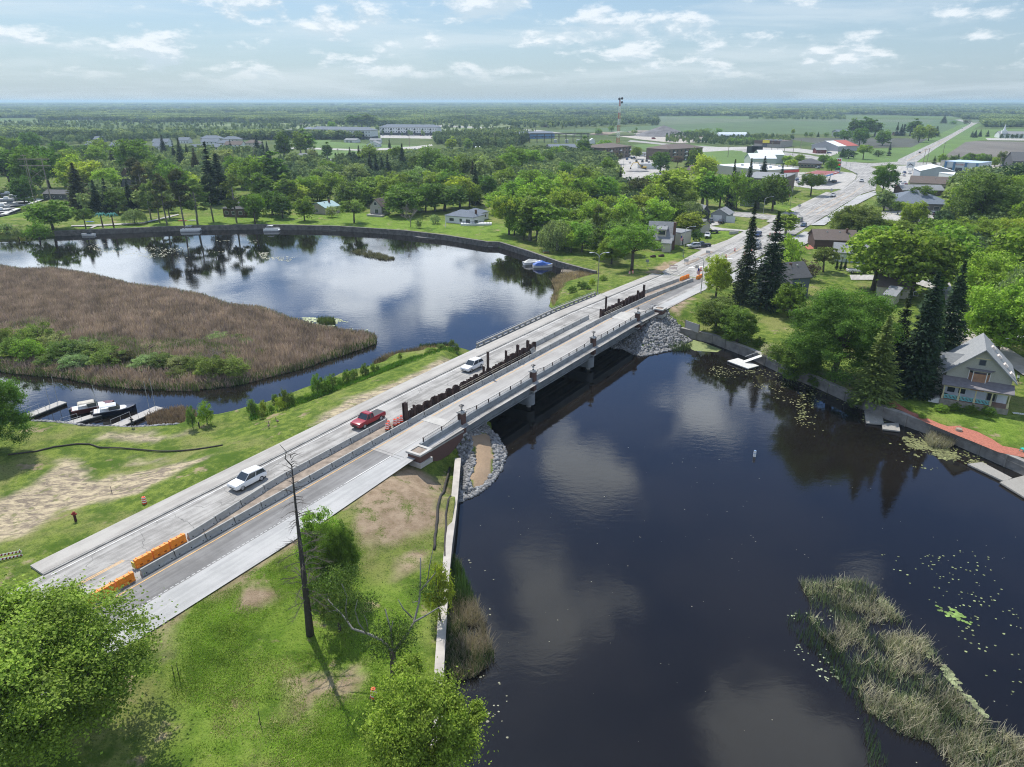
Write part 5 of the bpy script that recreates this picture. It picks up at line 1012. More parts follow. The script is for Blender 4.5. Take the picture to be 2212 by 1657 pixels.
# island shrubs
for r in [('BH', 30, 880, 680, 160, 'mid'), ('BH', 120, 930, 740, 180, 'olive'), ('BH', 280, 870, 650, 240, 'mid'), ('BH', 210, 960, 760, 200, 'dark'), ('BH', 400, 880, 720, 220, 'pale'), ('BH', 480, 950, 770, 240, 'olive'), ('BH', 600, 930, 760, 220, 'pale'), ('BH', 700, 940, 790, 230, 'olive'), ('BH', 800, 990, 830, 220, 'mid'), ('BH', 370, 990, 870, 180, 'olive'), ('BH', 560, 1010, 880, 200, 'pale'), ('BH', 900, 980, 850, 160, 'brown'),
          ('BH', 1080, 1000, 880, 190, 'bright'), ('BH', 1200, 1010, 870, 190, 'mid'), ('BH', 1310, 1020, 890, 190, 'bright'), ('BH', 1430, 1030, 890, 160, 'mid'), ('BH', 1560, 1070, 890, 190, 'mid'), ('BH', 1690, 1070, 890, 220, 'olive'), ('BH', 1300, 1080, 990, 150, 'mid'), ('BH', 1600, 800, 725, 150, 'bright'), ('BH', 1740, 800, 735, 90, 'olive'), ('BH', 1800, 830, 765, 110, 'bright'), ('X', 1075, 900, 780, 90, 'mid'), ('X', 1570, 960, 840, 120, 'mid'), ('BH', 0, 960, 860, 200, 'dark'), ('BH', 1910, 890, 840, 100, 'olive')]:
 TP(r[0], 'e', *r[1:3], r[3] + 14, r[4] * 1.35, {'mid': 'olive', 'bright': 'pale', 'dark': 'mid'}.get(r[5], r[5]), 'in the reeds of the marshy island')
# ---------------------------------------------------------------- the near trees, each its own
TEMPL['F2'] = [broad(92, H=12, Rr=5.5, n=60000, leaf=.15, base=.15, nl=40, ncl=24, lr=.25, openness=.5, name='leafy_tree')]
TEMPL['F3'] = [broad(93, H=10, Rr=4.6, n=62000, leaf=.125, base=.2, nl=30, ncl=20, lr=.24, openness=1, name='leafy_tree')]
for k, h in (('F1', 12), ('F2', 12), ('F3', 10)): NAT[k] = h
WID.update(F1=6.5, F2=6, F3=5); KW.update(F1='', F2='', F3='')
def NTREE(k, c, x, yb, yt, wpx, tone, label): return TP(k, c, x, yb, yt, wpx, tone, 'in the near foreground', label)
NTREE('F1', 'D', 108, 1612, 1292, 450, 'mid', 'huge full leafy tree with a thick trunk at the lower left beside the road')
NTREE('F2', 'D', -60, 1560, 1290, 270, 'mid', 'big airy leafy tree behind the huge one, cut by the left edge')
NTREE('F1', 'D', -12, 980, 770, 190, 'dark', 'dark dense tree at the left edge beside the boat docks')
NTREE('F3', 'D', 918, 1700, 1440, 262, 'bright', 'bright yellow green maple over the sea wall, nearest the camera')
NTREE('F1', 'D', 736, 1292, 1105, 108, 'dark', 'dark full maple behind the bare dead trunk')
NTREE('MH', 'D', 700, 1270, 1118, 90, 'mid', 'smaller green maple left of the dark one behind the dead trunk')
NTREE('BH', 'D', 952, 1342, 1210, 68, 'bright', 'tall green bush growing over the pale sea wall')
NTREE('BH', 'D', 735, 1362, 1240, 90, 'olive', 'thin leafed shrub between the dead trunk and the gnarled tree')
# dead trunk
dx, dy = G('D', 670, 1372); Ht = HT('D', 962, dy)
def dead_spruce():
 th = thing('dead_tree', 'tall bare dead spruce trunk standing on the near lawn', 'tree', (dx, dy, ground_h(dx, dy)))
 rs = random.Random(3); H = Ht; b = MB(); pts = [(-.25 * math.sin(k / 9 * 2.2) * k / 9 + .06 * k * (k < 10), .0, H * k / 9 * .9 - .3 * (k == 0)) for k in range(10)]
 b.tube(pts, [.42, .36, .31, .27, .23, .19, .15, .11, .08, .05], 8); top = pts[-1]
 b.tube([top, (top[0] - .5, 0, top[2] + .7), (top[0] - .35, .1, top[2] + 1.3), (top[0] - .8, 0, H * 1.0)], [.06, .05, .035, .02], 5)
 b.build('trunk', M_BARKDEAD, th, smooth=True); q = MB()
 for i in range(74):
  f = (i + 1) / 75; z = H * (.12 + .84 * f); x0 = -.25 * math.sin(z / H * 2.2) * z / H + .6 * z / H; a = rs.uniform(0, 6.28); L = rs.uniform(.5, 1) * (3.0 * (1 - f) ** .8 + .5) * (1 if z > H * .2 else .7); dr = rs.uniform(-.35, .1) if f < .6 else rs.uniform(-.1, .4)
  m = (x0 + math.cos(a) * L * .5, math.sin(a) * L * .5, z + dr * L * .3 + .15); e = (x0 + math.cos(a) * L, math.sin(a) * L, z + dr * L)
  q.tube([(x0, 0, z), m, e], [.045, .03, .012], 4)
  for k in range(int(9 * L) if f < .55 else 4):
   u = rs.uniform(.3, 1); p = Vector(m).lerp(Vector(e), (u - .5) * 2) if u > .5 else Vector((x0, 0, z)).lerp(Vector(m), u * 2)
   d = Vector((math.cos(a) + rs.uniform(-1, 1), math.sin(a) + rs.uniform(-1, 1), rs.uniform(-.5, .3))) * rs.uniform(.25, .7); q.tube([tuple(p), tuple(p + d)], [.013, .006], 3)
 q.build('branches', flat('dead_twigs', (.10, .085, .075), .95), th)
dead_spruce()
def gnarled():
 gx, gy = G('l', 1100, 985); zb = ground_h(gx, gy)
 th = thing('gnarled_tree', 'half bare grey tree with spreading twisted limbs on the near lawn', 'tree', (gx, gy, zb)); m = flat('grey_limb', (.21, .20, .19), .9, sc=3)
 def at(x, y, dyy=0):   # picture point at the tree's own distance
  Y = px('l', x, y); wy = gy + dyy; rx = (Y[0] - CXX) / F; uy = (CYY - Y[1]) / F; k = wy / (CT + uy * ST_); return (rx * k - gx, dyy, CAMH + k * (-ST_ + uy * CT) - zb)
 b = MB(); b.tube([(0, 0, -.3), at(1095, 880), at(1085, 770)], [.36, .30, .26], 8); b.build('trunk', M_BARK, th, smooth=True)
 q = MB()
 for pts, r in (([(1085, 780), (1010, 690), (900, 640), (780, 600), (740, 540), (700, 490), (640, 430), (590, 370)], .2), ([(740, 540), (730, 440), (740, 350), (700, 260)], .1), ([(890, 640), (830, 560), (800, 460), (820, 380)], .1), ([(1090, 790), (1200, 640), (1250, 550), (1290, 400), (1300, 250), (1300, 60)], .22), ([(1300, 310), (1360, 240), (1410, 180), (1420, 120)], .1), ([(1250, 550), (1340, 500), (1440, 438)], .13), ([(1235, 515), (1170, 450), (1130, 380)], .1), ([(1090, 780), (1075, 620), (1030, 450)], .14), ([(1075, 620), (1090, 545)], .08), ([(700, 490), (650, 460), (600, 470)], .07), ([(1350, 250), (1370, 120), (1395, 0)], .08), ([(1290, 390), (1240, 400), (1235, 380)], .05), ([(900, 620), (890, 540), (870, 500)], .07)):
  P = [at(x, y, (i * .35 if r > .1 else -.3 * i)) for i, (x, y) in enumerate(pts)]; q.tube(P, [.72 * r * (1 - .8 * i / len(P)) for i in range(len(P))], 6)
 q.build('limbs', m, th, smooth=True); rs = np.random.RandomState(5); C = np.array([at(x, y, d) for x, y, d in ((1000, 600, 0), (1120, 640, .5), (940, 700, 1), (1050, 720, -.5), (1180, 700, 0), (1130, 580, 1), (680, 200, .5), (640, 240, 0), (720, 250, 0), (600, 300, 1), (700, 420, 0), (850, 460, 1), (900, 400, 0), (790, 400, .5), (1200, 600, 0), (1340, 300, .5), (540, 260, 0), (740, 180, .5), (1000, 780, .4), (1150, 760, .3))])
 ci = rs.randint(0, len(C), 9000); P = C[ci] + rs.normal(size=(9000, 3)) * (.62, .6, .42); V, Q = quads(P, .12 * rs.uniform(.6, 1.3, 9000), rs.normal(size=(9000, 3)) + (0, 0, .5), 1.4, rs)
 o = npmesh('crown', V, Q, M_LEAF, th, attrs={'rnd': ('FACE', 'FLOAT', rs.rand(9000))}); o.color = (.08, .135, .03, 1)
gnarled()
# ---------------------------------------------------------------- far woods (uncountable): one object each, trees scattered by nodes
def forest_mat():
 m = bpy.data.materials.new('far_foliage'); m.use_nodes = True; t = NT(m.node_tree)
 pos = t.n('ShaderNodeNewGeometry').outputs['Position']; rn = t.n('ShaderNodeObjectInfo').outputs['Random']
 a = t.n('ShaderNodeAttribute', attribute_name='rnd').outputs['Fac']
 c = t.mix(t.rng(t.noise(pos, .006, 4, .6), .40, .60), (.12, .18, .065), (.28, .37, .13))
 c = t.mix(1.0, c, t.n('ShaderNodeCombineXYZ', {0: t.rng(rn, 0, 1, .6, 1.35), 1: t.rng(rn, 0, 1, .68, 1.25), 2: t.rng(rn, 0, 1, .8, 1.1)}).outputs[0], 'MULTIPLY')
 f = t.rng(a, 0, 1, .7, 1.3, False); c = t.mix(1.0, c, t.n('ShaderNodeCombineXYZ', {0: f, 1: f, 2: f}).outputs[0], 'MULTIPLY')
 t.n('ShaderNodeOutputMaterial', {'Surface': t.n('ShaderNodeMixShader', {0: .2, 1: t.n('ShaderNodeBsdfPrincipled', {'Base Color': c, 'Roughness': .9, 'Specular IOR Level': .1}).outputs[0], 2: t.n('ShaderNodeBsdfTranslucent', {'Color': c}).outputs[0]})}); return m
M_FOREST = forest_mat()
SRC = None
def forest(name, label, pts, scl, seed=0, kinds='MMPS'):
 """pts (n,3), scl (n,) size factors"""
 me = bpy.data.meshes.new(name); me.vertices.add(len(pts)); me.vertices.foreach_set('co', np.asarray(pts, np.float32).ravel())
 at = me.attributes.new('siz', 'FLOAT', 'POINT'); at.data.foreach_set('value', np.asarray(scl, np.float32)); me.materials.append(M_FOREST); me.update()
 o = bpy.data.objects.new(name, me); COL.objects.link(o); o['kind'] = 'stuff'; o['label'] = label; o['category'] = 'woodland'
 ng = bpy.data.node_groups.new(name + '_scatter', 'GeometryNodeTree'); ng.interface.new_socket('Geometry', in_out='INPUT', socket_type='NodeSocketGeometry'); ng.interface.new_socket('Geometry', in_out='OUTPUT', socket_type='NodeSocketGeometry')
 N = ng.nodes; Lk = ng.links; gi = N.new('NodeGroupInput'); go = N.new('NodeGroupOutput'); jn = N.new('GeometryNodeJoinGeometry')
 for k in reversed(kinds):
  oi = N.new('GeometryNodeObjectInfo'); oi.transform_space = 'ORIGINAL'; oi.inputs['Object'].default_value = SRC[k]; g2 = N.new('GeometryNodeGeometryToInstance'); sm = N.new('GeometryNodeSetMaterial'); sm.inputs['Material'].default_value = M_FOREST
  Lk.new(oi.outputs['Geometry'], sm.inputs['Geometry']); Lk.new(sm.outputs[0], g2.inputs[0]); Lk.new(g2.outputs[0], jn.inputs[0])
 ip = N.new('GeometryNodeInstanceOnPoints'); ip.inputs['Pick Instance'].default_value = True; Lk.new(gi.outputs[0], ip.inputs['Points']); Lk.new(jn.outputs[0], ip.inputs['Instance'])
 rv = N.new('FunctionNodeRandomValue'); rv.data_type = 'FLOAT_VECTOR'; rv.inputs[0].default_value = (0, 0, 0); rv.inputs[1].default_value = (0, 0, 6.28); Lk.new(rv.outputs[0], ip.inputs['Rotation'])
 na = N.new('GeometryNodeInputNamedAttribute'); na.data_type = 'FLOAT'; na.inputs['Name'].default_value = 'siz'; out = [q for q in na.outputs if q.enabled and q.name == 'Attribute'][0]
 cx = N.new('ShaderNodeCombineXYZ'); mz = N.new('ShaderNodeMath'); mz.operation = 'POWER'; mz.inputs[1].default_value = .35
 Lk.new(out, cx.inputs[0]); Lk.new(out, cx.inputs[1]); Lk.new(out, mz.inputs[0]); Lk.new(mz.outputs[0], cx.inputs[2]); Lk.new(cx.outputs[0], ip.inputs['Scale'])
 Lk.new(ip.outputs[0], go.inputs[0]); md = o.modifiers.new('scatter', 'NODES'); md.node_group = ng; return o
def low_sources():
 """small far trees standing as real trees at the edge of the woods; their crowns are the ones scattered"""
 out = {}
 for k, kw, p, tone, lab in (('M', dict(seed=101, n=420, leaf=1.25, nl=14, lr=.36, ncl=8, Rr=4.6), ('c', 940, 372, 322), 'mid', 'lone rounded tree at the edge of the gravel yard'),
        ('P', dict(seed=102, n=300, leaf=1.15, nl=12, lr=.5, Rr=2.6, ncl=8), ('c', 1150, 372, 335), 'mid', 'narrow tree in the meadow near the stone heap'),):
  r = broad(**kw); gx, gy = G(p[0], p[1], p[2]); h = HT(p[0], p[3], gy); r.location = (gx, gy, BASE); r.scale = (h / 10,) * 3; tag(r, lab, 'tree', 'lone trees by the gravel yard')
  if 'unused' in r: del r['unused']
  cr = [c for c in r.children if c.name.startswith('crown')][0]; cr.color = (*TONE[tone], 1); out[k] = cr
 r = conifer(103, tiers=12, per=7, seg=3, leaf=1.05, name='spruce_tree'); gx, gy = G('d', 1235, 392); h = HT('d', 300, gy); r.location = (gx, gy, BASE); r.scale = (h / 10,) * 3; tag(r, 'small spruce standing right of the farmstead poplars', 'tree')
 if 'unused' in r: del r['unused']
 cr = [c for c in r.children if c.name.startswith('crown')][0]; cr.color = (*TONE['spruce'], 1); out['S'] = cr; return out
SRC = low_sources()
OPEN = [GP('a', [(-900, 285), (2212, 295), (3300, 330), (4300, 240), (8000, 240), (8000, 480), (4300, 470), (2212, 420), (1400, 460), (300, 385), (-900, 390)]),
  GP('c', [(1300, 236), (1620, 200), (3600, 200), (3900, 260), (3900, 400), (1300, 350)]), GP('d', [(1500, 250), (1860, 260), (1900, 320), (3000, 320), (3000, 460), (1300, 460), (700, 400), (-2000, 400), (-2000, 250), (760, 240)]),
  GP('c', [(-300, 335), (400, 350), (1300, 330), (1300, 700), (-300, 420)])]
def scatter(n, y0, y1, seed, thr, avoid=True):
 rs = np.random.RandomState(seed); u = rs.rand(n * 3); y = np.sqrt(y0 ** 2 + u * (y1 ** 2 - y0 ** 2)); x = rs.uniform(-.86, .86, n * 3) * y + rs.normal(size=n * 3) * 20
 m = fbm(x / 420, y / 900, 50, 3) > thr
 if avoid:
  for P in OPEN: m &= ~inside(x, y, P)
 p = np.stack([x[m], y[m], np.full(m.sum(), BASE - .4)], 1)[:n]; return p, rs
p, rs = scatter(44000, 1000, 2600, 1, .36); forest('forest', 'green woods covering the plain beyond the town', p, rs.uniform(1.1, 2.0, len(p)), kinds='MMPS')
p, rs = scatter(60000, 2600, 6500, 2, .42, False); forest('distant_forest', 'distant forest bands', p, rs.uniform(2.0, 4.2, len(p)), kinds='MMS')
p, rs = scatter(52000, 6500, 30000, 3, .43, False); p[:, 2] -= 1; forest('horizon_forest', 'blue forest line along the horizon', p, rs.uniform(8.0, 18.0, len(p)), kinds='MM')
def wood(name, label, c, poly, n, seed, s0, s1, kinds='MMP'):
 P = np.array(GP(c, poly)); lo, hi = P.min(0), P.max(0); rs = np.random.RandomState(seed); q = rs.uniform(lo, hi, (n * 12, 2)); q = q[inside(q[:, 0], q[:, 1], P)][:n]
 pp = np.concatenate([q, np.full((len(q), 1), BASE - .3)], 1); forest(name, label, pp, rs.uniform(s0, s1, len(q)), kinds=kinds)
wood('grove', 'dense dark green wood behind the highway', 'c', [(390, 352), (1335, 318), (1330, 262), (1180, 240), (400, 255), (-1500, 250), (-1500, 300), (0, 330)], 2600, 9, 1.1, 1.5, 'MPPS')
wood('marsh_scrub', 'scattered scrub on the marsh', 'a', [(-400, 300), (4200, 300), (4200, 420), (1500, 420), (-400, 400)], 1500, 10, .25, .75, 'MP')
wood('marsh_wood', 'loose trees between marsh and town', 'a', [(-400, 400), (700, 400), (1500, 385), (2212, 420), (1700, 440), (700, 480), (-400, 520)], 900, 11, .5, 1.0, 'MMS')
wood('spruce_plantation', 'dark spruce wood left of the substation', 'b', [(1560, 430), (2212, 380), (2400, 420), (2300, 480), (2212, 520), (1900, 520), (1560, 480)], 700, 12, .8, 1.2, 'SSSM')
wood('fence_line_trees', 'scattered trees in the field line', 'd', [(0, 240), (760, 232), (760, 270), (0, 262)], 260, 13, .8, 1.2, 'MP')
wood('hill_wood', 'woods beside the straight road', 'd', [(1860, 300), (1900, 270), (3200, 270), (3200, 325), (1950, 328)], 600, 14, .9, 1.3, 'MP')
wood('roadside_scrub', 'low scrub around the gravel yard', 'c', [(1400, 400), (2212, 420), (2500, 440), (2400, 500), (1900, 500), (1400, 470)], 500, 15, .2, .45, 'M')

wood('undergrowth', 'young trees and shrubs filling the wooded block', 'c', [(0, 560), (500, 560), (960, 640), (990, 860), (1500, 900), (1600, 1060), (1300, 1150), (1180, 1290), (700, 1290), (350, 1220), (150, 1000), (-300, 800), (-1000, 780), (-1000, 620), (-300, 600)], 1100, 16, .5, 1.0, 'MMM')
wood('park_undergrowth', 'young trees and shrubs behind the far park', 'a', [(480, 560), (2212, 560), (2212, 900), (1900, 880), (1500, 1060), (1100, 1060), (1000, 1050), (640, 1060), (620, 900), (480, 640)], 620, 17, .45, .95, 'MMMS')

wood('belt_undergrowth', 'young trees between the lake houses and the lawns behind', 'b', [(200, 640), (560, 660), (1000, 620), (2212, 560), (2212, 800), (1950, 860), (1800, 960), (1600, 960), (1200, 940), (1000, 980), (700, 880), (350, 960), (200, 800)], 620, 18, .45, .9, 'MMMS')
wood('east_undergrowth', 'young trees and shrubs in the block right of the street', 'd', [(1650, 760), (2212, 700), (2600, 900), (2600, 1500), (1700, 1450), (1500, 1180), (1600, 1000)], 260, 19, .45, .9, 'MMM')
# ---------------------------------------------------------------- reeds, lily pads, grass: nobody could count them
def blades(name, label, poly, n, h0, h1, w, seed, col, lean=.35, z=None, cat='reeds', edge=None, mt=None, keep=None, noise=None):
 rs = np.random.RandomState(seed); P = np.array(poly); lo, hi = P.min(0), P.max(0); got = []
 while sum(map(len, got)) < n:
  q = rs.uniform(lo, hi, (n * 2, 2)); m = inside(q[:, 0], q[:, 1], P)
  if noise is not None: m &= fbm(q[:, 0] / noise, q[:, 1] / noise, seed, 3) > rs.uniform(.36, .66, len(q))
  if keep is not None: m &= keep(q[:, 0], q[:, 1])
  got.append(q[m])
 q = np.concatenate(got)[:n]; h = rs.uniform(h0, h1, n); a = rs.uniform(0, 6.283, n)
 if edge is not None: d = segd(q[:, 0], q[:, 1], seglist([tuple(p) for p in P]))[0]; h *= np.clip(.45 + d / edge, .45, 1)
 zz = np.full(n, .1) if z is None else (z(q[:, 0], q[:, 1]) if callable(z) else np.full(n, z))
 T = np.stack([np.cos(a), np.sin(a), np.zeros(n)], 1) * w * .5 * rs.uniform(.6, 1.4, (n, 1)); L = rs.normal(size=(n, 3)) * lean * h[:, None]; L[:, 2] = 0
 B = np.stack([q[:, 0], q[:, 1], zz], 1); top = B + L + np.stack([np.zeros(n), np.zeros(n), h], 1)
 V = np.stack([B - T, B + T, top + T * .35, top - T * .35], 1).reshape(-1, 3)
 cl = fbm(q[:, 0] / 3.0, q[:, 1] / 3.0, seed + 5, 3)
 o = npmesh(name, V, np.arange(4 * n).reshape(-1, 4), mt or M_REED, attrs={'rnd': ('FACE', 'FLOAT', np.clip(cl * .9 + rs.normal(size=n) * .22, 0, 1))})
 o.color = (*col, 1); o['kind'] = 'stuff'; o['label'] = label; o['category'] = cat; return o
blades('cattails', 'brown dead cattails covering the marshy island', ISL, 120000, 1.0, 1.9, .17, 1, (.365, .27, .25), .28, .2, edge=3)
def rim(x, y): return segd(x, y, seglist(ISL))[0] < 2.4 * fbm(x / 8, y / 8, 3) + .8
blades('island_rim_reeds', 'green reeds along the rim of the island', ISL, 16000, .7, 1.5, .15, 2, (.12, .16, .06), .15, .0, keep=rim)
blades('island_grass', 'greenish grass in the middle of the island', [G('e', *p, .3) for p in [(0, 760), (300, 700), (900, 850), (1500, 880), (1900, 960), (1850, 1080), (1300, 1100), (600, 1060), (0, 1020)]], 26000, .7, 1.5, .2, 3, (.20, .26, .09), .3, .2, noise=7, cat='grass')
R0 = GP('m', [(370, 235), (700, 245), (860, 240), (1000, 330), (1100, 480), (1320, 650), (1430, 820), (1520, 1000), (1700, 1230), (1900, 1380), (2090, 1460), (2500, 1650), (2500, 1900), (1900, 1900), (1500, 1657), (1380, 1480), (1150, 1420), (900, 1250), (820, 1080), (720, 900), (640, 750), (470, 600), (450, 400)], 0)
blades('reed_bed', 'dry tan and green reeds in the river at the lower right', R0, 9000, .3, 1.0, .045, 11, (.46, .42, .31), .5, -.02, noise=2.0)
blades('reed_bed_green', 'green rushes among the dry reeds at the lower right', R0, 6000, .4, 1.0, .04, 12, (.14, .18, .09), .14, -.02, noise=2.5)
blades('thin_rushes', 'thin scattered rushes left of the lower right reed bed', GP('m', [(240, 480), (480, 500), (700, 760), (900, 1200), (1050, 1657), (900, 1700), (860, 1300), (560, 860), (300, 620)], 0), 900, .4, 1.0, .05, 13, (.07, .11, .05), .12, -.02, noise=4)
R1 = GP('l', [(1530, 80), (1600, 110), (1680, 300), (1740, 450), (1800, 600), (1860, 760), (1860, 860), (1700, 980), (1560, 1010), (1490, 950), (1480, 700), (1510, 400)], 0)
blades('wall_reeds', 'brown and green reeds beside the pale sea wall', R1, 4500, .4, 1.3, .045, 14, (.30, .25, .19), .4, -.02, noise=2.4); blades('wall_rushes', 'green rushes beside the pale sea wall', R1, 3500, .5, 1.4, .05, 15, (.07, .12, .04), .1, -.02, noise=4)
blades('bank_cattails', 'purplish dead reeds by the boat dock shore', GP('e', [(1080, 1440), (1180, 1400), (1340, 1370), (1450, 1400), (1440, 1480), (1240, 1500), (1100, 1490)], .2), 3500, .8, 1.6, .12, 16, (.24, .17, .14), .25, .1)
blades('channel_cattails', 'strip of dead reeds on the channel bank', GP('f', [(910, 1040), (1000, 985), (1250, 935), (1460, 920), (1480, 945), (1250, 985), (1050, 1030), (930, 1065)], .2), 5000, .8, 1.7, .12, 17, (.25, .19, .13), .2, .1)
blades('channel_rushes', 'green rushes at the water edge near the old bridge rail', GP('f', [(1240, 925), (1460, 905), (1480, 925), (1260, 945)], .0), 1600, .9, 1.7, .1, 18, (.06, .10, .04), .08, 0)
blades('dead_reeds', 'tan dead reeds between the old rail and the covered boats', GP('g', [(520, 430), (680, 405), (840, 430), (850, 480), (760, 500), (640, 540), (580, 600), (450, 690), (430, 640), (470, 560), (440, 480)], .3), 9000, .8, 1.5, .14, 19, (.38, .29, .20), .35, .15)
blades('pale_reed_clump', 'pale dry reed clump against the right bank wall', GP('h', [(1050, 1300), (1110, 1260), (1200, 1290), (1230, 1330), (1180, 1350), (1080, 1340)], 0), 1500, .8, 1.5, .06, 20, (.42, .38, .28), .35, 0)
blades('tiny_reed_island', 'small green reed tuft left of the bridge in the lake', GP('f', [(490, 715), (530, 705), (620, 710), (630, 735), (540, 740)], 0), 900, .8, 1.5, .1, 21, (.12, .15, .06), .15, 0)
blades('lake_rushes', 'low rushes in the lake below the gabled house', GP('f', [(740, 200), (850, 180), (1000, 225), (1070, 250), (1000, 260), (860, 235)], 0), 1600, .4, .9, .14, 22, (.19, .17, .10), .3, 0, noise=4)
blades('riprap_rushes', 'rushes in front of the far rock bank', GP('g', [(1400, 1035), (1520, 1005), (1620, 1015), (1600, 1060), (1480, 1070)], 0), 450, .6, 1.2, .07, 23, (.09, .13, .05), .1, 0)
blades('silt_growth', 'fresh tall grass on the channel bank', [G('f', *p) for p in [(0, 1400), (400, 1270), (800, 1150), (1100, 1030), (1500, 960), (1600, 950), (1500, 990), (1100, 1090), (700, 1240), (300, 1380), (0, 1450)]], 9000, .2, .55, .1, 24, (.11, .22, .03), .3, lambda x, y: np.array([ground_h(a, b) for a, b in zip(x, y)]), cat='grass', noise=8)
LG = GP('D', [(365, 1380), (520, 1270), (660, 1180), (820, 1150), (950, 1160), (945, 1657), (380, 1657)])
sx = [np.array(p) for p in SOIL]
def nosoil(x, y):
 m = np.ones(x.shape, bool)
 for P in SOIL: m &= ~inside(x, y, P)
 return m
blades('lawn_grass', 'rough green grass of the near lawn', LG, 150000, .06, .22, .045, 31, (.26, .40, .05), .5, lambda x, y: road_target(x, y, np.full(x.shape, BASE)) - .1, cat='grass', keep=nosoil, noise=7)
blades('straw_grass', 'dry pale grass patches of the near lawn', LG, 45000, .05, .16, .045, 32, (.36, .33, .15), .6, lambda x, y: road_target(x, y, np.full(x.shape, BASE)) - .1, cat='grass', noise=3)
def pads(name, label, poly, n, seed, r0, r1, col, noise=None):
 rs = np.random.RandomState(seed); P = np.array(poly); lo, hi = P.min(0), P.max(0); q = rs.uniform(lo, hi, (n * 14, 2)); m = inside(q[:, 0], q[:, 1], P)
 if noise: m &= fbm(q[:, 0] / noise, q[:, 1] / noise, seed, 3) > rs.uniform(.42, .66, len(q))
 q = q[m][:n]; n = len(q); r = rs.uniform(r0, r1, n); ang = np.arange(8) * math.pi / 4; V = np.zeros((n, 8, 3)); wv = rs.uniform(.7, 1.15, (n, 8))
 V[..., 0] = q[:, None, 0] + np.cos(ang) * r[:, None] * wv; V[..., 1] = q[:, None, 1] + np.sin(ang) * r[:, None] * wv * .9; V[..., 2] = .018 + rs.rand(n)[:, None] * .012
 o = npmesh(name, V.reshape(-1, 3), np.arange(8 * n).reshape(-1, 8), M_REED, k=8, attrs={'rnd': ('FACE', 'FLOAT', rs.rand(n))}); o.color = (*col, 1); o['kind'] = 'stuff'; o['label'] = label; o['category'] = 'lily pads'
pads('lily_pads', 'pale lily pads under the right bank trees', GP('o', [(700, 420), (1200, 480), (1500, 480), (2209, 720), (2209, 1000), (1500, 760), (1000, 700)], 0), 300, 1, .08, .2, (.20, .21, .11), 6)
pads('lily_pads_wall', 'lily pads below the porch house wall', GP('h', [(300, 880), (700, 1080), (1000, 1250), (1400, 1400), (1450, 1500), (1100, 1480), (700, 1400), (250, 1400)], 0), 420, 2, .08, .22, (.20, .22, .10), 7)
pads('algae_mats', 'yellowish floating weed along the right bank wall', GP('h', [(900, 1240), (1060, 1260), (1200, 1340), (1400, 1420), (1480, 1500), (1300, 1440), (1000, 1400), (920, 1300)], 0), 700, 3, .1, .3, (.17, .18, .085), 3)
pads('lily_pads_open', 'scattered green lily pads in the open water at the lower right', GP('m', [(950, 0), (1800, 0), (2090, 600), (2090, 1200), (1700, 900), (1500, 500), (1100, 200)], 0), 130, 4, .06, .15, (.24, .28, .14))
pads('lily_pads_bright', 'tight patch of bright lily pads at the lower right', GP('m', [(1410, 425), (1560, 455), (1700, 560), (1660, 585), (1540, 520), (1420, 470)], 0), 60, 5, .14, .26, (.18, .28, .08), 2)
pads('lily_pads_reeds', 'lily pads among the lower right reeds', GP('m', [(250, 420), (600, 440), (760, 620), (560, 620), (700, 1000), (560, 1000), (330, 760)], 0), 60, 6, .06, .14, (.30, .34, .22), 3)
pads('weed_mat', 'floating weed on the far side of the lower right reeds', GP('m', [(400, 235), (980, 330), (1430, 800), (1900, 1380), (1500, 980), (1150, 560), (980, 400), (700, 290)], 0), 1100, 7, .06, .26, (.24, .27, .15), 2)
pads('lily_pads_lake', 'white speckle of pads on the far lake', GP('e', [(650, 130), (1900, 110), (1900, 230), (1300, 280), (650, 180)], 0), 320, 8, .15, .35, (.5, .5, .4), 14)
pads('lily_pads_mid', 'pale pads in the middle of the lake', GP('f', [(60, 200), (360, 210), (300, 270), (90, 250)], 0), 160, 9, .15, .35, (.5, .5, .4), 10)
pads('lily_pads_island', 'pads around the tip of the island', GP('f', [(370, 680), (650, 690), (800, 740), (900, 790), (700, 775), (450, 730)], 0), 420, 10, .12, .4, (.42, .46, .30), 4)
pads('pads_sea_wall', 'floating scraps beside the pale sea wall', GP('l', [(1600, 40), (1900, 160), (1880, 600), (2020, 1500), (1750, 1300), (1700, 700)], 0), 26, 12, .05, .16, (.30, .30, .22), 5)
sheet('algae', 'g', [(1540, 1010), (1620, 965), (1700, 985), (1870, 1050), (1830, 1072), (1640, 1060)], mat('algae_film', (.19, .23, .085), .8, .35, 2.0, coord='P', detail=7), 'yellow green algae film in the corner by the far rocks', z=.012)
pads('specks', 'small pale specks drifting on the open river', GP('D', [(1130, 900), (2212, 1120), (2212, 1657), (1000, 1657), (1000, 1200)], 0), 120, 14, .02, .07, (.32, .32, .26))
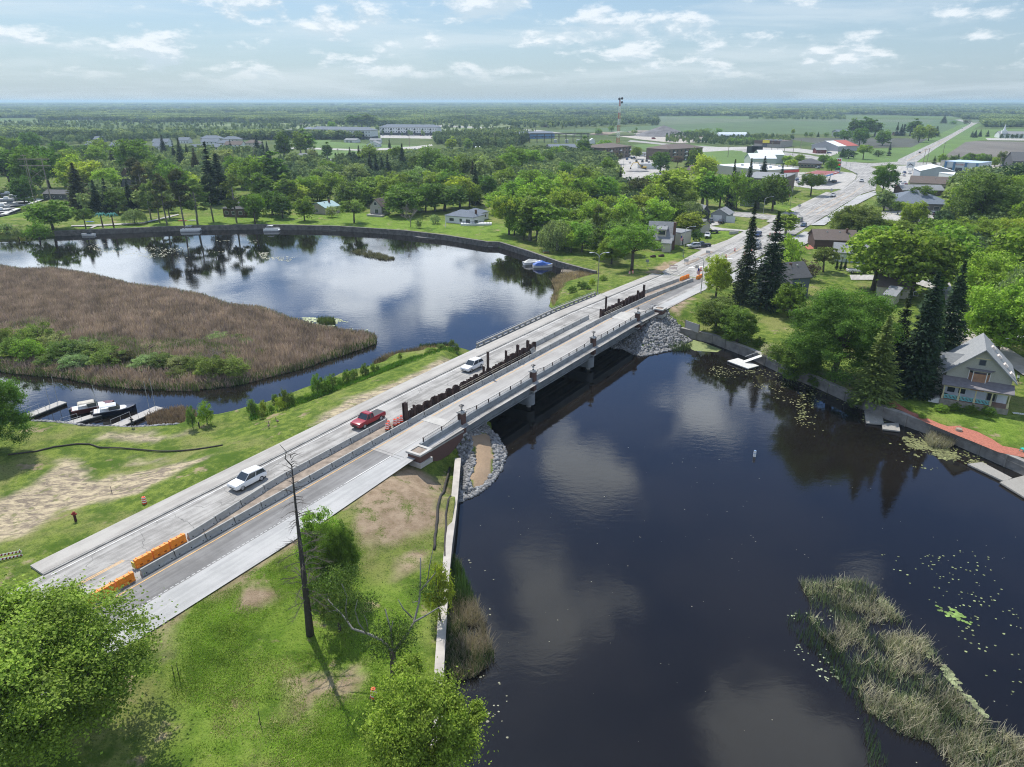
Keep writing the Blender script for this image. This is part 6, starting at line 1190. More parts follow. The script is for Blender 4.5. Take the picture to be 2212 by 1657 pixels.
# ---------------------------------------------------------------- buildings
def wm(n, c, var=.08): return mat('wall_' + n, c, .85, var, 1.2, streak=(1, 1, 5))
def rm(n, c, var=.16): return mat('roof_' + n, c, .9, var, 1.6, streak=(1, 1, 3), detail=6)
WH, CR, TA = wm('white', (.62, .63, .63)), wm('cream', (.46, .43, .36)), wm('tan', (.34, .30, .24)); GY, DG, DB = wm('grey', (.26, .27, .28)), wm('dark_grey', (.075, .078, .085)), wm('slate_blue', (.085, .11, .135))
GG, BL, BR, BRK = wm('grey_green', (.23, .29, .27)), wm('blue', (.10, .20, .36)), wm('brown', (.10, .065, .05)), wm('brick_brown', (.15, .11, .085), .3); MAR = wm('maroon', (.13, .03, .03))
RG, RD, RB_, RBR, RW, RT_, RR = rm('grey', (.21, .22, .23)), rm('dark', (.085, .087, .092)), rm('blue_grey', (.13, .155, .19)), rm('brown', (.12, .095, .082)), rm('white_metal', (.66, .68, .70), .05), rm('teal_metal', (.30, .42, .43), .06), rm('red_metal', (.38, .10, .08), .06)
FRM = flat('window_trim', (.60, .60, .58), .6)
def window(par, face, L, D, u, z, w, h, mf=None, mg=None, name='window'):
 b = MB(); t = .05; mf = mf or FRM
 def bx(u0, u1, z0, z1, o0, o1, mi):
  if face == 'f': b.box(u0, u1, -o1, -o0, z0, z1, mi)
  elif face == 'b': b.box(u0, u1, D + o0, D + o1, z0, z1, mi)
  elif face == 'l': b.box(-o1, -o0, u0, u1, z0, z1, mi)
  else: b.box(L + o0, L + o1, u0, u1, z0, z1, mi)
 x0, x1 = u - w / 2, u + w / 2
 bx(x0 - .09, x1 + .09, z - .09, z, .003, t + .03, 0); bx(x0 - .09, x1 + .09, z + h, z + h + .09, .003, t, 0); bx(x0 - .09, x0, z, z + h, .003, t, 0); bx(x1, x1 + .09, z, z + h, .003, t, 0)
 o = b.build(name, mf, par); g = MB(); b2 = b; b = g
 bx(x0, x1, z, z + h, .004, .025, 0) if False else None
 def bg():
  if face == 'f': g.box(x0, x1, -.025, -.004, z, z + h)
  elif face == 'b': g.box(x0, x1, D + .004, D + .025, z, z + h)
  elif face == 'l': g.box(-.025, -.004, x0, x1, z, z + h)
  else: g.box(L + .004, L + .025, x0, x1, z, z + h)
 bg(); g.build('pane' if name == 'window' else 'panel', mg or M_GLASS, o); return o
def roofmesh(kind, L, D, h, rh, ov=.45, ridge='x', th=.18):
 b = MB(); x0, x1, y0, y1 = -ov, L + ov, -ov, D + ov; e = 0
 if kind == 'flat': b.box(-.12, L + .12, -.12, D + .12, h, h + .35); return b
 if kind == 'shed': b.xprism([(y0, h - .1), (y1, h + rh), (y1, h + rh + th), (y0, h - .1 + th)], x0, x1); return b
 if kind == 'shedx': b.yprism([(x0, h - .1), (x1, h + rh), (x1, h + rh + th), (x0, h - .1 + th)], y0, y1); return b
 if kind == 'gable':
  if ridge == 'x':
   sl = rh / (D / 2); el = h - ov * sl; b.xprism([(y0, el), (D / 2, h + rh), (D / 2, h + rh + th), (y0, el + th)], x0, x1); b.xprism([(D / 2, h + rh), (y1, el), (y1, el + th), (D / 2, h + rh + th)], x0, x1)
  else:
   sl = rh / (L / 2); el = h - ov * sl; b.yprism([(x0, el), (x0, el + th), (L / 2, h + rh + th), (L / 2, h + rh)], y0, y1); b.yprism([(L / 2, h + rh), (L / 2, h + rh + th), (x1, el + th), (x1, el)], y0, y1)
  return b
 if kind == 'hip':
  m = min(L, D) / 2 + ov; z0 = h - .02
  if L >= D: r0, r1 = (x0 + m, D / 2), (x1 - m, D / 2)
  else: r0, r1 = (L / 2, y0 + m), (L / 2, y1 - m)
  vs = [(x0, y0, z0), (x1, y0, z0), (x1, y1, z0), (x0, y1, z0), (x0, y0, z0 + th), (x1, y0, z0 + th), (x1, y1, z0 + th), (x0, y1, z0 + th), (*r0, h + rh), (*r1, h + rh)]
  fs = [(3, 2, 1, 0), (0, 1, 5, 4), (1, 2, 6, 5), (2, 3, 7, 6), (3, 0, 4, 7)]
  fs += [(4, 5, 9, 8), (6, 7, 8, 9), (5, 6, 9), (7, 4, 8)] if L >= D else [(4, 5, 8), (5, 6, 9, 8), (6, 7, 9), (7, 4, 8, 9)]
  b.quadset(vs, fs); return b
def wallmesh(kind, L, D, h, rh, ridge='x'):
 b = MB()
 if kind == 'gable' and ridge == 'x': b.xprism([(0, -.3), (D, -.3), (D, h), (D / 2, h + rh - .02), (0, h)], 0, L)
 elif kind == 'gable': b.yprism([(0, -.3), (0, h), (L / 2, h + rh - .02), (L, h), (L, -.3)], 0, D)
 elif kind == 'shed': b.xprism([(0, -.3), (D, -.3), (D, h + rh - .1), (0, h - .1)], 0, L)
 elif kind == 'shedx': b.yprism([(0, -.3), (0, h - .1), (L, h + rh - .1), (L, -.3)], 0, D)
 else: b.box(0, L, 0, D, -.3, h)
 return b
def bld(name, label, A, B, D, h, roof, rh, wmt, rmt, wins=(), ridge='x', doors=(), chim=None, cat='house', ov=.45, garage=(), z=None, rows=(), group=None):
 """A, B: front left and front right foot (world xy); wins: (face, n, z, w, h) spread evenly; rows: single (face,u,z,w,h)"""
 A = np.array(A); B = np.array(B); L = float(np.linalg.norm(B - A)); ang = math.degrees(math.atan2(B[1] - A[1], B[0] - A[0]))
 th = thing(name, label, cat, (float(A[0]), float(A[1]), BASE if z is None else z), ang, group)
 wallmesh(roof, L, D, h, rh, ridge).build('wall', wmt, th); rf = roofmesh(roof, L, D, h, rh, ov, ridge).build('roof', rmt, th)
 if roof in ('gable', 'hip') and cat in ('house', 'apartments', 'office', 'building', 'garage'):
  for u in (.32, .62): (lambda zq: MB().box(L * u - .2, L * u + .2, D * .36 - .2, D * .36 + .2, zq - .25, zq + .5).build('roof_vent', M_GALV, rf))(h + rh * (.72 if ridge == 'x' else (1 - abs(u - .5) * 2)) * (1 if roof == 'gable' else .8))
 for (f, n, zz, w, hh) in wins:
  S = L if f in 'fb' else D
  for i in range(n): window(th, f, L, D, S * (i + .5) / n, zz, w, hh)
 for (f, u, zz, w, hh) in rows: window(th, f, L, D, u, zz, w, hh)
 for (f, u, w, hh, m) in doors: window(th, f, L, D, u, .05, w, hh, mg=m, name='door')
 for (f, u, w, hh, m) in garage: window(th, f, L, D, u, .05, w, hh, mg=m, name='garage_door')
 if chim: x, y, hh = chim; MB().box(x - .35, x + .35, y - .35, y + .35, h, h + hh).build('chimney', M_BRICK, rf)
 return th, L
g = G
# --- far shore houses
bld('house', 'grey gabled cottage with brown roof above the lake wall', g('b', 1015, 1078), g('b', 1112, 1082), 9, 4.2, 'gable', 3.0, wm('warm_grey', (.32, .30, .28)), RBR, ridge='y', rows=[('f', 2.8, 4.6, 1.3, 1.3), ('f', 3.2, .9, 1.8, 1.9), ('r', 2, 1, 1, 1.1), ('r', 6, 1, 1, 1.1)])
bld('deck', 'low wooden deck before the gabled cottage', g('b', 985, 1085), g('b', 1110, 1096), 2.0, .5, 'flat', 0, M_WOODG, M_WOODG, cat='deck')
th, L = bld('house', 'low house with pale teal metal roof and open porch by the lake', g('b', 515, 1062), g('b', 640, 1075), 9, 3.2, 'gable', 1.9, TA, RT_, ridge='y', wins=[('r', 2, 1, 1.2, 1.2)], rows=[('f', 4, 1.0, 1.4, 1.2)], chim=(6, 6, 3.0))
MB().box(-3.2, -.1, -.5, 8.5, 2.6, 2.75).build('porch_roof', RT_, th)
for y in (-.2, 4, 8): MB().box(-3.1, -2.95, y, y + .15, -.2, 2.6).build('porch_post', WH, th)
th, L = bld('house', 'long white ranch house with blue grey hip roof and a deck', g('b', 1650, 1140), g('b', 1880, 1160), 9.5, 3.0, 'hip', 2.3, WH, RB_, rows=[('f', 3, 1, 2.2, 1.2), ('f', 7.5, 1, 1.2, 1.2), ('f', 15, 1, 1.6, 1.2)], doors=[('f', 11, 2.0, 2.1, M_GLASS)], chim=(12, 5, 2.6))
bld('house_wing', 'white garage wing right of the ranch house', g('b', 1905, 1130), g('b', 2010, 1105), 8, 3, 'hip', 1.8, WH, RB_, wins=[('f', 2, 1, 1.1, 1.1)], garage=[('r', 4, 3.2, 2.3, WH)])
q = MB(); A = np.array(g('b', 1775, 1165)); d = thing('deck', 'white railed deck of the ranch house', 'deck', (float(A[0]), float(A[1]), BASE), 4); q.box(0, 13, 0, 3, 0, .8); q.build('deck_floor', WH, d)
r = MB(); [r.box(i, i + .1, 0, .1, .8, 1.75) for i in np.arange(0, 13, 1.2)]; r.box(0, 13, -.02, .1, 1.7, 1.8).build('railing', M_DARK, d)
bld('cabin', 'dark lakeside cabin under thin pines', g('a', 1885, 1085), g('a', 2060, 1092), 11, 3.4, 'hip', 2.8, BR, RD, wins=[('f', 3, 1, 1.6, 1.3)])
bld('lodge', 'tall charcoal building with a slanting roof behind the pines, left', g('a', 770, 860), g('a', 880, 880), 16, 5.5, 'shedx', 2.6, DG, RD, wins=[('f', 3, 1.2, 1.2, 1.2)])
bld('lodge', 'charcoal building with a slanting roof behind the pines, right', g('a', 880, 880), g('a', 1050, 905), 15, 5.2, 'shedx', 3.0, DG, RD, wins=[('f', 3, 1.2, 1.2, 1.2)])
bld('shed', 'long low dark shed beside the marina', g('a', 372, 945), g('a', 605, 950), 8, 3.0, 'gable', 1.6, DG, RD, cat='shed', wins=[('f', 4, 1.2, .8, .8)])
bld('house', 'brown gabled house behind the charcoal lodges', g('a', 1020, 800), g('a', 1120, 800), 12, 4, 'gable', 4.5, BR, RBR, ridge='y')
bld('cabin', 'small dark cabin left of the lodges', g('a', 540, 840), g('a', 610, 840), 8, 4.5, 'shedx', 1.5, DG, RD)
M2 = [('a', 1010, 1290, 1350, 500, WH, RB_), ('a', 0, 1690, 1860, 445, CR, RB_), ('a', 0, 1870, 2020, 455, CR, RB_), ('a', 0, 1700, 1840, 478, WH, RB_), ('a', 0, 1830, 1960, 490, CR, RB_), ('a', 0, 1600, 1700, 520, GY, RB_), ('a', 0, 1740, 1880, 530, CR, RB_), ('a', 0, 1900, 2040, 505, WH, RBR), ('a', 0, 2060, 2190, 490, CR, RBR), ('a', 0, 1290, 1420, 480, WH, RB_), ('a', 0, 1500, 1590, 450, WH, RB_), ('a', 0, 930, 1020, 500, DG, RB_), ('a', 0, 720, 790, 490, DB, RB_), ('a', 0, 790, 860, 440, GY, RB_)]
labs = ['white house with blue grey roof behind a tall spruce in the far suburb', 'widest cream two storey house at the back of the far suburb', 'cream two storey house right of the widest one in the far suburb', 'white house in the second row of the far suburb', 'cream house in the second row of the far suburb', 'grey house in the front row of the far suburb', 'cream house in the front row of the far suburb', 'white house with a brown roof in the far suburb', 'cream house with a brown roof in the far suburb', 'white gabled house left of the far suburb', 'small white house alone before the marsh', 'charcoal house between the dark trees and suburb', 'slate blue house in the trees left of the suburb', 'grey house at the marsh edge above the slate blue one']
for (c, _, x0, x1, yb, w_, r_), lb in zip(M2, labs):
 A, B = g('a', x0, yb + 22), g('a', x1, yb + 22); bld('house', lb, A, B, 12, 5.4 if x1 - x0 > 120 else 3.6, 'hip' if 'cream' in lb else 'gable', 3.2, w_, r_, wins=[('f', 4, 1.0, 1.3, 1.2)] + ([('f', 4, 3.7, 1.3, 1.2)] if x1 - x0 > 120 else []), group='suburb houses')
# apartments
def apartment(label, A, B, D, floors, wmt, rmt, roof='hip', nwin=22, rh=3.0, bal=True, base=None):
 SH = 3.9 if base else 3.2; rh += .8 if base else 0
 th, L = bld('apartment_building', label, A, B, D, floors * SH, roof, rh, wmt, rmt, cat='apartments', ov=.7)
 if base: MB().box(-.06, L + .06, -.06, D + .06, -.3, SH).build('lower_storey', base, th)
 for fl in range(floors):
  for i in range(nwin):
   u = L * (i + .5) / nwin
   if bal and i % 3 == 1:
    o = MB().box(u - 1.5, u + 1.5, -1.5, .0, fl * SH + .05, fl * SH + .2).box(u - 1.5, u + 1.5, -1.52, -1.46, fl * SH + .2, fl * SH + 1.1).build('balcony', M_DARK if base else WH, th)
    MB().box(u - 1.1, u + 1.1, -.08, -.02, fl * SH + .2, fl * SH + 2.4).build('balcony_door', M_GLASS, th)
   else: MB().box(u - .7, u + .7, -.1, -.02, fl * SH + .9, fl * SH + 2.3).build('window', M_GLASS, th)
 return th, L
apartment('long three storey apartment block with dark ground floor, left', g('b', 500, 428), g('b', 1020, 440), 18, 3, WH, RB_, base=DG); apartment('long white three storey apartment block behind the other', g('b', 1095, 402), g('b', 1580, 408), 18, 3, WH, RB_, base=DG)
apartment('short stretch of apartment block at the left end of the long one', g('b', 445, 405), g('b', 505, 425), 18, 3, GY, RB_, nwin=4)
bld('apartment_house', 'pale two storey block with vents, farther left in the far field', g('b', 10, 414), g('b', 185, 414), 14, 5.8, 'hip', 2.6, CR, RG, wins=[('f', 8, 1, 1.4, 1.2), ('f', 8, 3.8, 1.4, 1.2)], cat='apartments')
bld('apartment_house', 'pale two storey block right of its twin in the far field', g('b', 225, 402), g('b', 370, 404), 14, 5.8, 'hip', 2.6, CR, RG, wins=[('f', 7, 1, 1.4, 1.2), ('f', 7, 3.8, 1.4, 1.2)], cat='apartments')
bld('garage', 'white garage row before the long apartment block', g('b', 797, 464), g('b', 898, 466), 10, 3, 'gable', 1.8, WH, RG, garage=[('f', 4, 3, 2.4, GY), ('f', 9, 3, 2.4, GY)], cat='garage'); bld('garage', 'white garage in front of the two apartment blocks', g('b', 985, 504), g('b', 1088, 504), 16, 3.6, 'gable', 2.8, WH, RG, ridge='y', cat='garage', wins=[('f', 2, 1, 1.2, 1.1)]); bld('garage', 'small white garage behind the larger one', g('b', 1010, 470), g('b', 1102, 470), 10, 3.4, 'gable', 2, WH, RG, cat='garage')
bld('house', 'cream house on the open lawn behind the spruces', g('b', 430, 616), g('b', 572, 612), 10, 3.4, 'gable', 2.2, CR, RG, wins=[('f', 3, 1, 1.4, 1.1)]); bld('house', 'pale house half hidden left of the lawn house', g('b', 310, 610), g('b', 400, 616), 10, 3.2, 'gable', 2, CR, RG)
bld('house', 'white house among trees right of the tall spruce', g('b', 2010, 850), g('b', 2150, 855), 10, 3.2, 'gable', 2, WH, RG, rows=[('f', 4, 1, 1.2, 1.2), ('f', 9, 1, 2.4, 1.2)]); bld('shed', 'small tan shed behind the teal roofed house', g('b', 690, 918), g('b', 750, 922), 5, 2.6, 'gable', 1.3, TA, RBR, ridge='y', cat='shed')
bld('warehouse', 'long white roofed store beyond the spruce plantation', g('b', 1900, 556), g('b', 2160, 556), 20, 4, 'gable', 2, WH, RW, cat='warehouse')
bld('warehouse', 'long low building with blue roof behind the substation', g('c', 165, 436), g('c', 460, 430), 26, 6, 'gable', 3, BL, RB_, cat='warehouse', wins=[('f', 10, 1.5, 2, 1.4)])
bld('barn', 'large tan barn with grey metal roof', g('c', 430, 572), g('c', 652, 568), 22, 6, 'gable', 3.4, TA, RB_, ridge='x', cat='barn', rows=[('r', 8, 2, 1.2, 1.2)])
apartment('brown three storey apartment block beside the full parking lot', g('c', 885, 608), g('c', 1100, 588), 26, 3, BRK, RBR, nwin=8, rh=3); MB
apartment('brown three storey apartment block behind trees, nearer the highway', g('c', 1408, 622), g('c', 1700, 600), 24, 3, BRK, RBR, nwin=9, rh=3.4)
bld('garage', 'tan garage row between the brown apartment blocks', g('c', 1170, 582), g('c', 1315, 584), 9, 2.8, 'gable', 1, TA, RG, garage=[('f', 3 + i * 4.6, 3, 2.2, WH) for i in range(5)], cat='garage')
bld('warehouse', 'low blue building with white flat roof, back', g('c', 600, 640), g('c', 815, 642), 20, 5, 'flat', 0, BL, RW, cat='warehouse'); bld('warehouse', 'low blue building with grey roof, front', g('c', 690, 700), g('c', 806, 702), 20, 4.5, 'gable', 1.6, BL, RB_, cat='warehouse')
bld('trailer', 'long white semi trailer standing across the stone lot', g('c', 1160, 690), g('c', 1362, 690), 3, 4, 'flat', 0, WH, RW, cat='trailer')
bld('house', 'grey roofed house behind the excavator lot', g('c', 1575, 735), g('c', 1650, 740), 10, 3.4, 'gable', 2.6, TA, RBR); bld('shed', 'small white shed beside the highway', g('c', 760, 474), g('c', 800, 474), 10, 4, 'gable', 2, WH, RW, ridge='y', cat='shed')
bld('house', 'dark grey roadside house before the wood', g('c', 345, 334), g('c', 400, 334), 14, 5, 'gable', 3, BR, RG)
bld('shed', 'red roofed farm shed far off in the meadow', g('c', 918, 184), g('c', 955, 184), 30, 6, 'gable', 3, WH, RR, cat='shed')
th = thing('quonset_hut', 'white arched metal hut at the gravel yard', 'hut', (*g('c', 1835, 434), BASE), 0); s_ = MB(); n = 12; Lq = 38.; pr = [(9 * math.cos(math.pi * i / n), 8.5 * math.sin(math.pi * i / n)) for i in range(n + 1)]; s_.xprism(pr, 0, Lq).build('shell', wm('hut_white', (.6, .66, .72)), th, smooth=False); MB().box(4, 12, -9.2, -8.3, 0, 4).build('door', MAR, th)
# town
bld('warehouse', 'white metal warehouse with ribbed roof, front one', g('r', 0, 612), g('r', 375, 612), 16, 6, 'gable', 3.4, wm('pale_green', (.42, .46, .42)), RW, cat='warehouse'); bld('warehouse', 'white metal warehouse behind its twin', g('r', 130, 570), g('r', 485, 570), 16, 7.0, 'gable', 3.2, wm('pale_green', (.42, .46, .42)), RW, cat='warehouse')
th, L = bld('store', 'low brown fronted store with a yellow sign by the highway', g('r', 60, 325), g('r', 445, 340), 38, 6.5, 'flat', 0, wm('store_tan', (.33, .30, .27)), RBR, cat='store'); MB().box(-.3, L * .98, -.4, -.05, 3.8, 7.4).build('front_band', BR, th); MB().box(L * .32, L * .58, -.7, -.45, 4.8, 7.8).build('sign', mat('yellow_sign', (.75, .62, .05), .5), th); MB().box(L * .34, L * .5, -1.6, -.1, 0, 3.6).build('entrance', M_GLASS, th)
for i in range(4): MB().box(L * (.25 + i * .18), L * (.25 + i * .18) + 3, 10, 13, 6.8, 8.2).build('roof_unit', M_GALV, th)
th, L = bld('store', 'grey building with a red and white roof by the highway', g('r', 1290, 392), g('r', 1580, 380), 34, 5, 'gable', 4.5, wm('pale_mauve', (.36, .35, .38)), RW, ridge='x', cat='store'); MB().xprism([(-.6, 4.95), (17, 9.75), (17, 9.95), (-.6, 5.15)], L * .42, L + .5).build('red_roof', RR, th)
bld('shed', 'maroon shed with grey roof by the highway', g('r', 975, 424), g('r', 1122, 424), 9, 3.6, 'gable', 1.6, MAR, RG, cat='shed', garage=[('f', 3, 3, 2.5, MAR)])
bld('house', 'dark hip roofed office behind the petrol station', g('r', 690, 628), g('r', 1040, 640), 15, 3.2, 'hip', 3.4, BRK, RD, wins=[('f', 7, 1, 1.6, 1.3)])
th, L = bld('store', 'long store with a white ribbed roof beside the petrol station', g('r', 200, 800), g('r', 700, 770), 48, 5.5, 'flat', 0, CR, RW, cat='store')
for i in range(7): MB().box(L * (.1 + .12 * i), L * (.1 + .12 * i) + 1.4, 6 + (i * 13) % 36, 7.4 + (i * 13) % 36, 5.8, 7.0).build('roof_vent', M_GALV, th)
for i in range(9): MB().box(L + .13, L + .4, i * 5.2 + .4, i * 5.2 + 4.8, 3.6, 7.0).build('parapet_panel', CR, th)
MB().box(L * .55, L + .35, -.5, -.15, 3.4, 5.0).build('red_fascia', mat('fascia_red', (.5, .04, .03), .5), th)
bld('brick_building', 'three storey brown brick building with flat roof beside the street', g('r', 420, 1065), g('r', 640, 960), 22, 9, 'flat', 0, BRK, RG, cat='building', rows=[('f', 5, 1, 1.4, 1.5), ('f', 11, 1, 1.4, 1.5), ('f', 17, 1, 1.4, 1.5), ('f', 5, 4, 1.4, 1.5), ('f', 11, 4, 1.4, 1.5), ('f', 17, 4, 1.4, 1.5), ('f', 5, 7, 1.4, 1.3), ('f', 11, 7, 1.4, 1.3), ('f', 17, 7, 1.4, 1.3)])
bld('house', 'white two storey house left of the brick building', g('r', -150, 1190), g('r', 100, 1200), 12, 6, 'hip', 3, WH, RG, rows=[('f', 12, 1, 1.2, 1.4), ('f', 16, 1, 1.2, 1.4)])
# petrol station canopy and price sign
A = np.array(g('r', 1000, 880)); B = np.array(g('r', 1270, 800)); th = thing('fuel_canopy', 'petrol station canopy with red and white edge', 'canopy', (float(A[0]), float(A[1]), BASE), math.degrees(math.atan2(*(B - A)[::-1]))); Lc = float(np.linalg.norm(B - A)); Lc = 26
MB().box(-3, Lc, -5, 9, 5.2, 6.2).build('roof', WH, th); MB().box(-2.6, Lc - .4, -4.6, 8.6, 6.2, 6.28).build('roof_top', mat('canopy_red', (.25, .06, .05), .6, .3, .6), th); MB().box(-3.03, Lc * .45, -5.05, -5.0, 5.3, 6.1).build('blue_stripe', mat('stripe_blue', (.08, .25, .55), .5), th); MB().box(Lc * .45, Lc + .03, -5.05, -5.0, 5.3, 6.1).box(Lc, Lc + .05, -5, 9, 5.3, 6.1).build('red_stripe', mat('fascia_red', (.5, .04, .03)), th)
for x in (2, 12, 22):
 for y in (-1, 5): MB().box(x - .2, x + .2, y - .2, y + .2, 0, 5.2).build('column', WH, th)
for i, x in enumerate((4, 12, 20)):
 p = thing('fuel_pump', ('petrol pump at the left of the canopy island', 'middle petrol pump under the canopy', 'petrol pump at the right of the canopy island')[i], 'pump', tuple(th.matrix_basis @ Vector((x + 1.2, -.9, 0))), 0); MB().box(-.5, .5, -.3, .3, 0, 2.0).build('body', GY, p); MB().box(-.35, .35, -.32, -.3, 1.1, 1.7).build('display', M_GLASS, p)
gx, gy = g('r', 1285, 700); sg = thing('price_sign', 'tall petrol price sign with a red and white logo and lit prices', 'sign', (gx, gy, BASE), -6); hS = HT('r', 490, gy)
MB().box(-1.9, -1.5, -.2, .2, 0, hS).box(1.5, 1.9, -.2, .2, 0, hS).build('posts', M_GALV, sg); MB().box(-1.9, 1.9, -.35, .35, hS * .72, hS).build('logo_panel', WH, sg)
q = MB(); z = hS * .86
for sx in (-1, 1): q.box(min(sx * .45, sx * 1.15), max(sx * .45, sx * 1.15), -.4, -.36, z - .85, z + .85); q.quadset([(sx * .5, -.4, z + .8), (sx * .5, -.4, z - .1), (0, -.4, z - .55), (0, -.4, z + .3)], [(0, 1, 2, 3), (3, 2, 1, 0)])
q.build('logo', mat('fascia_red', (.5, .04, .03)), sg); MB().box(-1.5, 1.5, -.25, .25, hS * .18, hS * .71).build('price_panel', M_DARK, sg); MB().box(-1.5, 1.5, -.3, .3, hS * .04, hS * .16).build('lower_panel', WH, sg)
def text(s, name, m, par, loc, size, rot=(R(90), 0, 0), ex=.01, align='CENTER'):
 cu = bpy.data.curves.new(name, 'FONT'); cu.body = s; cu.size = size; cu.extrude = ex; cu.align_x = align; cu.materials.append(m); o = bpy.data.objects.new(name, cu); COL.objects.link(o); me = bpy.data.meshes.new_from_object(o.evaluated_get(bpy.context.evaluated_depsgraph_get())); bpy.data.objects.remove(o); o = bpy.data.objects.new(name, me); COL.objects.link(o); o.parent = par; o.location = loc; o.rotation_euler = rot; return o
text('3.59', 'red_price', mat('lit_red', (1, .03, .03), emit=1.0), sg, (0, -.27, hS * .5), 1.5); text('3.75', 'green_price', mat('lit_green', (.03, .9, .1), emit=.8), sg, (0, -.27, hS * .34), 1.3)
# right hand town
A, B = g('s', 1010, 505), g('s', 1500, 540); th, L = bld('shop', 'white shop with blue pillars and a red auto parts sign', A, B, 22, 7.0, 'flat', 0, wm('shop_white', (.55, .57, .62)), rm('shop_roof', (.42, .52, .64)), cat='shop', rows=[('f', 5, .8, 5, 2.2), ('f', 25, .8, 3, 2.2)])
for u in (.01, .27, .62, .95): MB().box(L * u, L * u + 1.5, -.5, -.13, 0, 7.2).build('blue_pillar', BL, th)
MB().box(L * .36, L * .56, -.2, -.12, 0, 3.4).build('entrance', M_GLASS, th); text('AUTO PARTS', 'sign_letters', mat('fascia_red', (.5, .04, .03)), th, (L * .45, -.25, 5.0), 1.5)
bld('annex', 'small pale annex at the left of the blue trimmed shop', g('s', 965, 420), g('s', 1015, 425), 10, 4, 'flat', 0, CR, RG, cat='annex')
bld('warehouse', 'grey warehouse with a pale metal gable roof by the car lot', g('s', 655, 625), g('s', 1165, 640), 24, 5.5, 'gable', 2.8, wm('pale_grey', (.34, .37, .40)), RW, ridge='y', cat='warehouse', rows=[('f', 18, 1.5, 1.6, 1), ('f', 25, 1.5, 1.6, 1)]); bld('warehouse', 'white box building right of the grey warehouse', g('s', 1165, 700), g('s', 1400, 700), 18, 5.5, 'flat', 0, WH, RW, cat='warehouse', rows=[('f', 5, 1, 4, 2)])
bld('motel', 'long low building with brown shingle roof', g('s', 500, 760), g('s', 1090, 790), 14, 3.6, 'gable', 3.2, TA, RBR, cat='building', wins=[('f', 6, 1.2, 1.6, .9)]); bld('motel', 'long low grey roofed building behind the blue grey office', g('s', 400, 865), g('s', 1010, 870), 11, 3, 'gable', 2.2, BR, RG, cat='building')
th, L = bld('office', 'wide brick office with a blue grey hip roof', g('s', 225, 1090), g('s', 1130, 1115), 22, 3.6, 'hip', 5.0, wm('office_brick', (.13, .125, .125)), RB_, cat='office', wins=[('f', 6, 1, 2.2, 1.4)], ov=.9)
bld('barn', 'dark grey roofed building at the right edge behind trees', g('s', 2030, 450), g('s', 2400, 460), 26, 5, 'gable', 6, DG, RD, cat='barn')
th, L = bld('church', 'white church with a grey roof and steeple on the right', g('d', 2010, 408), g('d', 2330, 412), 22, 4.6, 'gable', 4, WH, RG, ridge='x', cat='church', wins=[('f', 8, 2, 2, 3)]); x = L * .12
MB().box(x - 3, x + 3, 2, 7, 4, 10).build('tower', WH, th); MB().cyl(x, 4.5, 10, 19, 1.9, .1, 8).build('steeple', RW, th)
bld('farmhouse', 'grey farm building left of the farmstead trees', g('d', 705, 400), g('d', 802, 400), 20, 6.5, 'gable', 3, GY, RB_, cat='farmhouse', wins=[('f', 3, 2, 1.6, 1.4)]); bld('farmhouse', 'brown roofed ranch house in the farmstead', g('d', 1335, 386), g('d', 1418, 388), 18, 4.5, 'gable', 3.5, BRK, RBR, cat='farmhouse'); bld('shed', 'small brown shed in the farmstead', g('d', 1172, 388), g('d', 1212, 388), 10, 3.5, 'gable', 1.5, BR, RG, cat='shed')
# right bank houses
bld('log_cabin', 'dark log house with a long brown roof right of the street', g('h', 385, 142), g('h', 640, 150), 11, 3.2, 'gable', 2.6, mat('logs', (.07, .04, .03), .9, .3, 1, streak=(.2, .2, 6)), RBR, chim=(11, 4, 3.4), cat='house'); bld('house', 'pale green ranch house with grey roof under the street trees', g('h', 500, 218), g('h', 700, 232), 9, 3.0, 'gable', 2.2, wm('pale_green_siding', (.38, .44, .38)), RG, doors=[('f', 2.2, 1, 2.1, WH)], rows=[('f', 7, 1, 1.8, 1.2), ('f', 12, 1, 1, 1)])
th, L = bld('house', 'dark slate blue house with white window frames behind the spruces', g('h', 60, 470), g('h', 225, 478), 9, 5.6, 'gable', 3.4, DB, RD, rows=[('f', 3, 3.4, 1.2, 1.5), ('f', 9, 3.2, 1.2, 2.4), ('f', 8, .8, 1.2, 1.6)], chim=(7, 5, 4)); bld('house_wing', 'gabled wing right of the slate blue house', g('h', 225, 440), g('h', 345, 430), 8, 5.4, 'gable', 3, DB, RD)
bld('garage', 'cream garage with a long brown roof under the conifers', g('h', 760, 430), g('h', 960, 450), 8, 3, 'gable', 2.4, CR, RBR, cat='garage', rows=[('f', 9, 1.2, 1, 1)]); bld('porch', 'small grey roofed porch before the cream garage', g('h', 800, 480), g('h', 860, 490), 5, 2.6, 'shed', 1.2, CR, RG, cat='porch')
